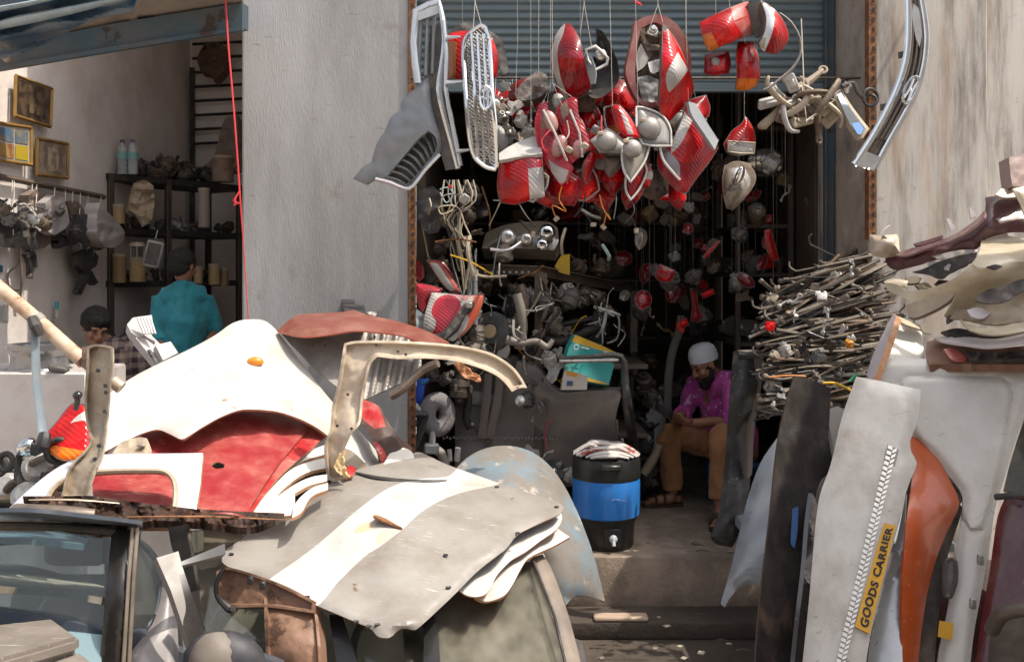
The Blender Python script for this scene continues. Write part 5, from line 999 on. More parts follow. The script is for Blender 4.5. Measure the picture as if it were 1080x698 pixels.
# big chrome headlamp cluster on top of the steel frame
t = Thing('headlamp','wide dusty chrome headlamp lying on top of the slotted steel frame','headlamp')
t.part('body',MB().sheet([(508,262),(512,246),(530,238),(556,234),(578,234),(588,240),(589,254),(584,264),(550,262)],[(508,255,6.6),(588,245,6.55),(550,262,6.5),(545,240,6.6)],th=.12,bulge=.03),M('smoky_headlamp'))
t.part('reflector',dome(577,245,6.46,.055),chrome); t.part('reflector',dome(572,258,6.46,.045),chrome); t.part('reflector',dome(535,250,6.48,.06),reflector); t.part('reflector',dome(555,252,6.47,.045),reflector); t.done()
k,m = junk(5,531,268,6.5,.075,'motor'); single('pulley_motor',m,M('dusty_grey_motor',(.22,.19,.17),.6,dirt=(.35,.29,.22),dirtamt=.3),'dusty grey motor lying on the frame below the wide headlamp','motor')
m = MB().sheet([(585,281),(592,270),(601,268),(601,290),(590,287)],[(585,281,6.5),(601,268,6.5),(601,290,6.5)],th=.02); single('yellow_plate',m,M('yellow_plastic',(.55,.36,.02),.5,dirt=(.3,.2,.08),dirtamt=.2),'yellow plastic piece standing on the slotted steel frame','plate')
# slotted frame
fm = M('slotted_brown_steel',(.11,.085,.07),.55,m=.3,dirt=(.24,.17,.12),dirtamt=.35)
t = Thing('slotted_rack','brown slotted steel frame holding hanging parts left of the grey door','frame')
A_,B_,C_ = W(500,284,6.5),W(568,286,6.4),W(668,306,7.3)
for (a,b) in ((A_,B_),(B_,C_)):
    d = (b-a); R = frame(d.normalized()); t.part('rail',MB().box((a+b)/2,(.012,.06,d.length),R,.002),fm); t.part('flange',MB().box((a+b)/2+Vector((0,-.02,.03)),(.06,.008,d.length),R,.002),fm)
for p in (B_,A_+Vector((.02,0,0)),C_): t.part('post',MB().box((p.x,p.y-.01,(p.z+.38)/2),(.055,.05,p.z-.38),None,.004),fm)
t.part('gusset',MB().sheet([(545,288),(577,288),(577,308),(570,294)],[(545,288,6.36),(577,308,6.36),(577,288,6.36)],th=.01),fm)
m = MB()
for q in range(9): m.lathe([(0,0),(.008,0),(.008,.006),(0,.006)],W(512+q*6.5,287,6.36),(0,-1,0),8)
t.part('bolts',m,steel)
for z in (.95,1.4): t.part('board',MB().box(((A_.x+C_.x)/2,6.9,z),(C_.x-A_.x,.8,.03),None,.004),fm)
t.done()
# things hanging from or crammed in the frame
t = Thing('wing_mirror_glass','oval grey mirror hanging from the slotted steel frame','mirror'); t.part('glass',MB().ell(W(577,327,6.28),(.052,.012,.092),frame((.42,-.12,1))@Matrix.Rotation(.0,3,'Z')),M('dull_mirror',(.30,.29,.28),.35,m=.3,dirt=(.4,.36,.32),dirtamt=.3))
t.part('wire',MB().tube([W(570,293,6.33),W(573,312,6.29)],.004,5),alu); t.done()
for j,(a,b,c_) in enumerate([((582,298),(579,322),None),((582,298),(590,309),None),((604,302),(602,320),None),((603,304),(618,318),None),((617,305),(627,316),None),((617,304),(632,312),None),((598,300),(606,318),None)]):
    m = MB().tube([W(*a,6.5),W(*b,6.42)],.0055,6); single('thin_rod',m,[alu,steel][j % 2],'thin bare rod hooked on the slotted steel frame','rod','thin rods hooked on the frame')
def bent(name,lab,pts,r,mat,Y=6.3,cat=None,flat=1.0,sm=4,group=None):
    m = MB().tube([W(p[0],p[1],p[2] if len(p) > 2 else Y) for p in pts],r,10,flat=flat,smooth=sm); return single(name,m,mat,lab,cat or name.split('_')[-1],group)
bent('exhaust_pipe','pale bent metal pipe hanging left of the frame post',[(549,300),(553,320),(547,335),(538,348),(530,352)],[.02,.034,.034,.034,.03],brown_iron)
bent('control_arm','pale forged arm standing along the frame post',[(545,310),(550,330),(552,350),(548,368)],[.03,.034,.026,.03],M('dusty_iron',(.30,.27,.235),.6,m=.2,dirt=(.14,.11,.09),dirtamt=.4,dscale=10),6.2)
bent('control_arm','long pale lever crossing in front of the frame post',[(534,358),(550,362),(566,360),(577,366),(583,358)],[.03,.022,.02,.022,.012],M('dusty_iron'),6.1)
bent('black_hose','thick dark hose lying across under the oval mirror',[(575,358),(592,360),(606,356),(640,340)],.028,rubber,6.35)
bent('black_bar','straight black bar crossing behind the teal boxes',[(577,345),(610,339),(648,332)],.02,black_plastic,6.5)
bent('wire_hoop','bent grey wire frame right of the black strap',[(630,328),(650,330),(653,345),(650,358),(640,362)],.007,alu,6.4,sm=2)
t = Thing('horn','round black electric horn with a cream centre','horn')
hc = W(519,350,6.325)
t.part('body',MB().lathe([(0,-.05),(.08,-.05),(.125,-.02),(.13,.0),(.125,.03),(.09,.045),(.055,.045),(.052,.04),(0,.04)],hc,(-.35,-1,.15),28),M('matt_black_metal',(.06,.06,.065),.5,dirt=(.25,.23,.21),dirtamt=.35))
t.part('centre',MB().lathe([(0,.03),(.048,.03),(.042,.052),(0,.056)],hc,(-.35,-1,.15),20),M('cream_cap',(.50,.38,.24),.5))
t.part('rear_can',MB().lathe([(0,0),(.085,0),(.09,.08),(.075,.12),(0,.13)],W(532,350,6.375),(1,.3,.1),20),alu)
t.part('bracket',MB().tube([W(508,340,6.325),W(514,331,6.320),W(524,334,6.310),W(534,345,6.300),W(535,360,6.300)],.010,7,smooth=4),dark_plastic)
t.part('cover',MB().sheet([(517,374),(526,362),(532,352),(538,368),(534,378)],[(517,374,6.280),(538,368,6.290),(530,355,6.280)],th=.02),pale_plastic); t.done()
# left column: rubber flap, loom of pale wires, struts, arms
panel('mud_flap','black rubber mud flap hanging under the grille corner','mud flap',[(441,202),(456,196),(466,206),(467,232),(462,245),(452,247),(445,238),(439,218)],[(441,202,6.300),(466,206,6.290),(455,246,6.280)],[M('blue_black_rubber',(.035,.037,.045),.7,dirt=(.12,.11,.10),dirtamt=.3)],th=.03,dent=(.02,12))
wl = Thing('wiring_loom','thick bundle of cream and grey wires hanging beside the rubber flap','wiring')
for j in range(13):
    r = random.Random(j+7); x = 470+j*2.3
    pts = [W(x+r.uniform(-4,4),190,6.250),W(x+r.uniform(-6,6),212+r.uniform(-6,6),6.225),W(476+r.uniform(-8,10),232,6.225),W(478+j*1.4+r.uniform(-6,6),262,6.225),W(486+j*.9+r.uniform(-5,5),300+r.uniform(-16,16),6.250)]
    wl.part('wire',MB().tube(pts,r.uniform(.0045,.008),5,smooth=5),[M('cream_wire',(.50,.43,.32),.6),wire_black,M('grey_wire',(.28,.27,.26),.6),M('cream_wire')][j % 4])
wl.part('loop',MB().tube([W(478,222,6.200),W(466,226,6.200),(W(463,219,6.200)),W(474,217,6.200),W(484,220,6.200),W(490,236,6.200),W(497,252,6.200),W(490,252,6.200),W(486,244,6.200),W(489,232,6.200)],.006,6,smooth=5),M('cream_wire'))
wl.part('loop',MB().tube([W(464,200,6.200),W(472,198,6.200),W(478,204,6.200),W(471,214,6.200),W(464,203,6.200)],.005,6,smooth=5),M('pale_teal_wire',(.40,.52,.52),.6))
wl.part('connector',MB().box(W(490,210,6.200),(.05,.04,.06),Euler((.2,.6,.2)).to_matrix(),.006),pale_plastic); wl.part('tape',MB().box(W(475,197,6.200),(.02,.02,.02),None,.003),wire_red); wl.done()
m = MB().tube([W(432,229,6.375),W(410,226,6.375),W(385,226,6.380),W(365,232,6.390),W(350,241,6.400)],.005,6,smooth=4); single('cable',m,wire_white,'thin pale cable curving across the grey pier','cable')
m = MB().tube([W(433,218,6.350),W(441,213,6.340)],.006,5); m.tube([W(433,218,6.350),W(437,225,6.350),W(433,265,6.350)],.005,5); m.torus(W(443,228,6.340),(.2,-1,0),.018,.007); m.tube([W(444,231,6.340),W(452,272,6.325)],.006,6); single('throttle_rod',m,beige_plastic,'thin bent rod with a ring beside the grey pier edge','rod')
for j,(x,c_) in enumerate(((495,0),(501,1))):
    t = Thing('gas_strut','blue grey gas strut standing upright, %s of the pair' % ('left' if j == 0 else 'right'),'strut'); t.part('cylinder',MB().tube([W(x,342,6.260),W(x,292,6.270)],.018,10),bluegrey_plastic); t.part('rod',MB().tube([W(x,292,6.270),W(x+1,262,6.280)],.008,8),chrome); t.part('sleeve',MB().tube([W(x,296,6.270),W(x,284,6.270)],.021,10),pale_plastic); t.done()
# red lamps by the pier foot
lamp('tail_lamp','red grey tail lamp slanting behind the big red round lamp',[(449,274),(466,275),(474,284),(482,296),(486,308),(478,310),(468,302),(458,288)],[(449,274,6.260),(486,308,6.225),(466,275,6.260)],zones=[([(453,277),(462,279),(480,306),(474,306),(462,292)],1)],lens=[red_rough,pale_plastic])
lamp('tail_lamp','pink red lamp with grey side left of the big round red lamp',[(437,298),(452,300),(467,304),(463,312),(452,318),(446,330),(441,322)],[(437,298,6.200),(467,304,6.180),(446,330,6.160)],lens=[pink_lens])
lamp('tail_lamp','big pale tail lamp with a round red window and torn black seal',[(455,308),(472,309),(492,311),(511,310),(508,324),(500,340),(490,352),(478,360),(462,356),(446,350),(447,334)],[(455,308,6.130),(511,310,6.120),(478,360,6.060),(447,345,6.080)],
     zones=[([(459,318),(466,312),(476,311),(484,316),(487,325),(478,338),(468,350),(456,352),(460,340),(455,330)],1),([(500,310),(512,309),(509,326),(496,346),(480,362),(484,344),(496,326)],2),([(474,309),(500,310),(490,318),(484,314)],3)],lens=[clear_lens,pink_lens,M('orange_red_plastic',(.55,.08,.035),.4,dirt=(.5,.3,.2),dirtamt=.3),M('rosy_lens',(.42,.18,.18),.3,coat=.5)],deep=.1,
     extra_parts=[('seal',MB().sheet([(463,352),(474,342),(484,328),(490,320),(499,318),(496,326),(490,332),(482,346),(470,357)],[(463,352,6.040),(499,318,6.080),(484,338,6.045)],th=.03,dent=(.01,6)),dark_plastic),
                  ('seal_backing',MB().sheet([(472,357),(484,346),(492,331),(495,336),(490,348),(478,360)],[(472,357,6.035),(495,336,6.070),(478,360,6.040)],th=.02),pale_plastic),('clip',MB().box(W(495,322,6.060),(.04,.02,.035),None,.004),reflector)])
panel('red_lamp_piece','small dark red lamp piece by the rusty slotted angle','lamp',[(438,272),(446,280),(448,292),(442,298),(438,288)],[(438,272,6.300),(448,292,6.280),(438,290,6.280)],[dark_red_lens],th=.05)
# grey clear bits and blocks at the pier foot
for j in range(34):
    r = random.Random(j+800); x = r.uniform(400,462); y = r.uniform(308 if x > 428 else 318,352); Y = r.uniform(6.175,6.375)
    k,m = junk(j+900,x,y,Y,r.uniform(.035,.065)); single('scrap_'+k,m,r.choice([alu,pale_plastic,dark_plastic,brown_iron,iron,bluegrey_plastic]),'dusty %s in the heap at the foot of the grey pier' % JC[k],JC[k],'machine scrap at the foot of the grey pier')
panel('lamp_cover','cloudy clear lamp cover at the foot of the grey pier','lamp cover',[(428,334),(440,326),(448,332),(447,352),(436,350)],[(428,334,6.150),(448,332,6.150),(436,350,6.110)],[bluegrey_plastic],th=.03,dent=(.01,6))
panel('black_block','black notched plastic block on the maroon fender','block',[(360,316),(372,313),(374,321),(384,322),(386,332),(364,330)],[(360,316,5.950),(386,332,4.9),(364,330,4.95)],[black_plastic],th=.08)
panel('silver_piece','creased silver piece standing behind the maroon fender','scrap',[(386,330),(394,314),(412,306),(420,310),(404,322),(396,334)],[(386,330,6.000),(420,310,6.050),(396,334,5.975)],[alu],th=.03,dent=(.02,7))
# dense dark clutter in the frame and up to the car door
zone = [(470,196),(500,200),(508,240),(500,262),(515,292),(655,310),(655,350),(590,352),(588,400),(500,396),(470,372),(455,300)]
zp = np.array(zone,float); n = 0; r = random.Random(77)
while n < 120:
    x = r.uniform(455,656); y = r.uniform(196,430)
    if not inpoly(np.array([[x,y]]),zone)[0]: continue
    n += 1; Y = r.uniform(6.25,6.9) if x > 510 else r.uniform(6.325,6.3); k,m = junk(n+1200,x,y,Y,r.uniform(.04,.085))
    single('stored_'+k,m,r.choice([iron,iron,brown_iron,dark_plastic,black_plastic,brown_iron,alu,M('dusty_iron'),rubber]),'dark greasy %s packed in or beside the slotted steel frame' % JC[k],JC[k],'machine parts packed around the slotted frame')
for n in range(22):
    x = r.uniform(470,650); y = r.uniform(300,390); Y = r.uniform(6.0,6.4); pts = [W(x,y,Y)]
    for q in range(3): x += r.uniform(-18,18); y += r.uniform(2,18); pts.append(W(x,y,Y+r.uniform(-.1,.1)))
    single('loose_wire',MB().tube(pts,r.choice([.003,.005,.008]),5,smooth=5),r.choice([wire_black,wire_black,M('grey_wire'),M('cream_wire'),rubber]),'loose wire hanging in the slotted steel frame','wire','loose wires in the slotted frame')
for n in range(34):                                   # bright thin wires, rods and tags over the clutter
    x = r.uniform(440,650); y = r.uniform(200,400); Y = r.uniform(5.7,6.2) if x < 500 else r.uniform(6.15,6.5); a = r.uniform(-.5,.5)+(1.57 if n % 2 else 0); L = r.uniform(8,26); dx_,dy_ = math.cos(a)*L,math.sin(a)*L
    k = n % 3; m = MB().tube([W(x-dx_,y-dy_,Y),W(x+r.uniform(-5,5),y+r.uniform(-5,5),Y-.04),W(x+dx_,y+dy_,Y)],r.choice([.004,.006,.011]),6,smooth=4)
    single(['thin_rod','loose_wire','lever'][k],m,r.choice([alu,M('cream_wire'),bare_metal,reflector,beige_plastic,M('pale_teal_wire'),rust,wire_yellow if n % 9 == 0 else alu]),['bright thin rod among the greasy parts of the slotted frame','pale wire among the greasy parts of the slotted frame','small bent lever among the greasy parts of the slotted frame'][k],['rod','wire','lever'][k],'rods and wires among the greasy parts')
# grey car door standing in the opening
dmat = M('brown_grey_door_paint',(.17,.155,.15),.38,dirt=(.26,.23,.20),dirtamt=.3,dscale=4,coat=.4,m=.2,scratch=.4,scol=(.4,.38,.35))
DO = [(480,384),(500,378),(560,385),(588,412),(620,412),(653,411),(655,418),(651,432),(649,448),(652,470),(650,510),(480,520)]
t = Thing('grey_car_door','dark grey car door with chrome handle leaning inside the shop opening','car door')
t.part('skin',MB().sheet(DO,[(480,384,6.425),(655,412,6.0),(650,505,6.375),(480,510,6.350),(570,450,6.360)],th=.05,roll=(.02,4)),dmat)
t.part('waist_line',MB().sheet([(482,412),(520,413),(588,417),(588,432),(520,428),(482,424)],[(482,412,6.380),(588,424,6.380),(520,428,6.370)],th=.012,roll=(.008,3)),M('grey_door_band',(.23,.21,.21),.4,dirt=(.3,.27,.24),dirtamt=.3))
h = t.part('handle',MB().tube([W(582,436,6.350),W(588,434.5,6.330),W(600,434,6.328),W(610,435,6.330),W(614,437,6.355)],[.012,.022,.024,.022,.012],10,flat=.7,smooth=3),silver)
t.part('handle_cup',MB().sheet([(582,432),(612,432),(610,442),(586,442)],[(582,432,6.367),(612,432,6.367),(598,442,6.363)],th=.01),dmat,h)
t.part('window_sill',MB().tube([W(588,412,6.440),W(655,410,6.445)],.014,8),black_plastic)
wf = MB(); wf.tube([W(590,378,6.02),W(625,376,6.02),W(655,376,6.02),W(659,400,6.01),W(662,430,6.0),W(668,470,6.425),W(668,505,6.410)],[.012,.014,.02,.025,.03,.034,.034],8,smooth=3); t.part('window_frame',wf,black_plastic)
t.part('latch',MB().box(W(656,468,6.400),(.025,.03,.07),None,.006),alu)
m = MB()
for q in range(34): m.box(W(468+q*3.6,462-(q % 2)*1.2+q*.03,6.345),(.014,.012,.016),None,.002)
t.part('toothed_strip',m,grey_plastic); t.done()
t = Thing('parts_carton','teal and yellow carton standing tilted in the door window','carton')
ty = M('teal_print',(.03,.34,.33),.5,dirt=(.2,.3,.28),dirtamt=.2)
t.part('carton',MB().sheet([(607,353),(634,364),(655,374),(655,379),(597,378),(600,366)],[(607,353,6.1),(655,376,6.15),(597,378,6.08)],th=.09,zones=[([(606,351),(656,372),(657,377),(628,368),(603,360)],1),([(637,369),(652,374),(652,379),(636,379)],2)],smooth=False),[ty,M('carton_yellow',(.60,.36,.03),.6),M('carton_white',(.55,.55,.55),.6)])
t.part('logo',MB().torus(W(608,366,6.055),(0,-1,0),.014,.0035,16,5),M('carton_white')); t.part('logo_line',MB().box(W(617,367,6.06),(.05,.003,.008),Euler((0,.25,0)).to_matrix(),.001),M('carton_white')); t.done()
t = Thing('parts_carton','teal carton lying under the bar in the door window','carton'); t.part('carton',MB().sheet([(596,384),(640,380),(648,384),(642,406),(620,402),(597,392)],[(596,384,6.08),(648,384,6.1),(620,405,6.06)],th=.09,zones=[([(596,391),(640,404),(640,409),(620,406),(596,396)],1)],smooth=False),[ty,M('carton_yellow')]); t.done()
t = Thing('parts_carton','white and orange carton with a blue mark in the door window','carton'); t.part('carton',MB().sheet([(596,390),(620,396),(619,411),(592,411),(594,398)],[(596,390,6.03),(620,396,6.03),(605,411,6.02)],th=.08,zones=[([(596,388),(611,392),(608,398),(598,396)],1)],smooth=False),[M('carton_cream',(.56,.50,.44),.6),M('carton_orange',(.65,.30,.05),.6)])
t.part('blue_mark',MB().box(W(601,404,6.015),(.035,.004,.028),None,.001),M('carton_blue',(.05,.09,.22),.5)); t.done()
m = MB().tube([W(590,381,6.0),W(652,380,6.0)],.011,8); single('chrome_bar',m,steel,'dull metal bar across the door window','bar')
panel('seat_belt','wide black strap hanging down across the teal cartons','strap',[(626,328),(640,330),(636,370),(632,411),(617,411),(621,372)],[(626,328,6.440),(640,330,6.440),(625,411,6.420)],[M('black_webbing',(.012,.012,.012),.8)],th=.006,dent=(.01,14))
for pts,lab in (([(619,333),(612,337),(603,352),(597,372),(595,395),(589,402)],'yellow strap curling down left of the teal cartons'),([(537,356),(548,370),(560,382),(574,394),(583,400),(579,410),(588,413),(592,405),(586,399)],'yellow strap with a loop left of the cartons'),([(636,381),(639,392),(637,408),(632,420),(624,431)],'yellow strap hanging right of the black strap')):
    bent('yellow_strap',lab,pts,.009,wire_yellow,6.400,'strap',flat=.45,sm=5)
bent('red_string','thin red cord hanging over the grey door',[(587,413),(588,425),(583,440),(575,455),(577,475)],.003,wire_red,6.320,'cord')
for j,(x,y,s,k,mt) in enumerate([(556,388,.05,'bracket',pale_plastic),(556,422,.06,'motor',dark_plastic),(562,440,.06,'linkage',grey_plastic),(572,430,.07,'bracket',grey_plastic),(580,380,.06,'motor',pale_plastic),(575,376,.045,'casting',alu),(590,372,.05,'bracket',pale_plastic),(548,404,.06,'linkage',iron),(566,404,.05,'pump',dark_plastic),(502,452,.06,'linkage',dark_plastic),(515,470,.07,'bracket',dark_plastic)]):
    k,m = junk(j+2000,x,y,6.310,s,k); single('hanging_'+k,m,mt,'dusty %s hanging against the grey car door' % JC[k],JC[k],'parts hung against the grey door')
m = MB().lathe([(0,0),(.035,0),(.04,.03),(.03,.06),(0,.07)],W(551,423,6.290),(-.3,-1,.2),16); single('silver_disc',m,reflector,'small silver cap on the parts hung against the grey door','cap')
for j,(a,b) in enumerate(((511,508),(523,516))): bent('drive_belt','flat brown belt hanging down the grey door, %s of two' % ('left' if j == 0 else 'right'),[(a+4,394),(a+2,420),(b,462)],.026,M('brown_webbing',(.20,.165,.145),.8,dirt=(.1,.08,.07),dirtamt=.3),6.320,'belt',flat=.2)
bent('coolant_hose','dark hose hanging left of the brown belts',[(492,400),(494,420),(492,440),(496,452)],.024,rubber,6.320,'hose')
panel('orange_flap','torn orange brown flap hanging from the beige panel arm','flap',[(478,383),(486,382),(498,392),(506,397),(507,403),(498,401),(488,396)],[(478,383,4.66),(506,400,4.66),(488,396,4.66)],[M('orange_primer',(.50,.22,.10),.6,dirt=(.3,.15,.08),dirtamt=.3)],th=.008,dent=(.015,5))
# lower left nook: black angle frame, roll of tape, dusty ring, pipes
t = Thing('angle_iron_triangle','black triangular angle iron frame in the nook right of the beige panel','frame')
for (a,b) in (((404,437),(451,437)),((451,437),(435,478)),((404,445),(440,446))): t.part('bar',MB().tube([W(*a,6.100),W(*b,6.075)],.022,4),M('dark_angle_iron',(.05,.055,.06),.45,dirt=(.2,.2,.2),dirtamt=.3))
t.done()
m = MB().lathe([(.03,-.04),(.10,-.05),(.128,0),(.10,.05),(.03,.04)],W(464,437,6.175),(.75,-.9,.1),28,capped=False); m.tube([],.01) if False else None
t = Thing('ring_filter','dusty grey ring shaped filter in front of the grey door','filter'); t.part('ring',MB().torus(W(461,437,6.175),(.55,-1,.05),.085,.055,28,12,sx=.8),M('grey_dust_felt',(.22,.205,.21),.95,bump=.6,bscale=35,dirt=(.33,.31,.31),dirtamt=.3)); t.done()
t = Thing('blue_bottle','bright blue plastic bottle in the nook above the ring filter','bottle'); t.part('body',MB().box(W(443,413,6.200),(.055,.05,.17),Euler((0,.12,0)).to_matrix(),.012,seg=2),M('blue_plastic',(.03,.10,.55),.4)); t.part('collar',MB().box(W(448,402,6.190),(.06,.05,.03),Euler((0,-.5,0)).to_matrix(),.01),M('light_blue_plastic',(.05,.22,.55),.4)); t.done()
for j,(pts,r_,mt,lab) in enumerate([([(419,412),(430,420),(440,430),(450,440),(456,455),(455,470)],.020,pale_plastic,'pale bent pipe curving under the black angle frame'),([(413,412),(411,434)],.035,bluegrey_plastic,'grey square pipe behind the black angle frame'),([(422,450),(424,472)],.03,grey_plastic,'short grey pipe below the black angle frame'),([(414,448),(412,470)],.022,pale_plastic,'pale short pipe below the black angle frame'),([(474,474),(475,486)],.014,pale_plastic,'left stub pipe by the blue grey bonnet'),([(483,472),(482,486)],.018,pale_plastic,'right stub pipe by the blue grey bonnet'),([(455,472),(465,478),(470,490)],.03,M('dusty_iron'),'thick arm above the striped bonnet')]):
    bent('pipe',lab,pts,r_,mt,6.125,'pipe')
m = MB().box(W(455,473,6.050),(.09,.05,.06),Euler((.1,.1,.2)).to_matrix(),.008); single('pipe_end',m,bluegrey_plastic,'grey blue block at the end of the pale bent pipe','block')
for j,(x,y,s,k,mt) in enumerate([(430,460,.05,'motor',alu),(440,425,.05,'linkage',brown_iron),(420,425,.06,'casting',iron),(470,400,.07,'casting',dark_plastic),(485,410,.09,'alternator',iron),(455,395,.06,'pump',iron),(430,395,.05,'bracket',bluegrey_plastic),(495,385,.06,'motor',iron),(575,480,.05,'linkage',alu),(590,490,.05,'bracket',alu),(560,476,.06,'bracket',pale_plastic),(602,500,.06,'pump',pale_plastic)]):
    k,m = junk(j+2300,x,y,6.225,s,k); single('loose_'+k,m,mt,'grimy %s in the nook between beige panel and grey door' % JC[k],JC[k],'grimy parts in the nook by the grey door')
t = Thing('speaker','small round black speaker beside the drum','speaker'); t.part('basket',MB().lathe([(0,-.03),(.05,-.03),(.075,0),(.07,.008),(.055,.004),(.03,-.012),(0,-.012)],W(584,496,6.200),(.2,-1,.5),24),black_plastic); t.part('dust_cap',MB().ell(W(584,496.5,6.200),.022),reflector); t.done()
# blue and black water cooler drum with a sack on its lid
dc = Vector((W(640,590,5.93).x,5.98,.38))
t = Thing('water_cooler','blue and black insulated drum cooler standing at the edge of the raised floor','cooler')
cb = M('cooler_black',(.018,.018,.018),.4,dirt=(.10,.09,.08),dirtamt=.25)
t.part('base',MB().lathe([(0,0),(.155,0),(.163,.012),(.172,.15),(.186,.175),(.186,.185),(0,.185)],dc,seg=40),cb)
t.part('body',MB().lathe([(.186,.185),(.199,.195),(.203,.30),(.203,.40),(.199,.412),(.15,.412),(.15,.185)],dc,seg=40,capped=False),M('cooler_blue',(.02,.21,.66),.38,coat=.3,dirt=(.12,.25,.5),dirtamt=.12,dscale=5))
t.part('lid',MB().lathe([(.0,.412),(.203,.412),(.206,.425),(.204,.50),(.196,.53),(.17,.545),(0,.55)],dc,seg=40),cb)
t.part('grip',MB().box(dc+Vector((.01,-.203,.50)),(.12,.03,.035),None,.008),cb)
tp = t.part('tap',MB().lathe([(0,0),(.022,0),(.024,.02),(.016,.03),(0,.034)],dc+Vector((.025,-.175,.085)),(0,-1,.05),16),M('tap_white',(.62,.66,.70),.35)); t.part('spout',MB().tube([dc+Vector((.025,-.2,.08)),dc+Vector((.025,-.21,.05))],.011,10),M('tap_white'),tp)
t.part('tap_plate',MB().box(dc+Vector((.025,-.172,.085)),(.10,.012,.11),None,.03),black_plastic)
m = MB(); rr = random.Random(3)
for q in range(7): m.box(dc+Vector((.02+q*.013,-.201,.315+.002*math.sin(q))),(.007,.004,rr.choice([.010,.006])),Euler((0,rr.uniform(-.4,.4),rr.uniform(.1,.3))).to_matrix(),0)
t.part('faded_print',m,M('faded_print',(.35,.5,.75),.6)); t.done()
def lump(q): return .02*np.sin(q[:,0]/3.1+q[:,1])+.015*np.sin(q[:,0]/1.7)
sk = MB(); rs2 = random.Random(9)
for q in range(13):
    y_ = -.16+q*.026; hw = math.sqrt(max(.01,.2**2-y_**2)); z_ = .556+.012*(q % 3)
    sk.tube([dc+Vector((-hw+rs2.uniform(0,.03),y_,.55)),dc+Vector((-hw*.5,y_+rs2.uniform(-.02,.02),z_+rs2.uniform(0,.03))),dc+Vector((rs2.uniform(-.04,.04),y_+rs2.uniform(-.02,.02),z_+rs2.uniform(-.01,.03))),dc+Vector((hw*.5,y_+rs2.uniform(-.02,.02),z_+rs2.uniform(0,.025))),dc+Vector((hw,y_,.548))],[.010,.022,.026,.022,.010],8,flat=.6,smooth=4)
single('plastic_sack',sk,M('sack_white_red',(.62,.58,.55),.4,c2=(.55,.10,.07),c2scale=7,c2t=(.56,.62),stretch=(1,1,5),bump=.4,bscale=25,coat=.2),'white and red crumpled plastic sack on the cooler lid','sack')
# behind the drum
panel('white_panel','pale grey panel standing behind the drum and the seated man','panel',[(680,420),(697,416),(702,440),(700,475),(684,474)],[(680,420,7.3),(702,440,7.3),(690,475,7.25)],[pale_plastic],th=.03)
bent('grey_post','grey bent strap standing left of the white cap',[(719,333),(716,350),(709,372),(705,400),(704,440)],.030,M('dusty_grey_strap',(.16,.14,.13),.7,dirt=(.25,.21,.18),dirtamt=.3),7.1,'strap',flat=.5)
bent('beige_hose','beige pipe elbow lying right of the drum',[(679,500),(687,487),(692,478),(695,468)],[.03,.034,.03,.03],beige_plastic,6.9,'pipe')
for j in range(26):
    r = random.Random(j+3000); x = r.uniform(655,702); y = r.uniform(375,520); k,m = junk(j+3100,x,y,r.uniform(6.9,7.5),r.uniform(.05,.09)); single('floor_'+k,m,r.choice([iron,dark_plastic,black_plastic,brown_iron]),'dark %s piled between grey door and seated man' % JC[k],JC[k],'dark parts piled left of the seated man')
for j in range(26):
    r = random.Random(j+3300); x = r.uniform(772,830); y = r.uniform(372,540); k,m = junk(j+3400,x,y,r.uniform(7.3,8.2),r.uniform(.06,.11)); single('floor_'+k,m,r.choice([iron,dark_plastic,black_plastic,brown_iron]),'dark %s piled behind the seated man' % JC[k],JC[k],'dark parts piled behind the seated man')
m = MB().box(W(640,462,6.5),(.14,.1,.26),None,.01); single('brown_carton',m,M('brown_card'),'brown cardboard box behind the grey door edge','carton')
panel('tyre_side','dark scrap panel filling the floor behind the drum','panel',[(655,440),(690,440),(690,545),(655,545)],[(655,440,7.2),(690,440,7.3),(670,545,7.1)],[black_plastic],th=.1,dent=(.06,12))
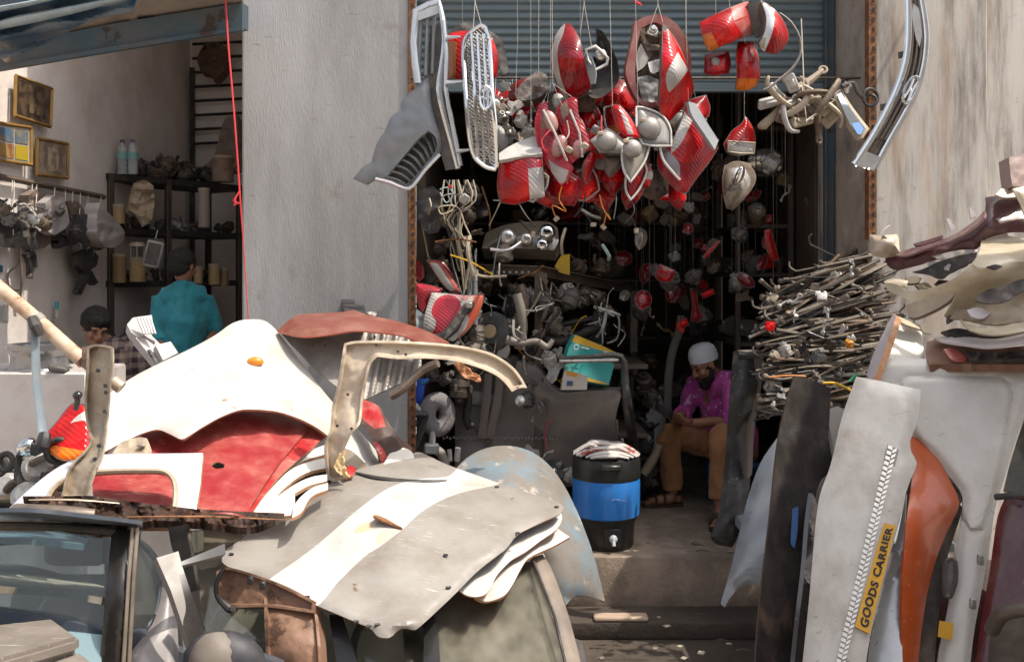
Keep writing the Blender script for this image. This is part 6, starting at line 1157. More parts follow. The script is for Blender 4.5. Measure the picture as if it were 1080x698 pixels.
# ================================================================ right side: heap of wiper arms, bumpers, leaning panels
# ledge under the heap
m = MB().box((1.75,5.35,.62),(1.0,.62,.06),None,.01); m.box((1.32,5.1,.36),(.05,.05,.5),None,.004); m.box((2.2,5.1,.36),(.05,.05,.5),None,.004); m.box((1.32,5.6,.5),(.05,.05,.24),None,.004)
single('steel_bench',m,bluegrey_plastic,'low blue grey steel bench under the heap of wiper arms','bench')
rw = random.Random(21)
wm = [M('worn_black_arm',(.035,.032,.03),.55,m=.1,dirt=(.22,.18,.14),dirtamt=.35),M('greyed_arm',(.09,.074,.06),.6,m=.1,dirt=(.36,.3,.24),dirtamt=.4),M('pale_arm',(.19,.16,.125),.55,m=.1,dirt=(.25,.2,.15),dirtamt=.35),M('brown_arm',(.09,.062,.042),.55,m=.1,dirt=(.3,.2,.13),dirtamt=.4)]
def make_wiper(kind,L,mat):
    t = Thing('windscreen_wiper','car wiper arm tossed on the tall heap right of the seated man','wiper arm','wiper arms in the tall heap')
    r = random.Random(kind); bow = r.uniform(-.05,.05)*L
    t.part('arm',MB().tube([Vector((-L/2,0,0)),Vector((-L*.2,.004,bow)),Vector((L*.15,0,bow*1.3)),Vector((L/2,-.01,bow*.3))],[.019,.016,.012,.009],6,flat=.6,smooth=3),mat)
    if kind % 3 != 2: t.part('pivot_cap',MB().lathe([(0,-.012),(.016,-.012),(.018,.008),(.012,.015),(0,.016)],Vector((-L/2,0,0)),(.2,-.6,.8),10),[black_plastic,brown_iron][kind % 2])
    if kind % 2 == 0: t.part('blade',MB().tube([Vector((L*.05,.02,bow-.014)),Vector((L*.3,.02,bow*.6-.02)),Vector((L*.56,.01,-.01))],.006,5,smooth=3),black_plastic)
    if kind % 4 == 1: t.part('elbow',MB().tube([Vector((L/2,-.01,bow*.3)),Vector((L/2+.03,-.01,bow*.3+.03)),Vector((L/2+.025,-.02,bow*.3+.06))],.006,6,smooth=3),mat)
    return t.done(at=(0,0,0))
protos = [make_wiper(k,rw.uniform(.34,.62),wm[k % 4]) for k in range(12)]
HP = [(798,352),(806,330),(826,314),(846,306),(852,290),(884,274),(905,268),(930,282),(934,300),(932,340),(922,372),(905,400),(890,415),(860,432),(815,440),(800,410)]
spots = []
while len(spots) < 290:
    x = rw.uniform(798,935); y = rw.uniform(266,442)
    if inpoly(np.array([[x,y]]),HP)[0]: spots.append((x,y))
first = set()
for n,(x,y) in enumerate(spots):
    d = (y-266)/176; Y = 5.62-.42*d+rw.uniform(-.03,.22)
    k = rw.randrange(12); rot = (rw.uniform(-.5,.5),rw.gauss(-.14 if y > 330 else -.36,.13)*(1 if rw.random() < .88 else -1.2),rw.gauss(0,.16)+(math.pi if rw.random() < .5 else 0))
    if math.cos(rot[2]) < 0: rot = (rot[0],-rot[1],rot[2])
    c = W(x+(0 if 838 < x < 905 else (46 if x <= 838 else -24)),y,Y)
    if k not in first: first.add(k); o = protos[k]; o.location = c; o.rotation_euler = rot
    else: dup(protos[k],c,rot,rw.uniform(.75,1.05))
for n in range(90):                                   # stripped blades and links filling the inside of the heap
    while True:
        x = rw.uniform(806,930); y = rw.uniform(284,440)
        if inpoly(np.array([[x,y]]),HP)[0]: break
    c = W(x+(14 if x < 840 else (-14 if x > 900 else 0)),y,5.42+rw.uniform(.1,.4)); L = rw.uniform(.12,.24); d = Vector((1,rw.gauss(0,.3),rw.gauss(.2,.15))).normalized()
    single('wiper_refill',MB().tube([c-d*L,c+Vector((0,0,rw.uniform(-.02,.02))),c+d*L],[.012,.018,.012],6,flat=.6,smooth=2),wm[rw.choice([0,0,3,3,1])],'stripped dark wiper blade inside the tall wiper heap','wiper blade','wiper blades inside the heap')
for k in range(12):
    if k not in first: protos[k].location = W(860,350,5.6)
for j,(x,y,s,k,mt) in enumerate([(832,318,.05,'linkage',pale_plastic),(838,332,.045,'bracket',alu),(880,290,.05,'bracket',reflector),(898,283,.05,'linkage',pale_plastic),(828,370,.045,'motor',alu),(812,344,.03,'motor',red_lens),(862,376,.05,'casting',grey_plastic),(896,362,.03,'motor',M('orange_cap',(.7,.28,.03),.5)),(815,405,.06,'motor',alu),(870,340,.05,'linkage',pale_plastic),(908,305,.045,'linkage',wm[2]),(850,410,.05,'bracket',wm[2]),(885,395,.05,'bracket',dark_plastic),(920,330,.04,'linkage',wm[2])]):
    k,m = junk(j+4000,x,y,5.05+.15*(j % 3),s,k); single('wiper_'+k,m,mt,'small wiper %s lying on the heap of wiper arms' % JC[k],JC[k],'wiper motors and links on the heap')
for j in range(30):
    k,m = junk(j+4100,rw.uniform(815,925),rw.uniform(300,435),5.0+.2*rw.random(),rw.uniform(.022,.045),['bracket','casting'][j % 2]); single('wiper_'+k,m,rw.choice([iron,wm[2],dark_plastic,wm[1],alu,black_plastic]),'small wiper %s lying on the heap of wiper arms' % JC[k],JC[k],'wiper motors and links on the heap')
bent('yellow_cable','yellow cable end at the foot of the wiper heap',[(868,404),(880,404),(890,408),(898,412)],.007,wire_yellow,4.95,'cable')
bent('green_cable','green cable tip just left of the white tailgate',[(896,402),(900,398),(903,394)],.006,M('green_wire',(.05,.5,.2),.5),4.9,'cable')
bent('orange_cable','orange twine crossing the foot of the wiper heap',[(812,398),(830,396),(850,397)],.005,M('orange_wire'),4.95,'cable')
# stack of bumpers
maroonb = M('dark_maroon_bumper',(.085,.022,.025),.35,dirt=(.28,.2,.17),dirtamt=.22,coat=.4,spots=(.6,.5,.45),spscale=26,spt=(.70,.73))
creamb = M('cream_bumper',(.50,.43,.31),.4,dirt=(.25,.18,.11),dirtamt=.3,dscale=6,coat=.2)
greyb = M('grey_bumper',(.40,.37,.34),.45,dirt=(.22,.18,.15),dirtamt=.3)
blackb = M('black_bumper',(.03,.025,.024),.5,dirt=(.2,.15,.12),dirtamt=.35)
mauveb = M('mauve_white_bumper',(.52,.47,.48),.35,dirt=(.3,.24,.2),dirtamt=.25,coat=.3)
def bumper(lab,parts,group='car bumpers stacked on the right'):
    t = Thing('car_bumper',lab,'bumper',group)
    for (pn,o,c,mats,kw) in parts: t.part(pn,MB().sheet(o,c,**kw),mats)
    t.done()
bumper('dark maroon bumper with a long upturned end near the stack top',[
    ('cover',[(933,270),(945,269),(957,265),(985,258),(1010,247),(1030,233),(1039,222),(1039,208),(1060,206),(1095,205),(1095,247),(1070,245),(1040,252),(1030,263),(1005,267),(985,275),(965,281),(945,285),(936,280)],[(935,275,5.0),(985,265,4.75),(1039,235,4.6),(1090,205,4.7),(1090,245,4.55),(1010,262,4.68)],[maroonb],dict(th=.008,roll=(.02,3),dent=(.02,25))),
    ('upper_lip',[(944,269),(957,263),(985,256),(1010,245),(1030,231),(1038,222),(1038,229),(1022,243),(1000,255),(975,263),(955,270)],[(944,269,4.95),(1038,224,4.55),(990,258,4.68)],[M('dusty_mauve',(.20,.10,.10),.4,dirt=(.5,.42,.38),dirtamt=.3)],dict(th=.012)),
    ('mounting_tab',[(998,231),(1001,230),(1008,241),(1003,244)],[(998,231,4.68),(1008,241,4.66),(1003,244,4.66)],[mauveb],dict(th=.008)),
    ('mounting_tab',[(1022,219),(1025,219),(1030,228),(1024,231)],[(1022,219,4.62),(1030,228,4.6),(1024,231,4.6)],[mauveb],dict(th=.008)),
    ('lip_strip',[(963,257),(978,253),(994,248),(992,252),(978,257),(967,259)],[(963,257,4.85),(994,248,4.78),(978,257,4.8)],[maroonb],dict(th=.02))])
t = Thing('bumper_end','shiny cream and brown bumper end piece left of the maroon bumper','bumper end')
t.part('shell',MB().sheet([(917,247),(932,249),(944,252),(948,260),(949,270),(930,272),(918,268)],[(917,247,5.0),(949,270,4.95),(918,268,4.95),(935,256,4.9)],th=.009,roll=(.02,3)),M('glossy_cream',(.55,.46,.36),.25,coat=.6,dirt=(.3,.2,.13),dirtamt=.3))
t.part('cap',MB().sheet([(932,248),(946,247),(948,252),(949,266),(943,258)],[(932,248,4.92),(949,266,4.9),(946,247,4.95)],th=.02),bare_metal); t.part('tie',MB().tube([W(928,249,4.9),W(932,243,4.9),W(939,238,4.9)],.005,5,smooth=3),wire_white); t.done()
bumper('brown mauve slab of bumper topmost in the stack, cut by the photo edge',[('slab',[(1064,166),(1080,162),(1100,160),(1100,196),(1068,197),(1066,185)],[(1064,166,4.6),(1100,160,4.7),(1068,197,4.55)],[M('brown_mauve',(.32,.23,.21),.5,dirt=(.2,.15,.12),dirtamt=.3)],dict(th=.06,dent=(.01,10)))])
bumper('cream bumper corner just under the brown mauve slab',[('corner',[(1068,199),(1085,196),(1100,198),(1100,240),(1084,232),(1076,215)],[(1068,199,4.5),(1100,200,4.55),(1090,235,4.45)],[creamb],dict(th=.009,roll=(.02,4))),('foot',[(1050,205),(1056,199),(1066,200),(1072,208),(1058,208)],[(1050,205,4.55),(1072,208,4.55),(1060,199,4.58)],[bare_metal],dict(th=.009))])
bumper('big cream bumper with a long curved lip in the middle of the stack',[
    ('cover',[(1035,252),(1042,244),(1060,243),(1064,249),(1100,253),(1100,290),(1070,297),(1045,312),(1022,328),(1004,336),(996,334),(1004,322),(1008,310),(990,312),(965,318),(948,312),(936,306),(934,298),(946,300),(960,307),(985,303),(1010,291),(1028,274),(1034,262)],[(934,298,4.72),(1034,253,4.62),(1100,253,4.60),(946,304,4.56),(985,306,4.42),(1012,296,4.33),(1036,279,4.28),(1100,266,4.26),(1004,335,4.50),(1030,318,4.44),(1100,290,4.42)],[creamb],dict(th=.009,dent=(.012,15))),
    ('inner_side',[(955,322),(965,318),(990,312),(1007,309),(1000,318),(985,327),(966,335),(958,334)],[(955,322,4.6),(1007,309,4.45),(966,335,4.52)],[M('brown_grey_inside',(.20,.165,.13),.6,dirt=(.36,.3,.24),dirtamt=.3)],dict(th=.02)),
    ('slot',[(1041,281),(1050,279),(1058,281),(1050,284)],[(1041,281,4.22),(1058,281,4.23),(1050,284,4.22)],[black_plastic],dict(th=.01)),
    ('end_nub',[(932,297),(944,294),(958,296),(956,304),(944,306),(935,305)],[(932,297,4.72),(958,296,4.68),(944,306,4.68)],[creamb],dict(th=.009,roll=(.01,2))),
    ('bracket',[(955,293),(963,291),(972,293),(968,298),(958,299)],[(955,293,4.72),(972,293,4.7),(960,299,4.7)],[M('olive_brown',(.18,.14,.09),.6)],dict(th=.02))])
for j,(o,mt,lab) in enumerate([([(962,287),(975,283),(990,276),(1010,270),(1030,266),(1026,276),(1010,284),(992,294),(980,290)],blackb,'black broken bumper strip between maroon and cream bumpers'),([(976,277),(990,275),(1003,279),(1000,285),(985,284)],greyb,'pale broken clip piece between maroon and cream bumpers'),([(982,270),(1010,264),(1028,263),(1020,270),(996,274)],greyb,'grey bumper rib right under the maroon bumper'),([(985,300),(990,295),(1000,296),(1000,303),(990,304)],blackb,'small dark clip on the cream bumper lip'),([(965,300),(978,297),(984,304),(972,308)],M('olive_brown'),'olive flap inside the cream bumper end'),([(1022,268),(1030,262),(1034,268),(1029,274)],mauveb,'pale tab tip under the maroon bumper')]):
    panel('bumper_scrap',lab,'bumper scrap',o,[(o[0][0],o[0][1],4.75),(o[3][0],o[3][1],4.6),(o[-1][0],o[-1][1],4.68)],[mt],th=.009,dent=(.012,8),seed=j,group='bumper scraps in the stack')
bumper('dirty cream bumper with a black torn mouth below the big cream bumper',[
    ('cover',[(1002,335),(1008,326),(1020,326),(1045,312),(1070,300),(1100,296),(1100,336),(1070,340),(1045,342),(1022,338)],[(1002,335,4.4),(1045,312,4.35),(1100,296,4.4),(1100,336,4.2),(1030,336,4.25)],[M('dirty_cream',(.30,.24,.165),.5,dirt=(.12,.085,.06),dirtamt=.45,dscale=6)],dict(th=.009,dent=(.03,16))),
    ('torn_mouth',[(1028,316),(1040,306),(1056,303),(1072,296),(1086,292),(1100,286),(1100,302),(1078,307),(1060,318),(1040,320)],[(1028,316,4.22),(1100,290,4.2),(1060,318,4.18)],[blackb],dict(th=.006,dent=(.02,17))),
    ('lower_lip',[(1012,336),(1024,343),(1045,346),(1070,342),(1100,333),(1100,345),(1070,351),(1045,353),(1022,347)],[(1012,336,4.3),(1100,338,4.1),(1045,350,4.12)],[creamb],dict(th=.009,roll=(.02,3))),
    ('foam',[(1020,327),(1032,324),(1045,330),(1036,336),(1024,334)],[(1020,327,4.25),(1045,330,4.22),(1030,336,4.22)],[mauveb],dict(th=.009))])
bumper('long mauve white bumper lip under the dirty cream bumper',[
    ('lip',[(985,356),(1000,354),(1020,355),(1050,357),(1100,347),(1100,358),(1060,364),(1040,366),(1015,363),(995,360)],[(985,356,4.4),(1100,352,4.12),(1040,362,4.15)],[mauveb],dict(th=.009,roll=(.015,3))),
    ('grid',[(992,350),(1010,346),(1035,350),(1060,345),(1100,340),(1100,348),(1050,357),(1000,354)],[(992,350,4.42),(1100,342,4.25),(1040,355,4.28)],[blackb],dict(th=.009,dent=(.02,5)))])
bumper('red brown bumper at the bottom of the stack',[
    ('cover',[(978,360),(990,358),(1015,364),(1045,368),(1100,362),(1100,384),(980,384),(976,372)],[(978,360,4.45),(1100,364,4.2),(1040,384,4.2)],[M('red_brown_bumper',(.20,.10,.065),.5,dirt=(.35,.24,.17),dirtamt=.3)],dict(th=.04,dent=(.03,14))),
    ('red_patch',[(995,368),(1005,367),(1020,376),(1018,381),(1004,379)],[(995,368,4.3),(1020,376,4.25),(1004,379,4.25)],[red_rough],dict(th=.01)),('dark_gap',[(1018,370),(1050,372),(1100,366),(1100,378),(1040,379),(1022,377)],[(1018,370,4.24),(1100,370,4.12),(1040,379,4.16)],[blackb],dict(th=.02,dent=(.03,6)))])
t = Thing('bumper_end','small dark clip and pale end of the bumper rail left of the red brown bumper','bumper end'); t.part('clip',MB().sheet([(970,343),(976,340),(984,344),(982,352),(974,350)],[(970,343,4.4),(984,344,4.4),(974,350,4.38)],th=.009),creamb); t.part('hook',MB().sheet([(1000,334),(1004,332),(1006,338),(1000,342)],[(1000,334,4.4),(1006,338,4.4),(1000,342,4.4)],th=.02),dark_plastic); t.done()
t = Thing('bumper_rack','plain steel rack frame that carries the stack of bumpers','rack'); t.part('shelf',MB().box((2.3,4.62,1.56),(.9,.6,.05),None,.005),iron)
for (x,y) in ((1.95,4.85),(2.7,4.4),(2.7,4.85)): t.part('upright',MB().box((x,y,.77),(.05,.05,1.53),None,.004),iron)
t.done()
# pale panel corner with lit edge
panel('door_panel','pale cream door panel corner showing above the big white door','panel',[(930,384),(936,360),(944,337),(952,341),(972,348),(976,384)],[(930,384,4.4),(944,337,4.6),(976,384,4.4)],[M('cream_white_paint',(.70,.66,.57),.35,dirt=(.45,.38,.28),dirtamt=.2),rust_edge],th=.02,rim=1)
panel('door_panel','narrow edge of a thin panel tilted against the cream panel corner','panel',[(914,396),(920,376),(932,350),(942,330),(945,334),(936,360),(926,388),(920,402)],[(914,396,4.3),(943,332,4.5),(925,388,4.25)],[mauveb,rust_edge],th=.03,rim=1)
panel('bumper_strip','thin brown strip crossing above the cream panel corner','strip',[(942,331),(958,338),(974,344),(973,348),(955,342),(942,336)],[(942,333,4.55),(974,346,4.5),(955,342,4.5)],[bare_metal],th=.01)
# leaning panels in front
bluesil = M('blue_silver_paint',(.34,.38,.43),.3,m=.35,dirt=(.25,.22,.19),dirtamt=.22,coat=.5)
panel('fender','blue silver fender with wheel arch leaning left of the charred plank','fender',[(824,456),(815,468),(802,488),(790,520),(780,560),(769,605),(760,636),(764,640),(770,630),(780,620),(790,616),(800,617),(806,626),(812,660),(830,660),(834,560),(830,480)],
      [(824,456,4.75),(790,520,4.70),(762,638,4.55),(830,640,4.35),(832,480,4.6),(808,560,4.48)],[bluesil,rust_edge],th=.01,rim=1,roll=(.03,4),dent=(.008,40))
panel('charred_plank','tall charred black panel standing between blue silver fender and white tailgate','panel',[(838,396),(845,397),(858,401),(876,409),(875,440),(874,465),(878,486),(873,500),(866,506),(860,525),(856,570),(852,640),(846,740),(794,740),(801,640),(812,545),(820,470),(828,430)],
      [(838,396,4.35),(876,409,4.32),(800,700,3.85),(850,700,3.88),(836,540,4.06)],[M('charred_black_panel',(.016,.013,.012),.75,spec=.2,c2=(.07,.042,.028),c2scale=5,c2t=(.56,.72),stretch=(2.2,2.2,.35),dirt=(.09,.07,.055),dirtamt=.18,bump=.35,bscale=12),M('burnt_edge',(.10,.07,.05),.6)],th=.02,rim=1,dent=(.02,40),seed=4)
panel('fender_edge','thin dark glossy fender edge along the charred panel','fender',[(857,520),(862,532),(862,560),(858,610),(850,660),(842,740),(834,740),(842,660),(849,600),(853,550)],[(857,520,4.0),(862,560,3.98),(838,720,3.78),(852,600,3.9)],[M('dark_silver_gloss',(.11,.11,.115),.22,m=.5,coat=.6,dirt=(.25,.2,.17),dirtamt=.25)],th=.02,roll=(.02,3))
panel('blue_glint','small blue glint painted as a patch beside the charred panel','panel',[(836,536),(842,534),(841,560),(838,578),(834,572)],[(836,536,4.02),(842,534,4.02),(836,575,3.98)],[M('blue_glint_paint',(.012,.06,.20),.3)],th=.004)  # blue glint put in as a coloured patch
panel('grey_sheet','dull grey panel behind the white tailgate top','panel',[(872,432),(884,428),(900,440),(890,500),(868,560),(856,600),(862,520),(872,500),(880,486)],[(872,432,4.42),(900,440,4.45),(860,590,4.1),(868,500,4.25)],[M('dull_grey_paint',(.28,.27,.255),.45,dirt=(.2,.17,.14),dirtamt=.3,coat=.3)],th=.02)
GO = [(903,397),(930,402),(971,411),(969.5,432),(965,452),(960,464),(961,476),(967,488),(962,502),(956,518),(950,545),(940,580),(928,630),(917,675),(908,740),(842,740),(853,636),(863,530),(876,490),(888,440)]
GOc = [(903,397,4.18),(971,411,4.12),(845,720,3.62),(910,720,3.56),(905,550,3.82)]
t = Thing('tailgate','tall white tailgate panel lettered GOODS CARRIER on a yellow plate','tailgate')
t.part('panel',MB().sheet(GO,GOc,th=.022,roll=(.012,4),dent=(.010,60),seed=6),M('goods_white',(.58,.555,.515),.4,dirt=(.30,.24,.18),dirtamt=.42,dscale=4,spots=(.22,.15,.10),spscale=11,spt=(.69,.74),coat=.3,scratch=.6,stretch=(1,1,.5)))
fg = depthf([(903,397,4.18),(971,411,4.12),(845,720,3.62),(910,720,3.56)])
fg = depthf(GOc)
def onG(x,y,off): return W(x,y,float(fg(np.array([[x,y]]))[0])-off)
def quadplate(mb,px,off,th):
    P = [onG(x,y,off) for (x,y) in px]; nrm = (P[1]-P[0]).cross(P[3]-P[0]).normalized()
    if nrm.y > 0: nrm = -nrm
    Bk = [p-nrm*th for p in P]; mb.add(P+Bk,[[0,1,2,3],[7,6,5,4],[0,4,5,1],[1,5,6,2],[2,6,7,3],[3,7,4,0]]); return P,nrm
PL = [(901.5,660),(917,668),(945,554),(932.5,551)]                         # bottom-left, bottom-right, top-right, top-left
mb = MB(); Pq,nq = quadplate(mb,PL,.016,.010)
p = t.part('plate',mb,M('plate_yellow',(.66,.34,.02),.5,dirt=(.45,.25,.05),dirtamt=.25))
cu = bpy.data.curves.new('lettering','FONT'); cu.body = 'GOODS CARRIER'; cu.size = 1; cu.extrude = 0; cu.offset = .035; cu.space_character = 1.12; cu.resolution_u = 3
to = bpy.data.objects.new('lettering',cu); C.objects.link(to); dg = bpy.context.evaluated_depsgraph_get(); tm = bpy.data.meshes.new_from_object(to.evaluated_get(dg))
co = np.array([tuple(v.co) for v in tm.vertices]); tf = [list(f.vertices) for f in tm.polygons]
bpy.data.objects.remove(to); bpy.data.curves.remove(cu); bpy.data.meshes.remove(tm)
mn,mx_ = co.min(0),co.max(0); a0 = Pq[0]+(Pq[3]-Pq[0])*0; rt = random.Random(4)
vv = []
for (x,y,z) in co:
    s = .03+.94*(x-mn[0])/(mx_[0]-mn[0]); q = .80-.58*(y-mn[1])/(mx_[1]-mn[1])+.03*math.sin(s*21)
    left = Pq[0].lerp(Pq[3],s); right = Pq[1].lerp(Pq[2],s); vv.append(left.lerp(right,q)+nq*.0025)
t.part('lettering',MB().add(vv,tf),M('sign_black',(.012,.012,.014),.6),p)
st = MB(); ns = 46                                                             # hand punched reflective strip
for i in range(ns):
    s0 = i/ns; s1 = (i+.62)/ns
    for lane in (0,1):
        xa,ya = 937.0+lane*5.0,470+lane*1.5; xb,yb = 876+lane*5.2,722
        sh_ = .35/ns if lane else 0
        A = (xa+(xb-xa)*(s0+sh_),ya+(yb-ya)*(s0+sh_)); B = (xa+(xb-xa)*(s1+sh_),ya+(yb-ya)*(s1+sh_)); sk_ = 2.2 if lane else -2.2
        quadplate(st,[(A[0],A[1]+sk_*.5),(A[0]+4.6,A[1]-sk_*.5),(B[0]+4.6,B[1]-sk_*.5),(B[0],B[1]+sk_*.5)],.0165,.003)
t.part('reflective_strip',st,M('reflective_silver',(.80,.78,.72),.25,m=.2))
sb = MB(); quadplate(sb,[(873.5,730),(888,734),(948,474),(936,468)],.0135,.002); t.part('strip_backing',sb,M('strip_backing',(.34,.32,.29),.6,dirt=(.2,.18,.15),dirtamt=.3)); t.done()
panel('silver_fender','dark silver panel between the lettered tailgate and the orange fender','panel',[(956,520),(954,560),(951,640),(953,740),(912,740),(918,675),(930,626),(944,575)],[(956,520,3.95),(953,720,3.6),(915,720,3.65),(940,620,3.78)],[silver],th=.02,roll=(.01,3))
panel('fender','bright orange fender with a pointed corner leaning behind the lettered tailgate','fender',[(954,458),(964,460),(976,469),(990,485),(1002,506),(1012,530),(1006,546),(994,572),(983,604),(974,650),(964,740),(950,740),(951,640),(955,560),(962,496)],[(954,458,4.2),(1012,530,4.0),(955,720,3.65),(1000,560,3.93),(970,560,3.78),(962,500,3.98)],
      [M('orange_paint',(.46,.075,.010),.38,coat=.3,dirt=(.25,.07,.02),dirtamt=.25,scratch=.5,scol=(.6,.35,.2)),rust_edge],th=.012,roll=(.02,4),dent=(.015,40),seed=3,rim=0)
panel('black_fender','black edge of the fender behind the orange fender','fender',[(1012,531),(1016,536),(1006,566),(996,600),(990,650),(982,740),(964,740),(974,650),(983,604),(994,572)],[(1012,531,4.06),(980,720,3.72),(968,720,3.70)],[blackb],th=.02)
panel('grey_scrap','dark grey corner between the orange fender and the big white door','panel',[(960,447),(972,455),(984,472),(1006,500),(1019,517),(1014,530),(1002,506),(985,478),(966,460)],[(960,447,4.3),(1019,517,4.1),(966,460,4.25)],[dark_plastic],th=.02)
DW = [(918,402),(926,383),(932,378),(960,378),(1020,379),(1092,380),(1086,420),(1079,441),(1068,474),(1058,508),(1050,535),(1043,580),(1034,630),(1026,676),(1020,740),(984,740),(990,690),(1000,640),(1008,590),(1015,540),(1014,520),(1000,500),(980,476),(960,462),(940,445),(925,425)]
DWc = [(926,383,4.36),(1090,380,4.22),(1000,440,4.22),(1050,535,3.98),(985,730,3.70),(1022,730,3.64),(1010,540,4.0)]
def emboss(q):
    p_ = [(948,404),(958,397),(1000,396),(1055,398),(1066,404),(1068,420),(1062,462),(1050,520),(1036,560),(1022,560),(1000,520),(960,450)]
    ins = inpoly(q,p_); d_ = pdist(q,p_); return np.where(ins,.012*np.clip(d_/4,0,1),0)-.006*np.exp(-(d_/2.5)**2)
t = Thing('van_door','large dusty white van door with an embossed panel leaning at far right','van door')
t.part('panel',MB().sheet(DW,DWc,th=.03,roll=(.02,5),extra=emboss,res=3.6),M('van_white',(.62,.595,.55),.4,dirt=(.36,.30,.23),dirtamt=.36,dscale=3,spots=(.24,.16,.10),spscale=10,spt=(.71,.75),coat=.35,scratch=.4))
t.part('handle_recess',MB().sheet([(998,592),(1004,588),(1008,592),(1008,612),(1002,630),(997,628),(996,610)],[(998,592,3.86),(1008,592,3.85),(1000,628,3.80)],th=.012,roll=(-.01,2)),dark_plastic)
t.part('yellow_sticker',MB().sheet([(991,654),(1006,657),(1004,675),(989,671)],[(991,654,3.755),(1006,657,3.75),(989,671,3.735)],th=.003,smooth=False),M('plate_yellow'))
t.part('hinge',MB().box(W(1034,590,3.85),(.022,.02,.04),None,.004),alu); t.part('hinge',MB().box(W(1026,636,3.77),(.022,.02,.04),None,.004),alu); t.done()
# dark red car at the right edge
t = Thing('parked_car','dark maroon car door edge with a dim window at the right photo edge','car')
t.part('door',MB().sheet([(1088,425),(1092,740),(1024,740),(1034,660),(1044,600),(1052,545),(1062,520),(1090,522)],[(1090,530,3.62),(1092,730,3.4),(1030,730,3.5),(1052,545,3.72)],th=.06,roll=(.02,4)),M('maroon_car_paint',(.075,.012,.016),.25,coat=.7,dirt=(.2,.13,.1),dirtamt=.2))
t.part('window',MB().sheet([(1079,446),(1092,420),(1092,520),(1058,518),(1066,486)],[(1079,446,3.8),(1092,420,3.8),(1060,518,3.72)],th=.008),M('dark_auto_glass',(.03,.035,.03),.12,coat=.5,dirt=(.3,.25,.18),dirtamt=.15))
t.part('waist_rail',MB().tube([W(1050,524,3.68),W(1070,522,3.62),W(1095,522,3.58)],.012,8),blackb); t.part('body',MB().box((2.35,4.1,.45),(.9,1.0,.5),None,.05),M('maroon_car_paint')); t.done()
t = Thing('jerry_can','dirty black brown rounded can in the bottom right corner','can')
t.part('body',MB().sheet([(1042,706),(1044,672),(1050,654),(1060,646),(1092,636),(1096,740),(1042,740)],[(1042,700,3.2),(1060,646,3.3),(1095,640,3.2),(1095,730,3.0),(1045,730,3.1)],th=.25,roll=(.03,5)),M('grimy_black_can',(.05,.04,.032),.45,dirt=(.2,.15,.1),dirtamt=.35))
t.part('top_pipe',MB().tube([W(1046,664,3.2),W(1054,650,3.15),W(1066,644,3.12),W(1096,640,3.1)],.024,10,smooth=3),iron); t.done()
# standing black bumper post in front of the man
t = Thing('bumper_post','upright dusty black bumper standing right of the seated man','bumper')
BP = [(779,370),(790,368),(805,370),(804,390),(799,425),(794,455),(792,490),(791,510),(788,525),(784,545),(780,562),(772,577),(760,574),(755,566),(762,548),(766,530),(770,490),(773,447),(776,405)]
t.part('cover',MB().sheet(BP,[(779,370,5.78),(805,370,5.82),(773,447,5.70),(795,447,5.78),(760,570,5.55),(780,562,5.6),(784,430,5.66),(775,520,5.58)],th=.05,roll=(.03,4),dent=(.01,20)),M('dusty_black_bumper',(.035,.033,.032),.5,dirt=(.20,.18,.16),dirtamt=.3,dscale=8,spots=(.42,.38,.33),spscale=34,spt=(.64,.68)))
t.part('edge',MB().sheet([(797,370),(806,370),(805,395),(799,430),(795,460),(793,500),(788,505),(791,455),(795,420)],[(797,370,5.78),(806,370,5.8),(790,500,5.62)],th=.03),M('brown_edge',(.17,.13,.105),.6,dirt=(.3,.24,.2),dirtamt=.3))
t.part('cap',MB().sheet([(778,369),(806,369),(804,374),(780,374)],[(778,369,5.77),(806,369,5.8),(790,374,5.75)],th=.03),dark_plastic); t.done()
# unseen box added beyond the right edge to shade the leaning panels
b = MB().box((3.2,2.55,2.3),(.9,3.0,4.2),None,.04); single('shade_box',b,M('van_white'),'white box added unseen as a truck beyond the right photo edge','blocker')
# ================================================================ people
def remesh(mb,voxel,smooth=6,disp=None):           # fuse overlapping volumes into one continuous surface
    me = bpy.data.meshes.new('tmp'); me.from_pydata([tuple(v) for v in mb.v],[],mb.f); o = bpy.data.objects.new('tmp',me); C.objects.link(o)
    r = o.modifiers.new('r','REMESH'); r.mode = 'VOXEL'; r.voxel_size = voxel; s = o.modifiers.new('s','SMOOTH'); s.iterations = smooth; s.factor = .5
    dg = bpy.context.evaluated_depsgraph_get(); m2 = bpy.data.meshes.new_from_object(o.evaluated_get(dg))
    out = MB(); N = [v.normal.copy() for v in m2.vertices]; V = [v.co.copy() for v in m2.vertices]
    if disp: V = [v+n*disp(v) for v,n in zip(V,N)]
    out.add(V,[list(f.vertices) for f in m2.polygons]); bpy.data.objects.remove(o); bpy.data.meshes.remove(me); bpy.data.meshes.remove(m2); return out
def limb(mb,pts,r,sm=3): return mb.tube(pts,r,12,smooth=sm)
def foldn(a,s,ax=None):
    def f(v):
        p = Vector((v.x*s,v.y*s,v.z*s*.55)); return a*(noise.noise(p)+.5*noise.noise(p*2.3))
    return f
skin = M('brown_skin',(.34,.165,.10),.5,c2=(.27,.125,.075),c2scale=9,bump=.08,bscale=80,var=0)
hairm = M('black_hair',(.012,.010,.009),.7,bump=.7,bscale=120,var=0)
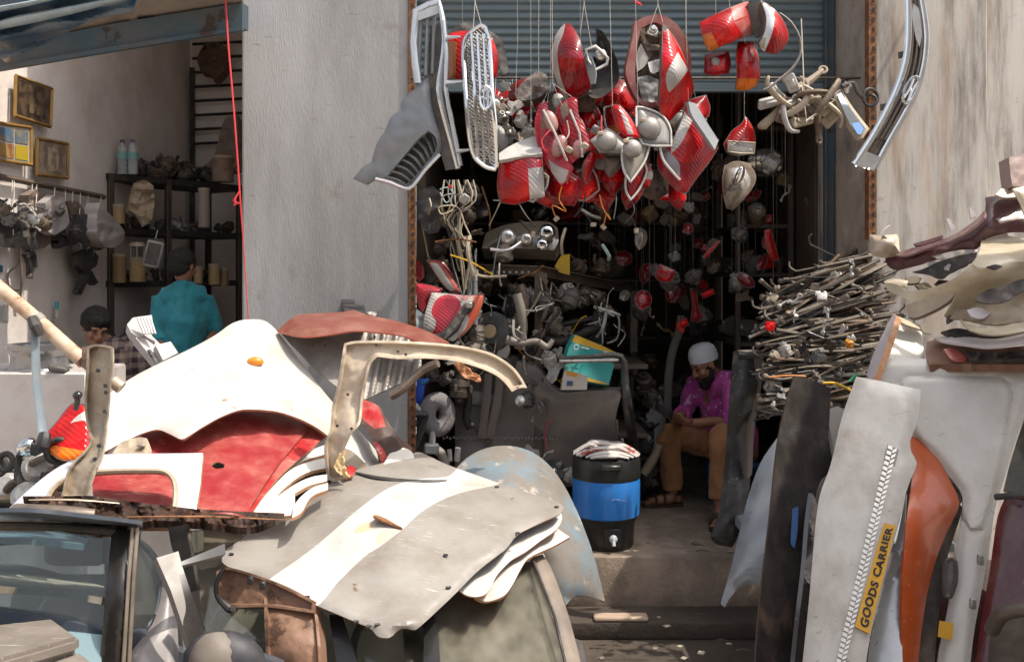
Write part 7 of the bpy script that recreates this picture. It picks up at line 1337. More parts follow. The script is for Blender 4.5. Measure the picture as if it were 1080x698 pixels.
def head_mesh(mb,c,fwd,up,s=1.0):
    """skull, jaw, nose, brow, ears round centre c; fwd = where the face looks"""
    F = Vector(fwd).normalized(); U = Vector(up); U = (U-F*U.dot(F)).normalized(); L = U.cross(F); R = Matrix((F,L,U)).transposed()
    def q(f,l,u): return c+R@Vector((f,l,u))*s
    mb.ell(q(-.012,0,.035),(.098*s,.078*s,.085*s),R,20,12); mb.ell(q(.015,0,-.03),(.075*s,.062*s,.085*s),R,18,12); mb.ell(q(.055,0,-.085),(.034*s,.04*s,.03*s),R)
    mb.tube([q(.082,0,.028),q(.100,0,-.002),q(.108,0,-.022),q(.085,0,-.030)],[.010*s,.012*s,.016*s,.010*s],10,smooth=2)
    for k in (-1,1):
        mb.ell(q(.100,k*.012,-.024),.009*s,R,8,6); mb.ell(q(.076,k*.032,.034),(.018*s,.026*s,.010*s),R,10,6); mb.ell(q(.062,k*.044,-.02),(.026*s,.02*s,.024*s),R,10,6)
        mb.ell(q(-.005,k*.078,.0),(.020*s,.010*s,.032*s),R,10,6)
    mb.ell(q(.086,0,-.052),(.014*s,.026*s,.007*s),R,10,6); mb.ell(q(.083,0,-.064),(.013*s,.022*s,.008*s),R,10,6)
    return q,R
def hand(mb,wrist,d,nrm,curl,side=1,s=1.0,thumb=1.0):
    """palm, four fingers of different lengths bending towards -nrm, and a thumb off the side"""
    d = Vector(d).normalized(); nrm = Vector(nrm); nrm = (nrm-d*nrm.dot(d)).normalized(); x = d.cross(nrm)*side; P = Vector(wrist)
    mb.tube([P-d*.01,P+d*.03*s,P+d*.075*s],[.024*s,.030*s,.026*s],12); mb.box(P+d*.05*s,(.074*s,.075*s,.026*s),Matrix((x,d,nrm)).transposed(),.012*s,seg=2)
    for k,(o,L) in enumerate(((-.029,.070),(-.010,.080),(.010,.075),(.028,.058))):
        p = P+d*.085*s+x*o*s; dd = d.copy(); pts = [p-d*.02*s]
        for j,fr_ in enumerate((.45,.3,.25)):
            pts.append(p.copy()); a = curl*(.55+.25*j); dd = (dd*math.cos(a)-nrm*math.sin(a)).normalized() if True else dd; p = p+dd*L*fr_*s
            nn = nrm
        pts.append(p.copy()); mb.tube(pts,[.0100*s,.0095*s,.0088*s,.0080*s,.0066*s][:len(pts)],8)
    t0 = P+d*.022*s-x*.030*s; mb.tube([t0,t0+(d*.5-x*.8*thumb-nrm*.2).normalized()*.035*s,t0+(d*.5-x*.8*thumb-nrm*.2).normalized()*.035*s+(d*.9-x*.25-nrm*.4).normalized()*.032*s],[.013*s,.0115*s,.008*s],8)
# ---- seated man reading his phone
def w(x,y,Y): return W(x,y,Y)
pel,che,nek,hd = w(772,468,7.06),w(761,416,7.0),w(752,398,6.93),w(743,385.5,6.86)
sL,eL,wL = w(772,401,6.80),w(772,444,6.72),w(727,446,6.62)
sR,eR,wR = w(736,402,7.14),w(722,434,7.05),w(713,444,6.72)
hL,kL,aL = w(778,470,6.94),w(762,459,6.52),w(759,534,6.46)
hR,kR,aR = w(766,472,7.14),w(706,459,6.96),w(710,520,6.98)
bm_ = MB()
bm_.tube([pel+Vector((0,0,-.03)),pel.lerp(che,.5),che,nek+Vector((0,0,.02)),hd+Vector((0,0,-.04))],[.15,.135,.15,.06,.05],16,smooth=4)
bm_.tube([sL,che.lerp(nek,.5),sR],[.055,.09,.055],12,smooth=3)
for (a,b,c) in ((sL,eL,wL),(sR,eR,wR)): limb(bm_,[a,a.lerp(b,.5),b,b.lerp(c,.45),c],[.055,.047,.040,.037,.026])
for (a,b,c) in ((hL,kL,aL),(hR,kR,aR)): limb(bm_,[a,a.lerp(b,.5),b,b.lerp(c,.4),c],[.085,.075,.056,.054,.036])
fwd = Vector((-.78,-.42,-.46)); q_,Rh = head_mesh(bm_,hd,fwd,(-.25,-.1,1),1.02)
for (a,d,nm) in ((aR,Vector((-1,-.15,0)),0),(aL,Vector((-.35,-1,0)),0)):
    g0 = Vector((a.x,a.y,.38)); d = d.normalized(); bm_.tube([Vector((a.x,a.y,a.z-.01)),g0+Vector((0,0,.055))+d*.03,g0+d*.12+Vector((0,0,.045)),g0+d*.19+Vector((0,0,.035))],[.038,.042,.034,.022],12,smooth=3); bm_.ell(g0-d*.035+Vector((0,0,.05)),(.034,.034,.03))
    for k in range(5): s_ = d.cross(Vector((0,0,1))); bm_.tube([g0+d*.17+s_*(k-2)*.016+Vector((0,0,.036)),g0+d*(.215-.008*abs(k-1))+s_*(k-2)*.017+Vector((0,0,.03))],[.012,.009],7)
ph_c = w(699.5,433,6.54)
hand(bm_,wL,(ph_c+Vector((.045,-.03,-.03))-wL),Vector((-.2,-.3,-1)),.55,-1,1.0)
hand(bm_,wR,(ph_c+Vector((.035,.05,-.035))-wR),Vector((-.1,.3,-1)),.55,1,1.0)
body = remesh(bm_,.0065,4)
man = Thing('person','seated man in white cap, purple patterned shirt and brown trousers looking at his phone','person')
man.part('body',body,skin)
# features
fc = MB()
for k in (-1,1): fc.ell(q_(.088,k*.032,.016),(.010,.013,.007),Rh,10,6)
man.part('eye',fc,M('eye_dark',(.03,.02,.015),.2,var=0))
be = MB(); be.ell(q_(.03,0,-.075),(.062,.066,.052),Rh,16,10); be.ell(q_(.055,0,-.11),(.042,.044,.045),Rh,14,9); 
for k in (-1,1): be.tube([q_(.0,k*.070,.01),q_(.01,k*.069,-.035),q_(.03,k*.060,-.075)],[.014,.018,.024],8)
be.tube([q_(.088,-.03,-.055),q_(.099,-.012,-.042),q_(.099,.012,-.042),q_(.088,.03,-.055)],[.008,.008,.008,.008],8)
man.part('beard',remesh(be,.006,2,foldn(.004,90)),hairm)
br = MB()
for k in (-1,1): br.tube([q_(.086,k*.016,.036),q_(.088,k*.034,.043),q_(.074,k*.052,.036)],[.004,.0055,.003],6)
man.part('eyebrow',br,hairm)
ha = MB(); ha.ell(q_(-.018,0,.02),(.094,.083,.075),Rh,18,10); man.part('hair',remesh(ha,.008,2,foldn(.003,80)),hairm)
cp = MB(); cax = (Rh@Vector((-.25,0,1))).normalized()
cp.lathe([(.090,.0),(.100,.002),(.104,.03),(.100,.065),(.088,.095),(.060,.118),(.03,.125),(0,.127),],q_(-.012,0,.030),R=frame(cax),seg=30,sx=.86,sy=1.02,capped=False)
man.part('cap',cp,M('white_knit_cap',(.78,.80,.86),.9,wave=(60,.5,'Z',2),dirt=(.5,.5,.54),dirtamt=.2,var=0))
sh_ = MB()
sh_.tube([pel+Vector((0,0,-.05)),pel+Vector((-.01,-.01,.06)),pel.lerp(che,.55),che,che.lerp(nek,.75)],[.178,.182,.165,.172,.085],18,smooth=4)
sh_.tube([sL+Vector((.01,-.01,-.01)),che.lerp(nek,.55),sR],[.075,.11,.075],14,smooth=3)
limb(sh_,[sL,sL.lerp(eL,.5),eL,eL.lerp(wL,.22)],[.078,.070,.062,.056]); limb(sh_,[sR,sR.lerp(eR,.5),eR,eR.lerp(wR,.30)],[.075,.068,.060,.054])
sh_.torus(nek+Vector((.005,0,-.015)),(-.35,-.1,1),.066,.020,18,8); sh_.torus(eL.lerp(wL,.22),wL-eL,.050,.012,18,8); sh_.torus(eR.lerp(wR,.30),wR-eR,.048,.012,18,8)
shm = M('purple_print_shirt',(.48,.05,.30),.8,c2=(.58,.08,.38),c2scale=5,dirt=(.34,.03,.22),dirtamt=.2,spots=(.65,.50,.60),spscale=24,spt=(.585,.61),sheen=.2,var=0)
si = man.part('shirt',remesh(sh_,.010,3,foldn(.016,13)),shm)
man.part('pocket',MB().sheet([(772,408),(778,406),(779,416),(773,418)],[(772,408,6.70),(779,407,6.72),(773,418,6.69)],th=.006),M('grey_patch',(.30,.25,.29),.8),si)
tr_ = MB(); tr_.ell(pel+Vector((0,0,-.05)),(.19,.19,.12))
limb(tr_,[hL,hL.lerp(kL,.5),kL,kL.lerp(aL,.35),kL.lerp(aL,.9)],[.115,.098,.082,.076,.068]); limb(tr_,[hR,hR.lerp(kR,.5),kR,kR.lerp(aR,.35),kR.lerp(aR,.92)],[.115,.100,.084,.080,.070])
man.part('trousers',remesh(tr_,.010,3,foldn(.014,12)),M('brown_trousers',(.36,.165,.065),.85,c2=(.43,.20,.085),c2scale=4,dirt=(.12,.06,.03),dirtamt=.25,bump=.15,bscale=150,sheen=.15,var=0))
for (a,d) in ((aR,Vector((-1,-.15,0))),(aL,Vector((-.35,-1,0)))):
    d = d.normalized(); g0 = Vector((a.x,a.y,.38)); s_ = d.cross(Vector((0,0,1))); so = MB()
    ol_ = [(-.075,.0),(-.06,.034),(.0,.040),(.08,.046),(.16,.046),(.215,.03),(.23,.0),(.215,-.03),(.16,-.046),(.08,-.044),(0,-.038),(-.06,-.034)]
    so.add([g0+d*x+s_*y+Vector((0,0,.0)) for (x,y) in ol_]+[g0+d*x+s_*y+Vector((0,0,.024)) for (x,y) in ol_],[list(range(12))[::-1],list(range(12,24))]+[[i,(i+1) % 12,12+(i+1) % 12,12+i] for i in range(12)])
    si = man.part('sandal',so,M('brown_sandal',(.06,.035,.022),.6))
    sp = MB()
    for u in (.07,.13): sp.tube([g0+d*u+s_*.045+Vector((0,0,.02)),g0+d*u+s_*.03+Vector((0,0,.075)),g0+d*u-s_*.02+Vector((0,0,.078)),g0+d*u-s_*.045+Vector((0,0,.02))],.010,8,flat=1.6,smooth=3)
    man.part('strap',sp,M('brown_sandal'),si)
man.done(at=(pel.x,pel.y,.38))
t = Thing('phone','black mobile phone held by the seated man','phone'); lx = Vector((.82,.1,-.5)).normalized(); nz_ = Vector((.35,-.62,.7)); nz_ = (nz_-lx*nz_.dot(lx)).normalized(); Rp = Matrix((nz_.cross(lx)*-1,lx,nz_)).transposed(); t.part('case',MB().box(ph_c,(.074,.15,.010),Rp,.006,seg=2),black_plastic); t.part('screen',MB().box(ph_c+Rp@Vector((0,0,.0056)),(.066,.138,.002),Rp,.0),M('phone_glass',(.01,.01,.012),.06,coat=1)); t.done()
t = Thing('stool','blue plastic stool under the seated man','stool'); bl = M('stool_blue',(.02,.07,.20),.5); sc0 = Vector((pel.x,pel.y-.02,.38))
t.part('seat',MB().box(sc0+Vector((0,0,.30)),(.34,.34,.03),None,.015,seg=2),bl)
for a in (-1,1):
    for b in (-1,1): t.part('leg',MB().box(sc0+Vector((a*.14,b*.14,.142)),(.04,.04,.285),None,.01),bl)
t.done()
# ---- standing man in the left shop, back turned
p0 = Vector((W(195,300,6.75).x,6.75,.40)); def_up = Vector((0,0,1))
hd2 = W(193,281,6.72); nk2 = hd2+Vector((0,.02,-.13)); ch2 = W(194,335,6.76); pl2 = W(192,402,6.8)
b2 = MB(); b2.tube([pl2,pl2.lerp(ch2,.5),ch2,nk2],[.12,.11,.125,.055],16,smooth=4)
sl2,el2,wl2 = W(170,313,6.75),W(165,352,6.7),W(176,386,6.5); sr2,er2,wr2 = W(216,312,6.8),W(226,350,6.85),W(222,380,6.6)
wr2 = W(219,366,6.62)
b2.tube([sl2,nk2+Vector((0,0,-.06)),sr2],[.045,.06,.045],12,smooth=3)
for (a,b,c) in ((sl2,el2,wl2),(sr2,er2,wr2)): limb(b2,[a,a.lerp(b,.5),b,b.lerp(c,.5),c],[.042,.040,.036,.034,.027]); hand(b2,c,(c-b)+Vector((0,.1,0)),(0,-.2,1),.4,1)
for k in (-1,1): hp = pl2+Vector((.09*k,0,-.02)); kn = Vector((hp.x,hp.y-.03,.86)); an = Vector((hp.x,hp.y,.47)); limb(b2,[hp,hp.lerp(kn,.5),kn,kn.lerp(an,.4),an],[.09,.08,.058,.055,.038]); b2.tube([an,Vector((an.x,an.y+.05,.44)),Vector((an.x,an.y+.17,.425))],[.038,.04,.026],10)
q2,R2 = head_mesh(b2,hd2,(.35,.95,-.25),(0,0,1),.98)
man2 = Thing('person','standing man seen from behind in a teal shirt inside the left shop','person'); man2.part('body',remesh(b2,.008,4),skin)
h2 = MB(); h2.ell(q2(-.018,0,.035),(.105,.088,.09),R2,18,12); h2.ell(q2(-.045,0,-.01),(.066,.074,.07),R2,14,9); man2.part('hair',remesh(h2,.008,2,foldn(.004,70)),hairm)
s2 = MB(); s2.tube([pl2+Vector((0,0,-.12)),pl2,pl2.lerp(ch2,.5),ch2,nk2+Vector((0,0,-.05))],[.165,.165,.155,.165,.085],18,smooth=4); s2.tube([sl2,nk2+Vector((0,0,-.07)),sr2],[.065,.10,.065],14,smooth=3)
limb(s2,[sl2,sl2.lerp(el2,.5),el2,el2.lerp(wl2,.3)],[.068,.064,.058,.052]); limb(s2,[sr2,sr2.lerp(er2,.5),er2,er2.lerp(wr2,.15)],[.068,.064,.060,.054]); s2.torus(nk2+Vector((0,0,.0)),(0,.2,1),.062,.022,18,8)
man2.part('shirt',remesh(s2,.011,3,foldn(.016,12)),M('teal_shirt',(.025,.25,.30),.8,c2=(.035,.30,.36),c2scale=4,dirt=(.01,.10,.14),dirtamt=.25,sheen=.2,var=0))
t2 = MB(); t2.ell(pl2+Vector((0,0,-.08)),(.18,.15,.13))
for k in (-1,1): hp = pl2+Vector((.09*k,0,-.04)); limb(t2,[hp,Vector((hp.x,hp.y-.03,.86)),Vector((hp.x,hp.y,.47))],[.11,.085,.07])
man2.part('trousers',remesh(t2,.012,3,foldn(.012,11)),M('dark_trousers',(.03,.03,.035),.85)); man2.done(at=(pl2.x,pl2.y,.40))
# ---- man bending in the left shop, plaid shirt
hd3 = W(101,346,6.55); nk3 = hd3+Vector((.07,.03,-.11)); ch3 = W(134,378,6.62); pl3 = W(158,430,6.75)
b3 = MB(); b3.tube([pl3,pl3.lerp(ch3,.5),ch3,nk3,hd3+Vector((0,0,-.03))],[.14,.135,.14,.055,.05],16,smooth=4)
sl3,el3,wl3 = W(122,370,6.42),W(128,410,6.38),W(104,420,6.3); sr3,er3,wr3 = W(140,364,6.85),W(150,402,6.9),W(120,418,6.7)
b3.tube([sl3,ch3.lerp(nk3,.5),sr3],[.055,.085,.055],12,smooth=3)
for (a,b,c) in ((sl3,el3,wl3),(sr3,er3,wr3)): limb(b3,[a,a.lerp(b,.5),b,b.lerp(c,.5),c],[.055,.047,.040,.037,.027]); hand(b3,c,(c-b),(0,0,1),.5,1)
for k in (-1,1): hp = pl3+Vector((0,.09*k,0)); kn = hp+Vector((-.40,-.03,.02)); an = Vector((kn.x+.03,kn.y,.47)); limb(b3,[hp,hp.lerp(kn,.5),kn,kn.lerp(an,.4),an],[.09,.08,.058,.055,.038]); b3.tube([an,Vector((an.x-.05,an.y,.44)),Vector((an.x-.17,an.y,.425))],[.038,.04,.026],10)
q3,R3 = head_mesh(b3,hd3,(.55,-.72,-.42),(.1,0,1),1.0)
man3 = Thing('person','dark haired man in a plaid shirt bent down at the counter of the left shop','person'); man3.part('body',remesh(b3,.008,4),skin)
h3 = MB(); h3.ell(q3(-.024,0,.045),(.112,.098,.095),R3,18,12); h3.ell(q3(.03,0,.085),(.07,.08,.045),R3,14,9); man3.part('hair',remesh(h3,.008,2,foldn(.006,60)),hairm)
fc = MB()
for k in (-1,1): fc.ell(q3(.088,k*.032,.016),(.010,.013,.007),R3,10,6)
man3.part('eye',fc,M('eye_dark'))
s3 = MB(); s3.tube([pl3+Vector((0,0,-.06)),pl3.lerp(ch3,.5),ch3,ch3.lerp(nk3,.7)],[.18,.175,.18,.09],18,smooth=4); s3.tube([sl3,ch3.lerp(nk3,.5),sr3],[.08,.11,.08],14,smooth=3)
limb(s3,[sl3,sl3.lerp(el3,.5),el3,el3.lerp(wl3,.5)],[.082,.074,.068,.056]); limb(s3,[sr3,sr3.lerp(er3,.5),er3,er3.lerp(wr3,.5)],[.08,.072,.066,.056]); s3.torus(nk3+Vector((.01,0,-.02)),(-.3,0,1),.064,.02,18,8)
pl = M('plaid_shirt',(.06,.04,.04),.85,var=0)
nt = pl.node_tree; bsd = nt.nodes['Principled BSDF']; tcn = nt.nodes.new('ShaderNodeTexCoord')
def stripe(axis,sc_):
    wv = nt.nodes.new('ShaderNodeTexWave'); wv.bands_direction = axis; wv.inputs['Scale'].default_value = sc_; nt.links.new(tcn.outputs['Object'],wv.inputs['Vector'])
    mr = nt.nodes.new('ShaderNodeMapRange'); mr.inputs[1].default_value = .45; mr.inputs[2].default_value = .6; nt.links.new(wv.outputs['Fac'],mr.inputs[0]); return mr.outputs[0]
ad = nt.nodes.new('ShaderNodeMath'); ad.operation = 'ADD'; nt.links.new(stripe('X',4.5),ad.inputs[0]); nt.links.new(stripe('Z',4.5),ad.inputs[1])
hf = nt.nodes.new('ShaderNodeMath'); hf.operation = 'MULTIPLY'; hf.inputs[1].default_value = .5; nt.links.new(ad.outputs[0],hf.inputs[0])
cr = nt.nodes.new('ShaderNodeMix'); cr.data_type = 'RGBA'; cr.inputs[6].default_value = (.035,.022,.03,1); cr.inputs[7].default_value = (.30,.22,.18,1); nt.links.new(hf.outputs[0],cr.inputs[0]); nt.links.new(cr.outputs[2],bsd.inputs['Base Color'])
man3.part('shirt',remesh(s3,.011,3,foldn(.018,11)),pl)
t3 = MB(); t3.ell(pl3,(.17,.18,.14))
for k in (-1,1): hp = pl3+Vector((0,.09*k,0)); kn = hp+Vector((-.40,-.03,.02)); limb(t3,[hp,hp.lerp(kn,.5),kn,Vector((kn.x+.03,kn.y,.49))],[.11,.1,.085,.07])
man3.part('trousers',remesh(t3,.012,3),M('dark_trousers')); man3.done(at=(pl3.x,pl3.y,.40))
t = Thing('stool','plain stool under the man in the plaid shirt','stool'); t.part('seat',MB().box((pl3.x,pl3.y,pl3.z-.16),(.34,.34,.04),None,.01),iron)
for a in (-1,1):
    for b in (-1,1): t.part('leg',MB().box((pl3.x+a*.13,pl3.y+b*.13,(.4+pl3.z-.18)/2),(.03,.03,pl3.z-.58),None,.004),iron)
t.done()
# ================================================================ left shop: wall, rack, counter
XW = -3.115
gold = M('gilt_frame',(.42,.24,.06),.4,m=.5,dirt=(.15,.09,.04),dirtamt=.4)
def picture(px,label,mats,zones=()):
    P = [onX(x,y,XW+.03) for (x,y) in px]; t = Thing('picture_frame',label,'picture')
    fr_ = MB()
    for i in range(4): fr_.tube([P[i],P[(i+1) % 4]],.012,4)
    t.part('frame',fr_,gold); c = sum(P,Vector())/4
    In = [p.lerp(c,.10) for p in P]; m = MB(); m.add(In+[p-Vector((.02,0,0)) for p in In],[[0,1,2,3],[7,6,5,4]]+[[i,(i+1) % 4,4+(i+1) % 4,4+i] for i in range(4)]); t.part('picture',m,mats[0])
    for (u0,v0,u1,v1,mt) in zones:
        def uv(u,v): return In[0].lerp(In[1],u).lerp(In[3].lerp(In[2],u),v)+Vector((.004,0,0))
        t.part('print',MB().add([uv(u0,v0),uv(u1,v0),uv(u1,v1),uv(u0,v1)],[[0,1,2,3]]),mt)
    t.done()
M('print_dark',(.05,.035,.028),.3,c2=(.14,.09,.05),c2scale=14,coat=.5)
picture([(16.5,80),(55,94),(53,134),(15.5,122)],'dark picture in a gilt frame tilted high on the left shop wall',[M('print_dark')],[(.35,.55,.7,.85,M('print_brown',(.16,.11,.06),.5,c2=(.06,.04,.03),c2scale=20))])
picture([(-8,129),(33,135),(33,174),(-8,168)],'gilt frame with four small colour pictures at the left photo edge',[M('print_white',(.5,.48,.45),.6)],[(.06,.06,.52,.46,M('print_blue',(.10,.18,.28),.5,c2=(.35,.22,.12),c2scale=12)),(.56,.06,.95,.46,M('print_grey_blue',(.14,.19,.23),.5,c2=(.3,.25,.18),c2scale=14)),(.06,.52,.52,.95,M('print_red',(.32,.10,.05),.5,c2=(.45,.3,.1),c2scale=12)),(.56,.52,.95,.95,M('print_yellow',(.50,.36,.03),.5))])
picture([(39,146),(71.5,152),(71.5,188),(38.5,184)],'beige picture in a gilt frame right of the four colour pictures',[M('print_beige',(.34,.27,.2),.5,c2=(.2,.14,.1),c2scale=10)],[(.3,.15,.7,.9,M('print_figure',(.24,.17,.11),.5,c2=(.42,.33,.24),c2scale=16))])
# wall rail and what hangs on it
t = Thing('wall_rail','dark perforated rail along the left shop wall with parts hung from it','rail')
m = MB(); a,b = onX(-10,184.5,XW+.02),onX(110,208,XW+.02); m.tube([a,b],.02,4); t.part('rail',m,brown_iron); t.done()
def wallsheet(name,lab,cat,px,mat,th=.06,X=XW+.10,grp=None,dent=.03,hook=None):
    ctrl = [(x,y,X*K/(x-540)) for (x,y) in px[:2]]+[(px[-1][0],px[-1][1],X*K/(px[-1][0]-540))]
    ctrl = [(x,y,X*K/(x-540)) for (x,y) in ((-10,150),(130,150),(130,320),(-10,320))]
    t = Thing(name,lab,cat,grp); t.part('body',MB().sheet(px,ctrl,th=th,dent=(dent,8),seed=len(px)+int(px[0][0])),mat)
    hx,hy = hook or px[0]; t.part('hook',MB().tube([W(hx,hy,X*K/(hx-540)),onX(hx+1,186+.2*hx,XW+.03)],.003,5),wire_white); t.done()
gw = 'parts hung along the left shop wall'
wallsheet('plastic_duct','black plastic part with a pale edge at the left end of the rail','duct',[(0,232),(10,224),(22,226),(28,240),(20,248),(8,250),(0,246)],black_plastic,hook=(12,226))
wallsheet('plastic_duct','black tangled plastic part below the pale edged one','duct',[(2,246),(14,248),(24,244),(26,256),(16,262),(6,258)],dark_plastic,hook=(14,248))
bent('pale_strip','pale curved strip over the black plastic parts on the wall',[(0,244),(12,236),(22,228),(26,230)],.010,beige_plastic,6.05,'strip')
wallsheet('dark_pouch','dark blue grey cylinder part hanging third on the rail','pouch',[(33,222),(44,222),(45,240),(42,262),(34,264),(28,250)],dark_plastic,hook=(38,222))
wallsheet('brown_bag','brown cloth bag hanging behind the grey box on the wall','bag',[(30,206),(38,200),(48,204),(52,222),(54,256),(46,262),(42,236),(34,224)],M('brown_cloth',(.22,.165,.135),.9),hook=(38,200),X=XW+.06)
wallsheet('grey_box','pale grey plastic box part hanging in the middle of the rail','box',[(48,214),(58,206),(68,212),(73,232),(70,240),(58,248),(50,242)],M('mauve_grey_plastic',(.33,.30,.30),.5,dirt=(.2,.17,.15),dirtamt=.3),hook=(57,208),X=XW+.16)
wallsheet('black_part','black lumpy part hanging under the grey box','part',[(60,248),(74,242),(72,258),(64,262)],black_plastic,hook=(68,246))
wallsheet('brown_strap_part','brown hanging strap part right of the grey box','part',[(70,212),(82,212),(92,226),(100,240),(112,260),(106,264),(94,250),(84,240),(76,228)],brown_iron,hook=(76,214))
wallsheet('dark_loop_part','dark looped part behind the hanging plastic bag','part',[(78,226),(92,226),(98,246),(92,262),(80,258),(72,246)],black_plastic,X=XW+.13,hook=(84,226))
wallsheet('plastic_bag','translucent pale plastic bag bulging at the right end of the rail','bag',[(106,214),(112,222),(122,232),(131,244),(131,254),(120,261),(110,260),(103,248),(102,230)],M('milky_bag',(.50,.45,.43),.35,coat=.3,dirt=(.35,.3,.28),dirtamt=.3),th=.1,X=XW+.2,dent=.04)
wallsheet('black_tool','black gun shaped part hanging low on the left shop wall','tool',[(82,266),(96,262),(104,270),(102,280),(96,284),(104,298),(100,301),(94,294),(86,311),(82,309),(88,290),(82,278)],black_plastic,th=.04,hook=(92,264))
wallsheet('black_clip','black bent clip hanging below the dark cylinder part','clip',[(28,268),(34,262),(38,268),(40,282),(37,284),(35,290),(35,294),(32,293),(32,280)],black_plastic,th=.03,hook=(33,264))
bent('leather_strap','thin brown strap loop hanging on the left shop wall',[(20,270),(18,280),(9,288),(9,300),(15,306),(20,306)],.006,brown_iron,6.15,'strap'); bent('leather_strap','straight brown strap with a dark tip on the left shop wall',[(21,262),(23,285),(23,300),(21,313)],.008,brown_iron,6.15,'strap')
for (px,mt,lab) in (([(-2,279),(3,280),(3,287),(-2,287)],M('sticker_blue',(.02,.12,.25),.5),'small blue sticker at the left photo edge'),([(0,322),(9,321),(9,339),(0,338)],M('sticker_paper',(.55,.53,.5),.7),'small paper notice at the left photo edge')):
    single('sticker',MB().add([onX(x,y,XW-.01) for (x,y) in px]+[onX(x,y,XW-.018) for (x,y) in px],[[0,1,2,3],[7,6,5,4]]+[[i,(i+1) % 4,4+(i+1) % 4,4+i] for i in range(4)]),mt,lab,'sticker')
t = Thing('marker_pen','teal and white pen clipped to the left shop wall','pen'); t.part('barrel',MB().tube([onX(60,335,XW+.02),onX(60,324,XW+.02)],.012,8),M('print_white')); t.part('cap',MB().tube([onX(60,326,XW+.02),onX(60,318,XW+.02)],.014,8),ty); t.done()
# black rack, turned a little, with jars, rags and a hung radio
a0 = W(114,183,7.7); b0 = W(254,200,8.75); dx = (b0-a0); dx.z = 0; Lr = dx.length; dx.normalize(); dy = Vector((-dx.y,dx.x,0)); Rr = Matrix((dx,dy,Vector((0,0,1)))).transposed()
def rk(u,v,z): return Vector((a0.x,a0.y,0))+dx*u+dy*v+Vector((0,0,z))
t = Thing('shelf_rack','black steel shelf rack with jars in the left shop','shelving')
zsh = [.95,1.42,1.93,2.34,2.76]
for (u,v) in ((.02,0),(Lr-.02,0),(.02,.42),(Lr-.02,.42),(Lr*.42,0)): t.part('post',MB().box(rk(u,v,1.6),(.045,.045,2.36),Rr,.004),iron)
for z in zsh: t.part('board',MB().box(rk(Lr/2,.21,z),(Lr+.04,.46,.05),Rr,.004),M('black_board',(.02,.017,.015),.6,dirt=(.08,.06,.05),dirtamt=.3))
t.done()
jar = M('honey_tin',(.42,.29,.14),.4,dirt=(.25,.16,.08),dirtamt=.3)
for j,(x,y,Y,r_,h_,mt,lab) in enumerate([(126,298,7.7,.05,.2,M('yellow_brown_jar',(.30,.20,.09),.4),'left brown jar on the middle shelf of the black rack'),(145,297,7.75,.06,.17,jar,'wide honey coloured tin on the middle shelf of the black rack'),(226,300,8.2,.045,.15,jar,'small beige tin right of the standing man'),(236,302,8.3,.04,.13,M('yellow_brown_jar'),'darker tin at the right end of the black rack'),(209,299,8.1,.035,.12,jar,'short tin behind the standing man'),(125,236,7.75,.05,.13,jar,'brown tin on the second shelf of the black rack'),(235,192,8.5,.09,.2,M('rusty_drum',(.22,.13,.08),.6,dirt=(.4,.34,.28),dirtamt=.4),'rusty round can at the right end of the top shelf'),(215,240,8.1,.045,.3,M('pale_canister',(.36,.30,.25),.5),'tall pale canister on the second shelf')]):
    c = W(x,y,Y); t = Thing('tin',lab,'tin'); t.part('body',MB().lathe([(0,0),(r_,0),(r_,h_),(0,h_)],c,seg=20),mt); t.part('lid',MB().lathe([(0,h_),(r_*1.04,h_),(r_*1.04,h_+.02),(0,h_+.022)],c,seg=20),beige_plastic); t.done()
t = Thing('lantern','pale wire lantern above the honey coloured tin','lantern'); c = W(145,279,7.72); 
for q in range(6): t.part('bar',MB().tube([c+Vector((.055*math.cos(q),.055*math.sin(q),0)),c+Vector((.055*math.cos(q),.055*math.sin(q),.14))],.005,5),beige_plastic)
t.part('cap',MB().lathe([(0,.14),(.065,.14),(.05,.17),(0,.175)],c,seg=16),beige_plastic); t.done()
for j,x in enumerate((129,140)):
    c = W(x,184,7.8); t = Thing('water_bottle','clear plastic water bottle on top of the black rack, %s of two' % ('left' if j == 0 else 'right'),'bottle')
    t.part('bottle',MB().lathe([(0,0),(.038,0),(.04,.01),(.036,.03),(.04,.05),(.036,.07),(.04,.09),(.036,.11),(.04,.13),(.04,.19),(.030,.215),(.014,.24),(.014,.25),(0,.25)],c,seg=18),M('bottle_plastic',(.55,.62,.62),.12,alpha=.55,coat=.6))
    t.part('label',MB().lathe([(.041,.12),(.0412,.12),(.0412,.17),(.041,.17)],c,seg=18,capped=False),M('bottle_label',(.20,.42,.40),.5)); t.part('cap',MB().lathe([(0,.248),(.016,.248),(.016,.27),(0,.272)],c,seg=12),M('bottle_cap',(.08,.07,.16),.4)); t.done()
panel('rag','crumpled cream rag hanging on the black rack','rag',[(142,193),(152,190),(162,196),(163,214),(160,234),(152,238),(146,228),(136,222),(138,206)],[(142,193,7.7),(163,200,7.8),(150,238,7.66),(140,220,7.7)],[M('cream_rag',(.52,.42,.30),.9,dirt=(.3,.22,.15),dirtamt=.35)],th=.05,dent=(.07,7))
t = Thing('car_radio','grey car radio hanging from the black rack','radio'); R_r = Euler((0,.22,.2)).to_matrix(); c = W(162,268,7.5); t.part('case',MB().box(c,(.12,.07,.20),R_r,.01),pale_plastic); t.part('face',MB().box(c+R_r@Vector((0,-.037,0)),(.095,.006,.165),R_r,.002),dark_plastic); t.part('wire',MB().tube([W(164,252,7.5),W(166,243,7.6)],.004,5),wire_white); t.done()
rj = random.Random(50)
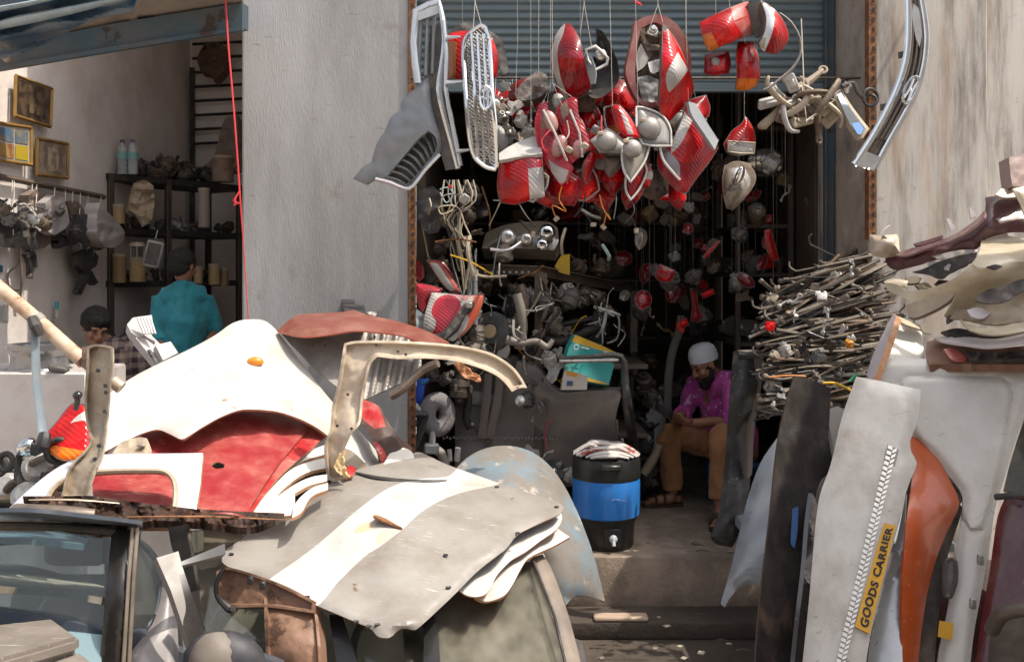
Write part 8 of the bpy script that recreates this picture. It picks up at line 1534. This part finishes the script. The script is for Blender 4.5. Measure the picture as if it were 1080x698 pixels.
for j in range(58):
    z = rj.choice(zsh[1:]); u = rj.uniform(.1,Lr-.08); s = rj.uniform(.045,.085); c = rk(u,rj.uniform(.05,.25),z+.03+s*.6)
    k,m = junk(j+5000,540+c.x/c.y*K,HZ-(c.z-CZ)/c.y*K,c.y,s); single('shelf_'+k,m,rj.choice([iron,dark_plastic,brown_iron,black_plastic,alu,brown_iron]),'dusty %s on the black rack in the left shop' % JC[k],JC[k],'dusty parts on the black rack')
# slatted ladder rack on the back wall
t = Thing('wall_lattice','black slatted frame on the back wall beside the grey pier','frame')
t.part('upright',MB().box(Vector((W(202,90,9.6).x,9.62,2.9)),(.04,.05,2.2),None,.004),black_plastic)
for y in (47,62,77,92,107,122,137,152): c1,c2_ = W(203,y,9.6),W(262,y-3,9.6); t.part('slat',MB().tube([c1,c2_],.014,4),black_plastic)
t.done()
panel('sack','brown cloth bundle tied high on the slatted frame','bundle',[(208,62),(216,46),(228,44),(238,50),(238,70),(232,80),(226,86),(222,78),(212,76)],[(208,62,9.4),(238,60,9.4),(226,86,9.35)],[M('brown_bundle',(.16,.10,.06),.9,dirt=(.08,.05,.04),dirtamt=.4)],th=.12,dent=(.06,7))
panel('cloth_bundle','dusty brown cloth and pipes at the right of the top shelf','bundle',[(205,182),(225,165),(236,128),(250,120),(252,170),(246,176),(225,178),(212,186)],[(205,182,8.6),(250,125,8.8),(240,178,8.5)],[M('brown_cloth')],th=.1,dent=(.08,8))
# counter with a wheel rim, paper box stack
m = MB(); m.box((-2.85,5.6,.74),(1.15,.55,1.48),None,.012); single('counter',m,M('grubby_white_counter',(.50,.46,.44),.55,dirt=(.3,.24,.2),dirtamt=.3,dscale=4),'grubby white counter box under the wheel rim','counter')
m = MB(); m.box((-2.05,5.75,.66),(.42,.4,1.32),None,.012); single('cabinet',m,M('grey_cabinet',(.36,.34,.33),.5,dirt=(.25,.2,.17),dirtamt=.3),'small grey cabinet right of the white counter','cabinet')
rc = W(42,391,5.5); t = Thing('wheel_rim','silver steel wheel rim lying on the white counter','wheel rim')
t.part('barrel',MB().lathe([(.13,0),(.165,0),(.168,.012),(.15,.022),(.148,.085),(.155,.105),(.172,.122),(.175,.148),(.165,.150),(.14,.14),(.13,.05)],rc,seg=40,capped=False),M('rim_silver',(.34,.345,.36),.25,m=.7,dirt=(.3,.28,.26),dirtamt=.2)); t.part('disc',MB().lathe([(0,.05),(.135,.04),(.14,.06),(.06,.07),(0,.065)],rc,seg=32),steel); t.done()
m = MB().box(W(62,389,5.35),(.10,.06,.035),Euler((0,.2,.1)).to_matrix(),.01); single('black_brush',m,dark_plastic,'small dark lump lying in front of the wheel rim','brush')
pp = M('grey_plastic_guard',(.46,.43,.42),.5,dirt=(.25,.2,.18),dirtamt=.3)
t = Thing('plastic_guard','grey ribbed plastic guard standing behind the white fender','guard')
t.part('upper',MB().sheet([(134,342),(140,335),(160,332),(162,346),(158,350),(164,360),(152,354),(146,356),(138,350)],[(134,342,5.2),(162,346,5.25),(146,356,5.15)],th=.05,smooth=False),pp)
t.part('middle',MB().sheet([(143,356),(158,352),(170,364),(176,376),(166,384),(156,372)],[(143,356,5.15),(170,364,5.2),(166,384,5.1)],th=.05,smooth=False),pp)
t.part('lower',MB().sheet([(164,364),(180,360),(188,372),(172,380)],[(164,364,5.1),(188,370,5.15),(172,380,5.08)],th=.05,smooth=False),pp)
m = MB()
for q in range(5): m.tube([W(145+q*3.4,335,5.17),W(152+q*3,352,5.14)],.006,5)
t.part('rib',m,M('guard_pale',(.62,.59,.58),.5)); t.part('slot',MB().sheet([(155,369),(159,368),(167,382),(165,384)],[(155,369,5.06),(159,368,5.07),(166,384,5.03)],th=.01),black_plastic); t.done()
# red cord hanging in front of the left shop
t = Thing('awning_string','thin red cord hanging from the awning in front of the left shop','cord line')
t.part('line',MB().tube([W(236.5,-20,5.6),W(241,50,5.55),W(247,120,5.5),(W(251,175,5.5)),W(253,206,5.5),W(257,260,5.5),W(262,338,5.5)],[.005,.005,.005,.005,.005,.003,.003],6),wire_red)
m = MB()
for q in range(5): m.tube([W(252.5,202,5.49),W(249-q*.8,208+q,5.48),W(247+q*1.4,217-q*.6,5.48)],.004,5)
t.part('tassel',m,wire_red); t.done()
rj = random.Random(71)
for j in range(30):                                   # small dark parts between the big ones on the wall
    x = rj.uniform(-4,100); y = 212+.12*x+rj.uniform(-4,44); X_ = XW+rj.uniform(.06,.2); c = onX(x,y,X_); k,m = junk(j+6000,x,y,c.y,rj.uniform(.03,.055)); single('wall_'+k,m,rj.choice([iron,black_plastic,dark_plastic,brown_iron,pale_plastic]),'small dusty %s hung along the left shop wall' % JC[k],JC[k],'small parts hung along the left wall')
for j in range(22):
    u = rj.uniform(.25,Lr-.1); c = rk(u,rj.uniform(.05,.3),2.83+rj.uniform(0,.07)); k,m = junk(j+6100,540+c.x/c.y*K,HZ-(c.z-CZ)/c.y*K,c.y,rj.uniform(.06,.11)); single('shelf_'+k,m,rj.choice([iron,dark_plastic,black_plastic,brown_iron]),'dark %s heaped on top of the black rack' % JC[k],JC[k],'dark parts heaped on top of the black rack')
for j in range(46):                                   # litter on the steps and floor
    x = rj.uniform(.15,1.9); Y = rj.choice([rj.uniform(5.76,6.9),rj.uniform(4.6,5.6)]); z = .38 if Y > 5.73 else .10; s = rj.uniform(.008,.022); k = j % 3
    if k == 0: m = MB().prism([(-s,-s*.6),(s*.8,-s),(s*1.2,s*.5),(-.3*s,s)],s*.6,(x,Y,z+s*.35),frame((rj.uniform(-.2,.2),-.3,1)).to_3x3() @ Matrix.Rotation(rad(90),3,'X'))
    elif k == 1: m = MB().tube([(x-s*2,Y,z+.004),(x,Y+s,z+.005),(x+s*2,Y-s*.4,z+.004)],.003,5)
    else: m = MB().box((x,Y,z+.003),(s*2.4,s*1.7,.003),Euler((0,0,j)).to_matrix(),0)
    single(['stone_chip','wire_scrap','paper_scrap'][k],m,[M('stone_chip',(.26,.22,.18),.9,var=.2),brown_iron,M('dirty_paper',(.42,.37,.30),.9,var=.25)][k],['little stone chip on the shop floor and step','little wire scrap on the shop floor and step','little dirty paper scrap on the shop floor and step'][k],['stone','wire','paper'][k],'litter on the floor and step')
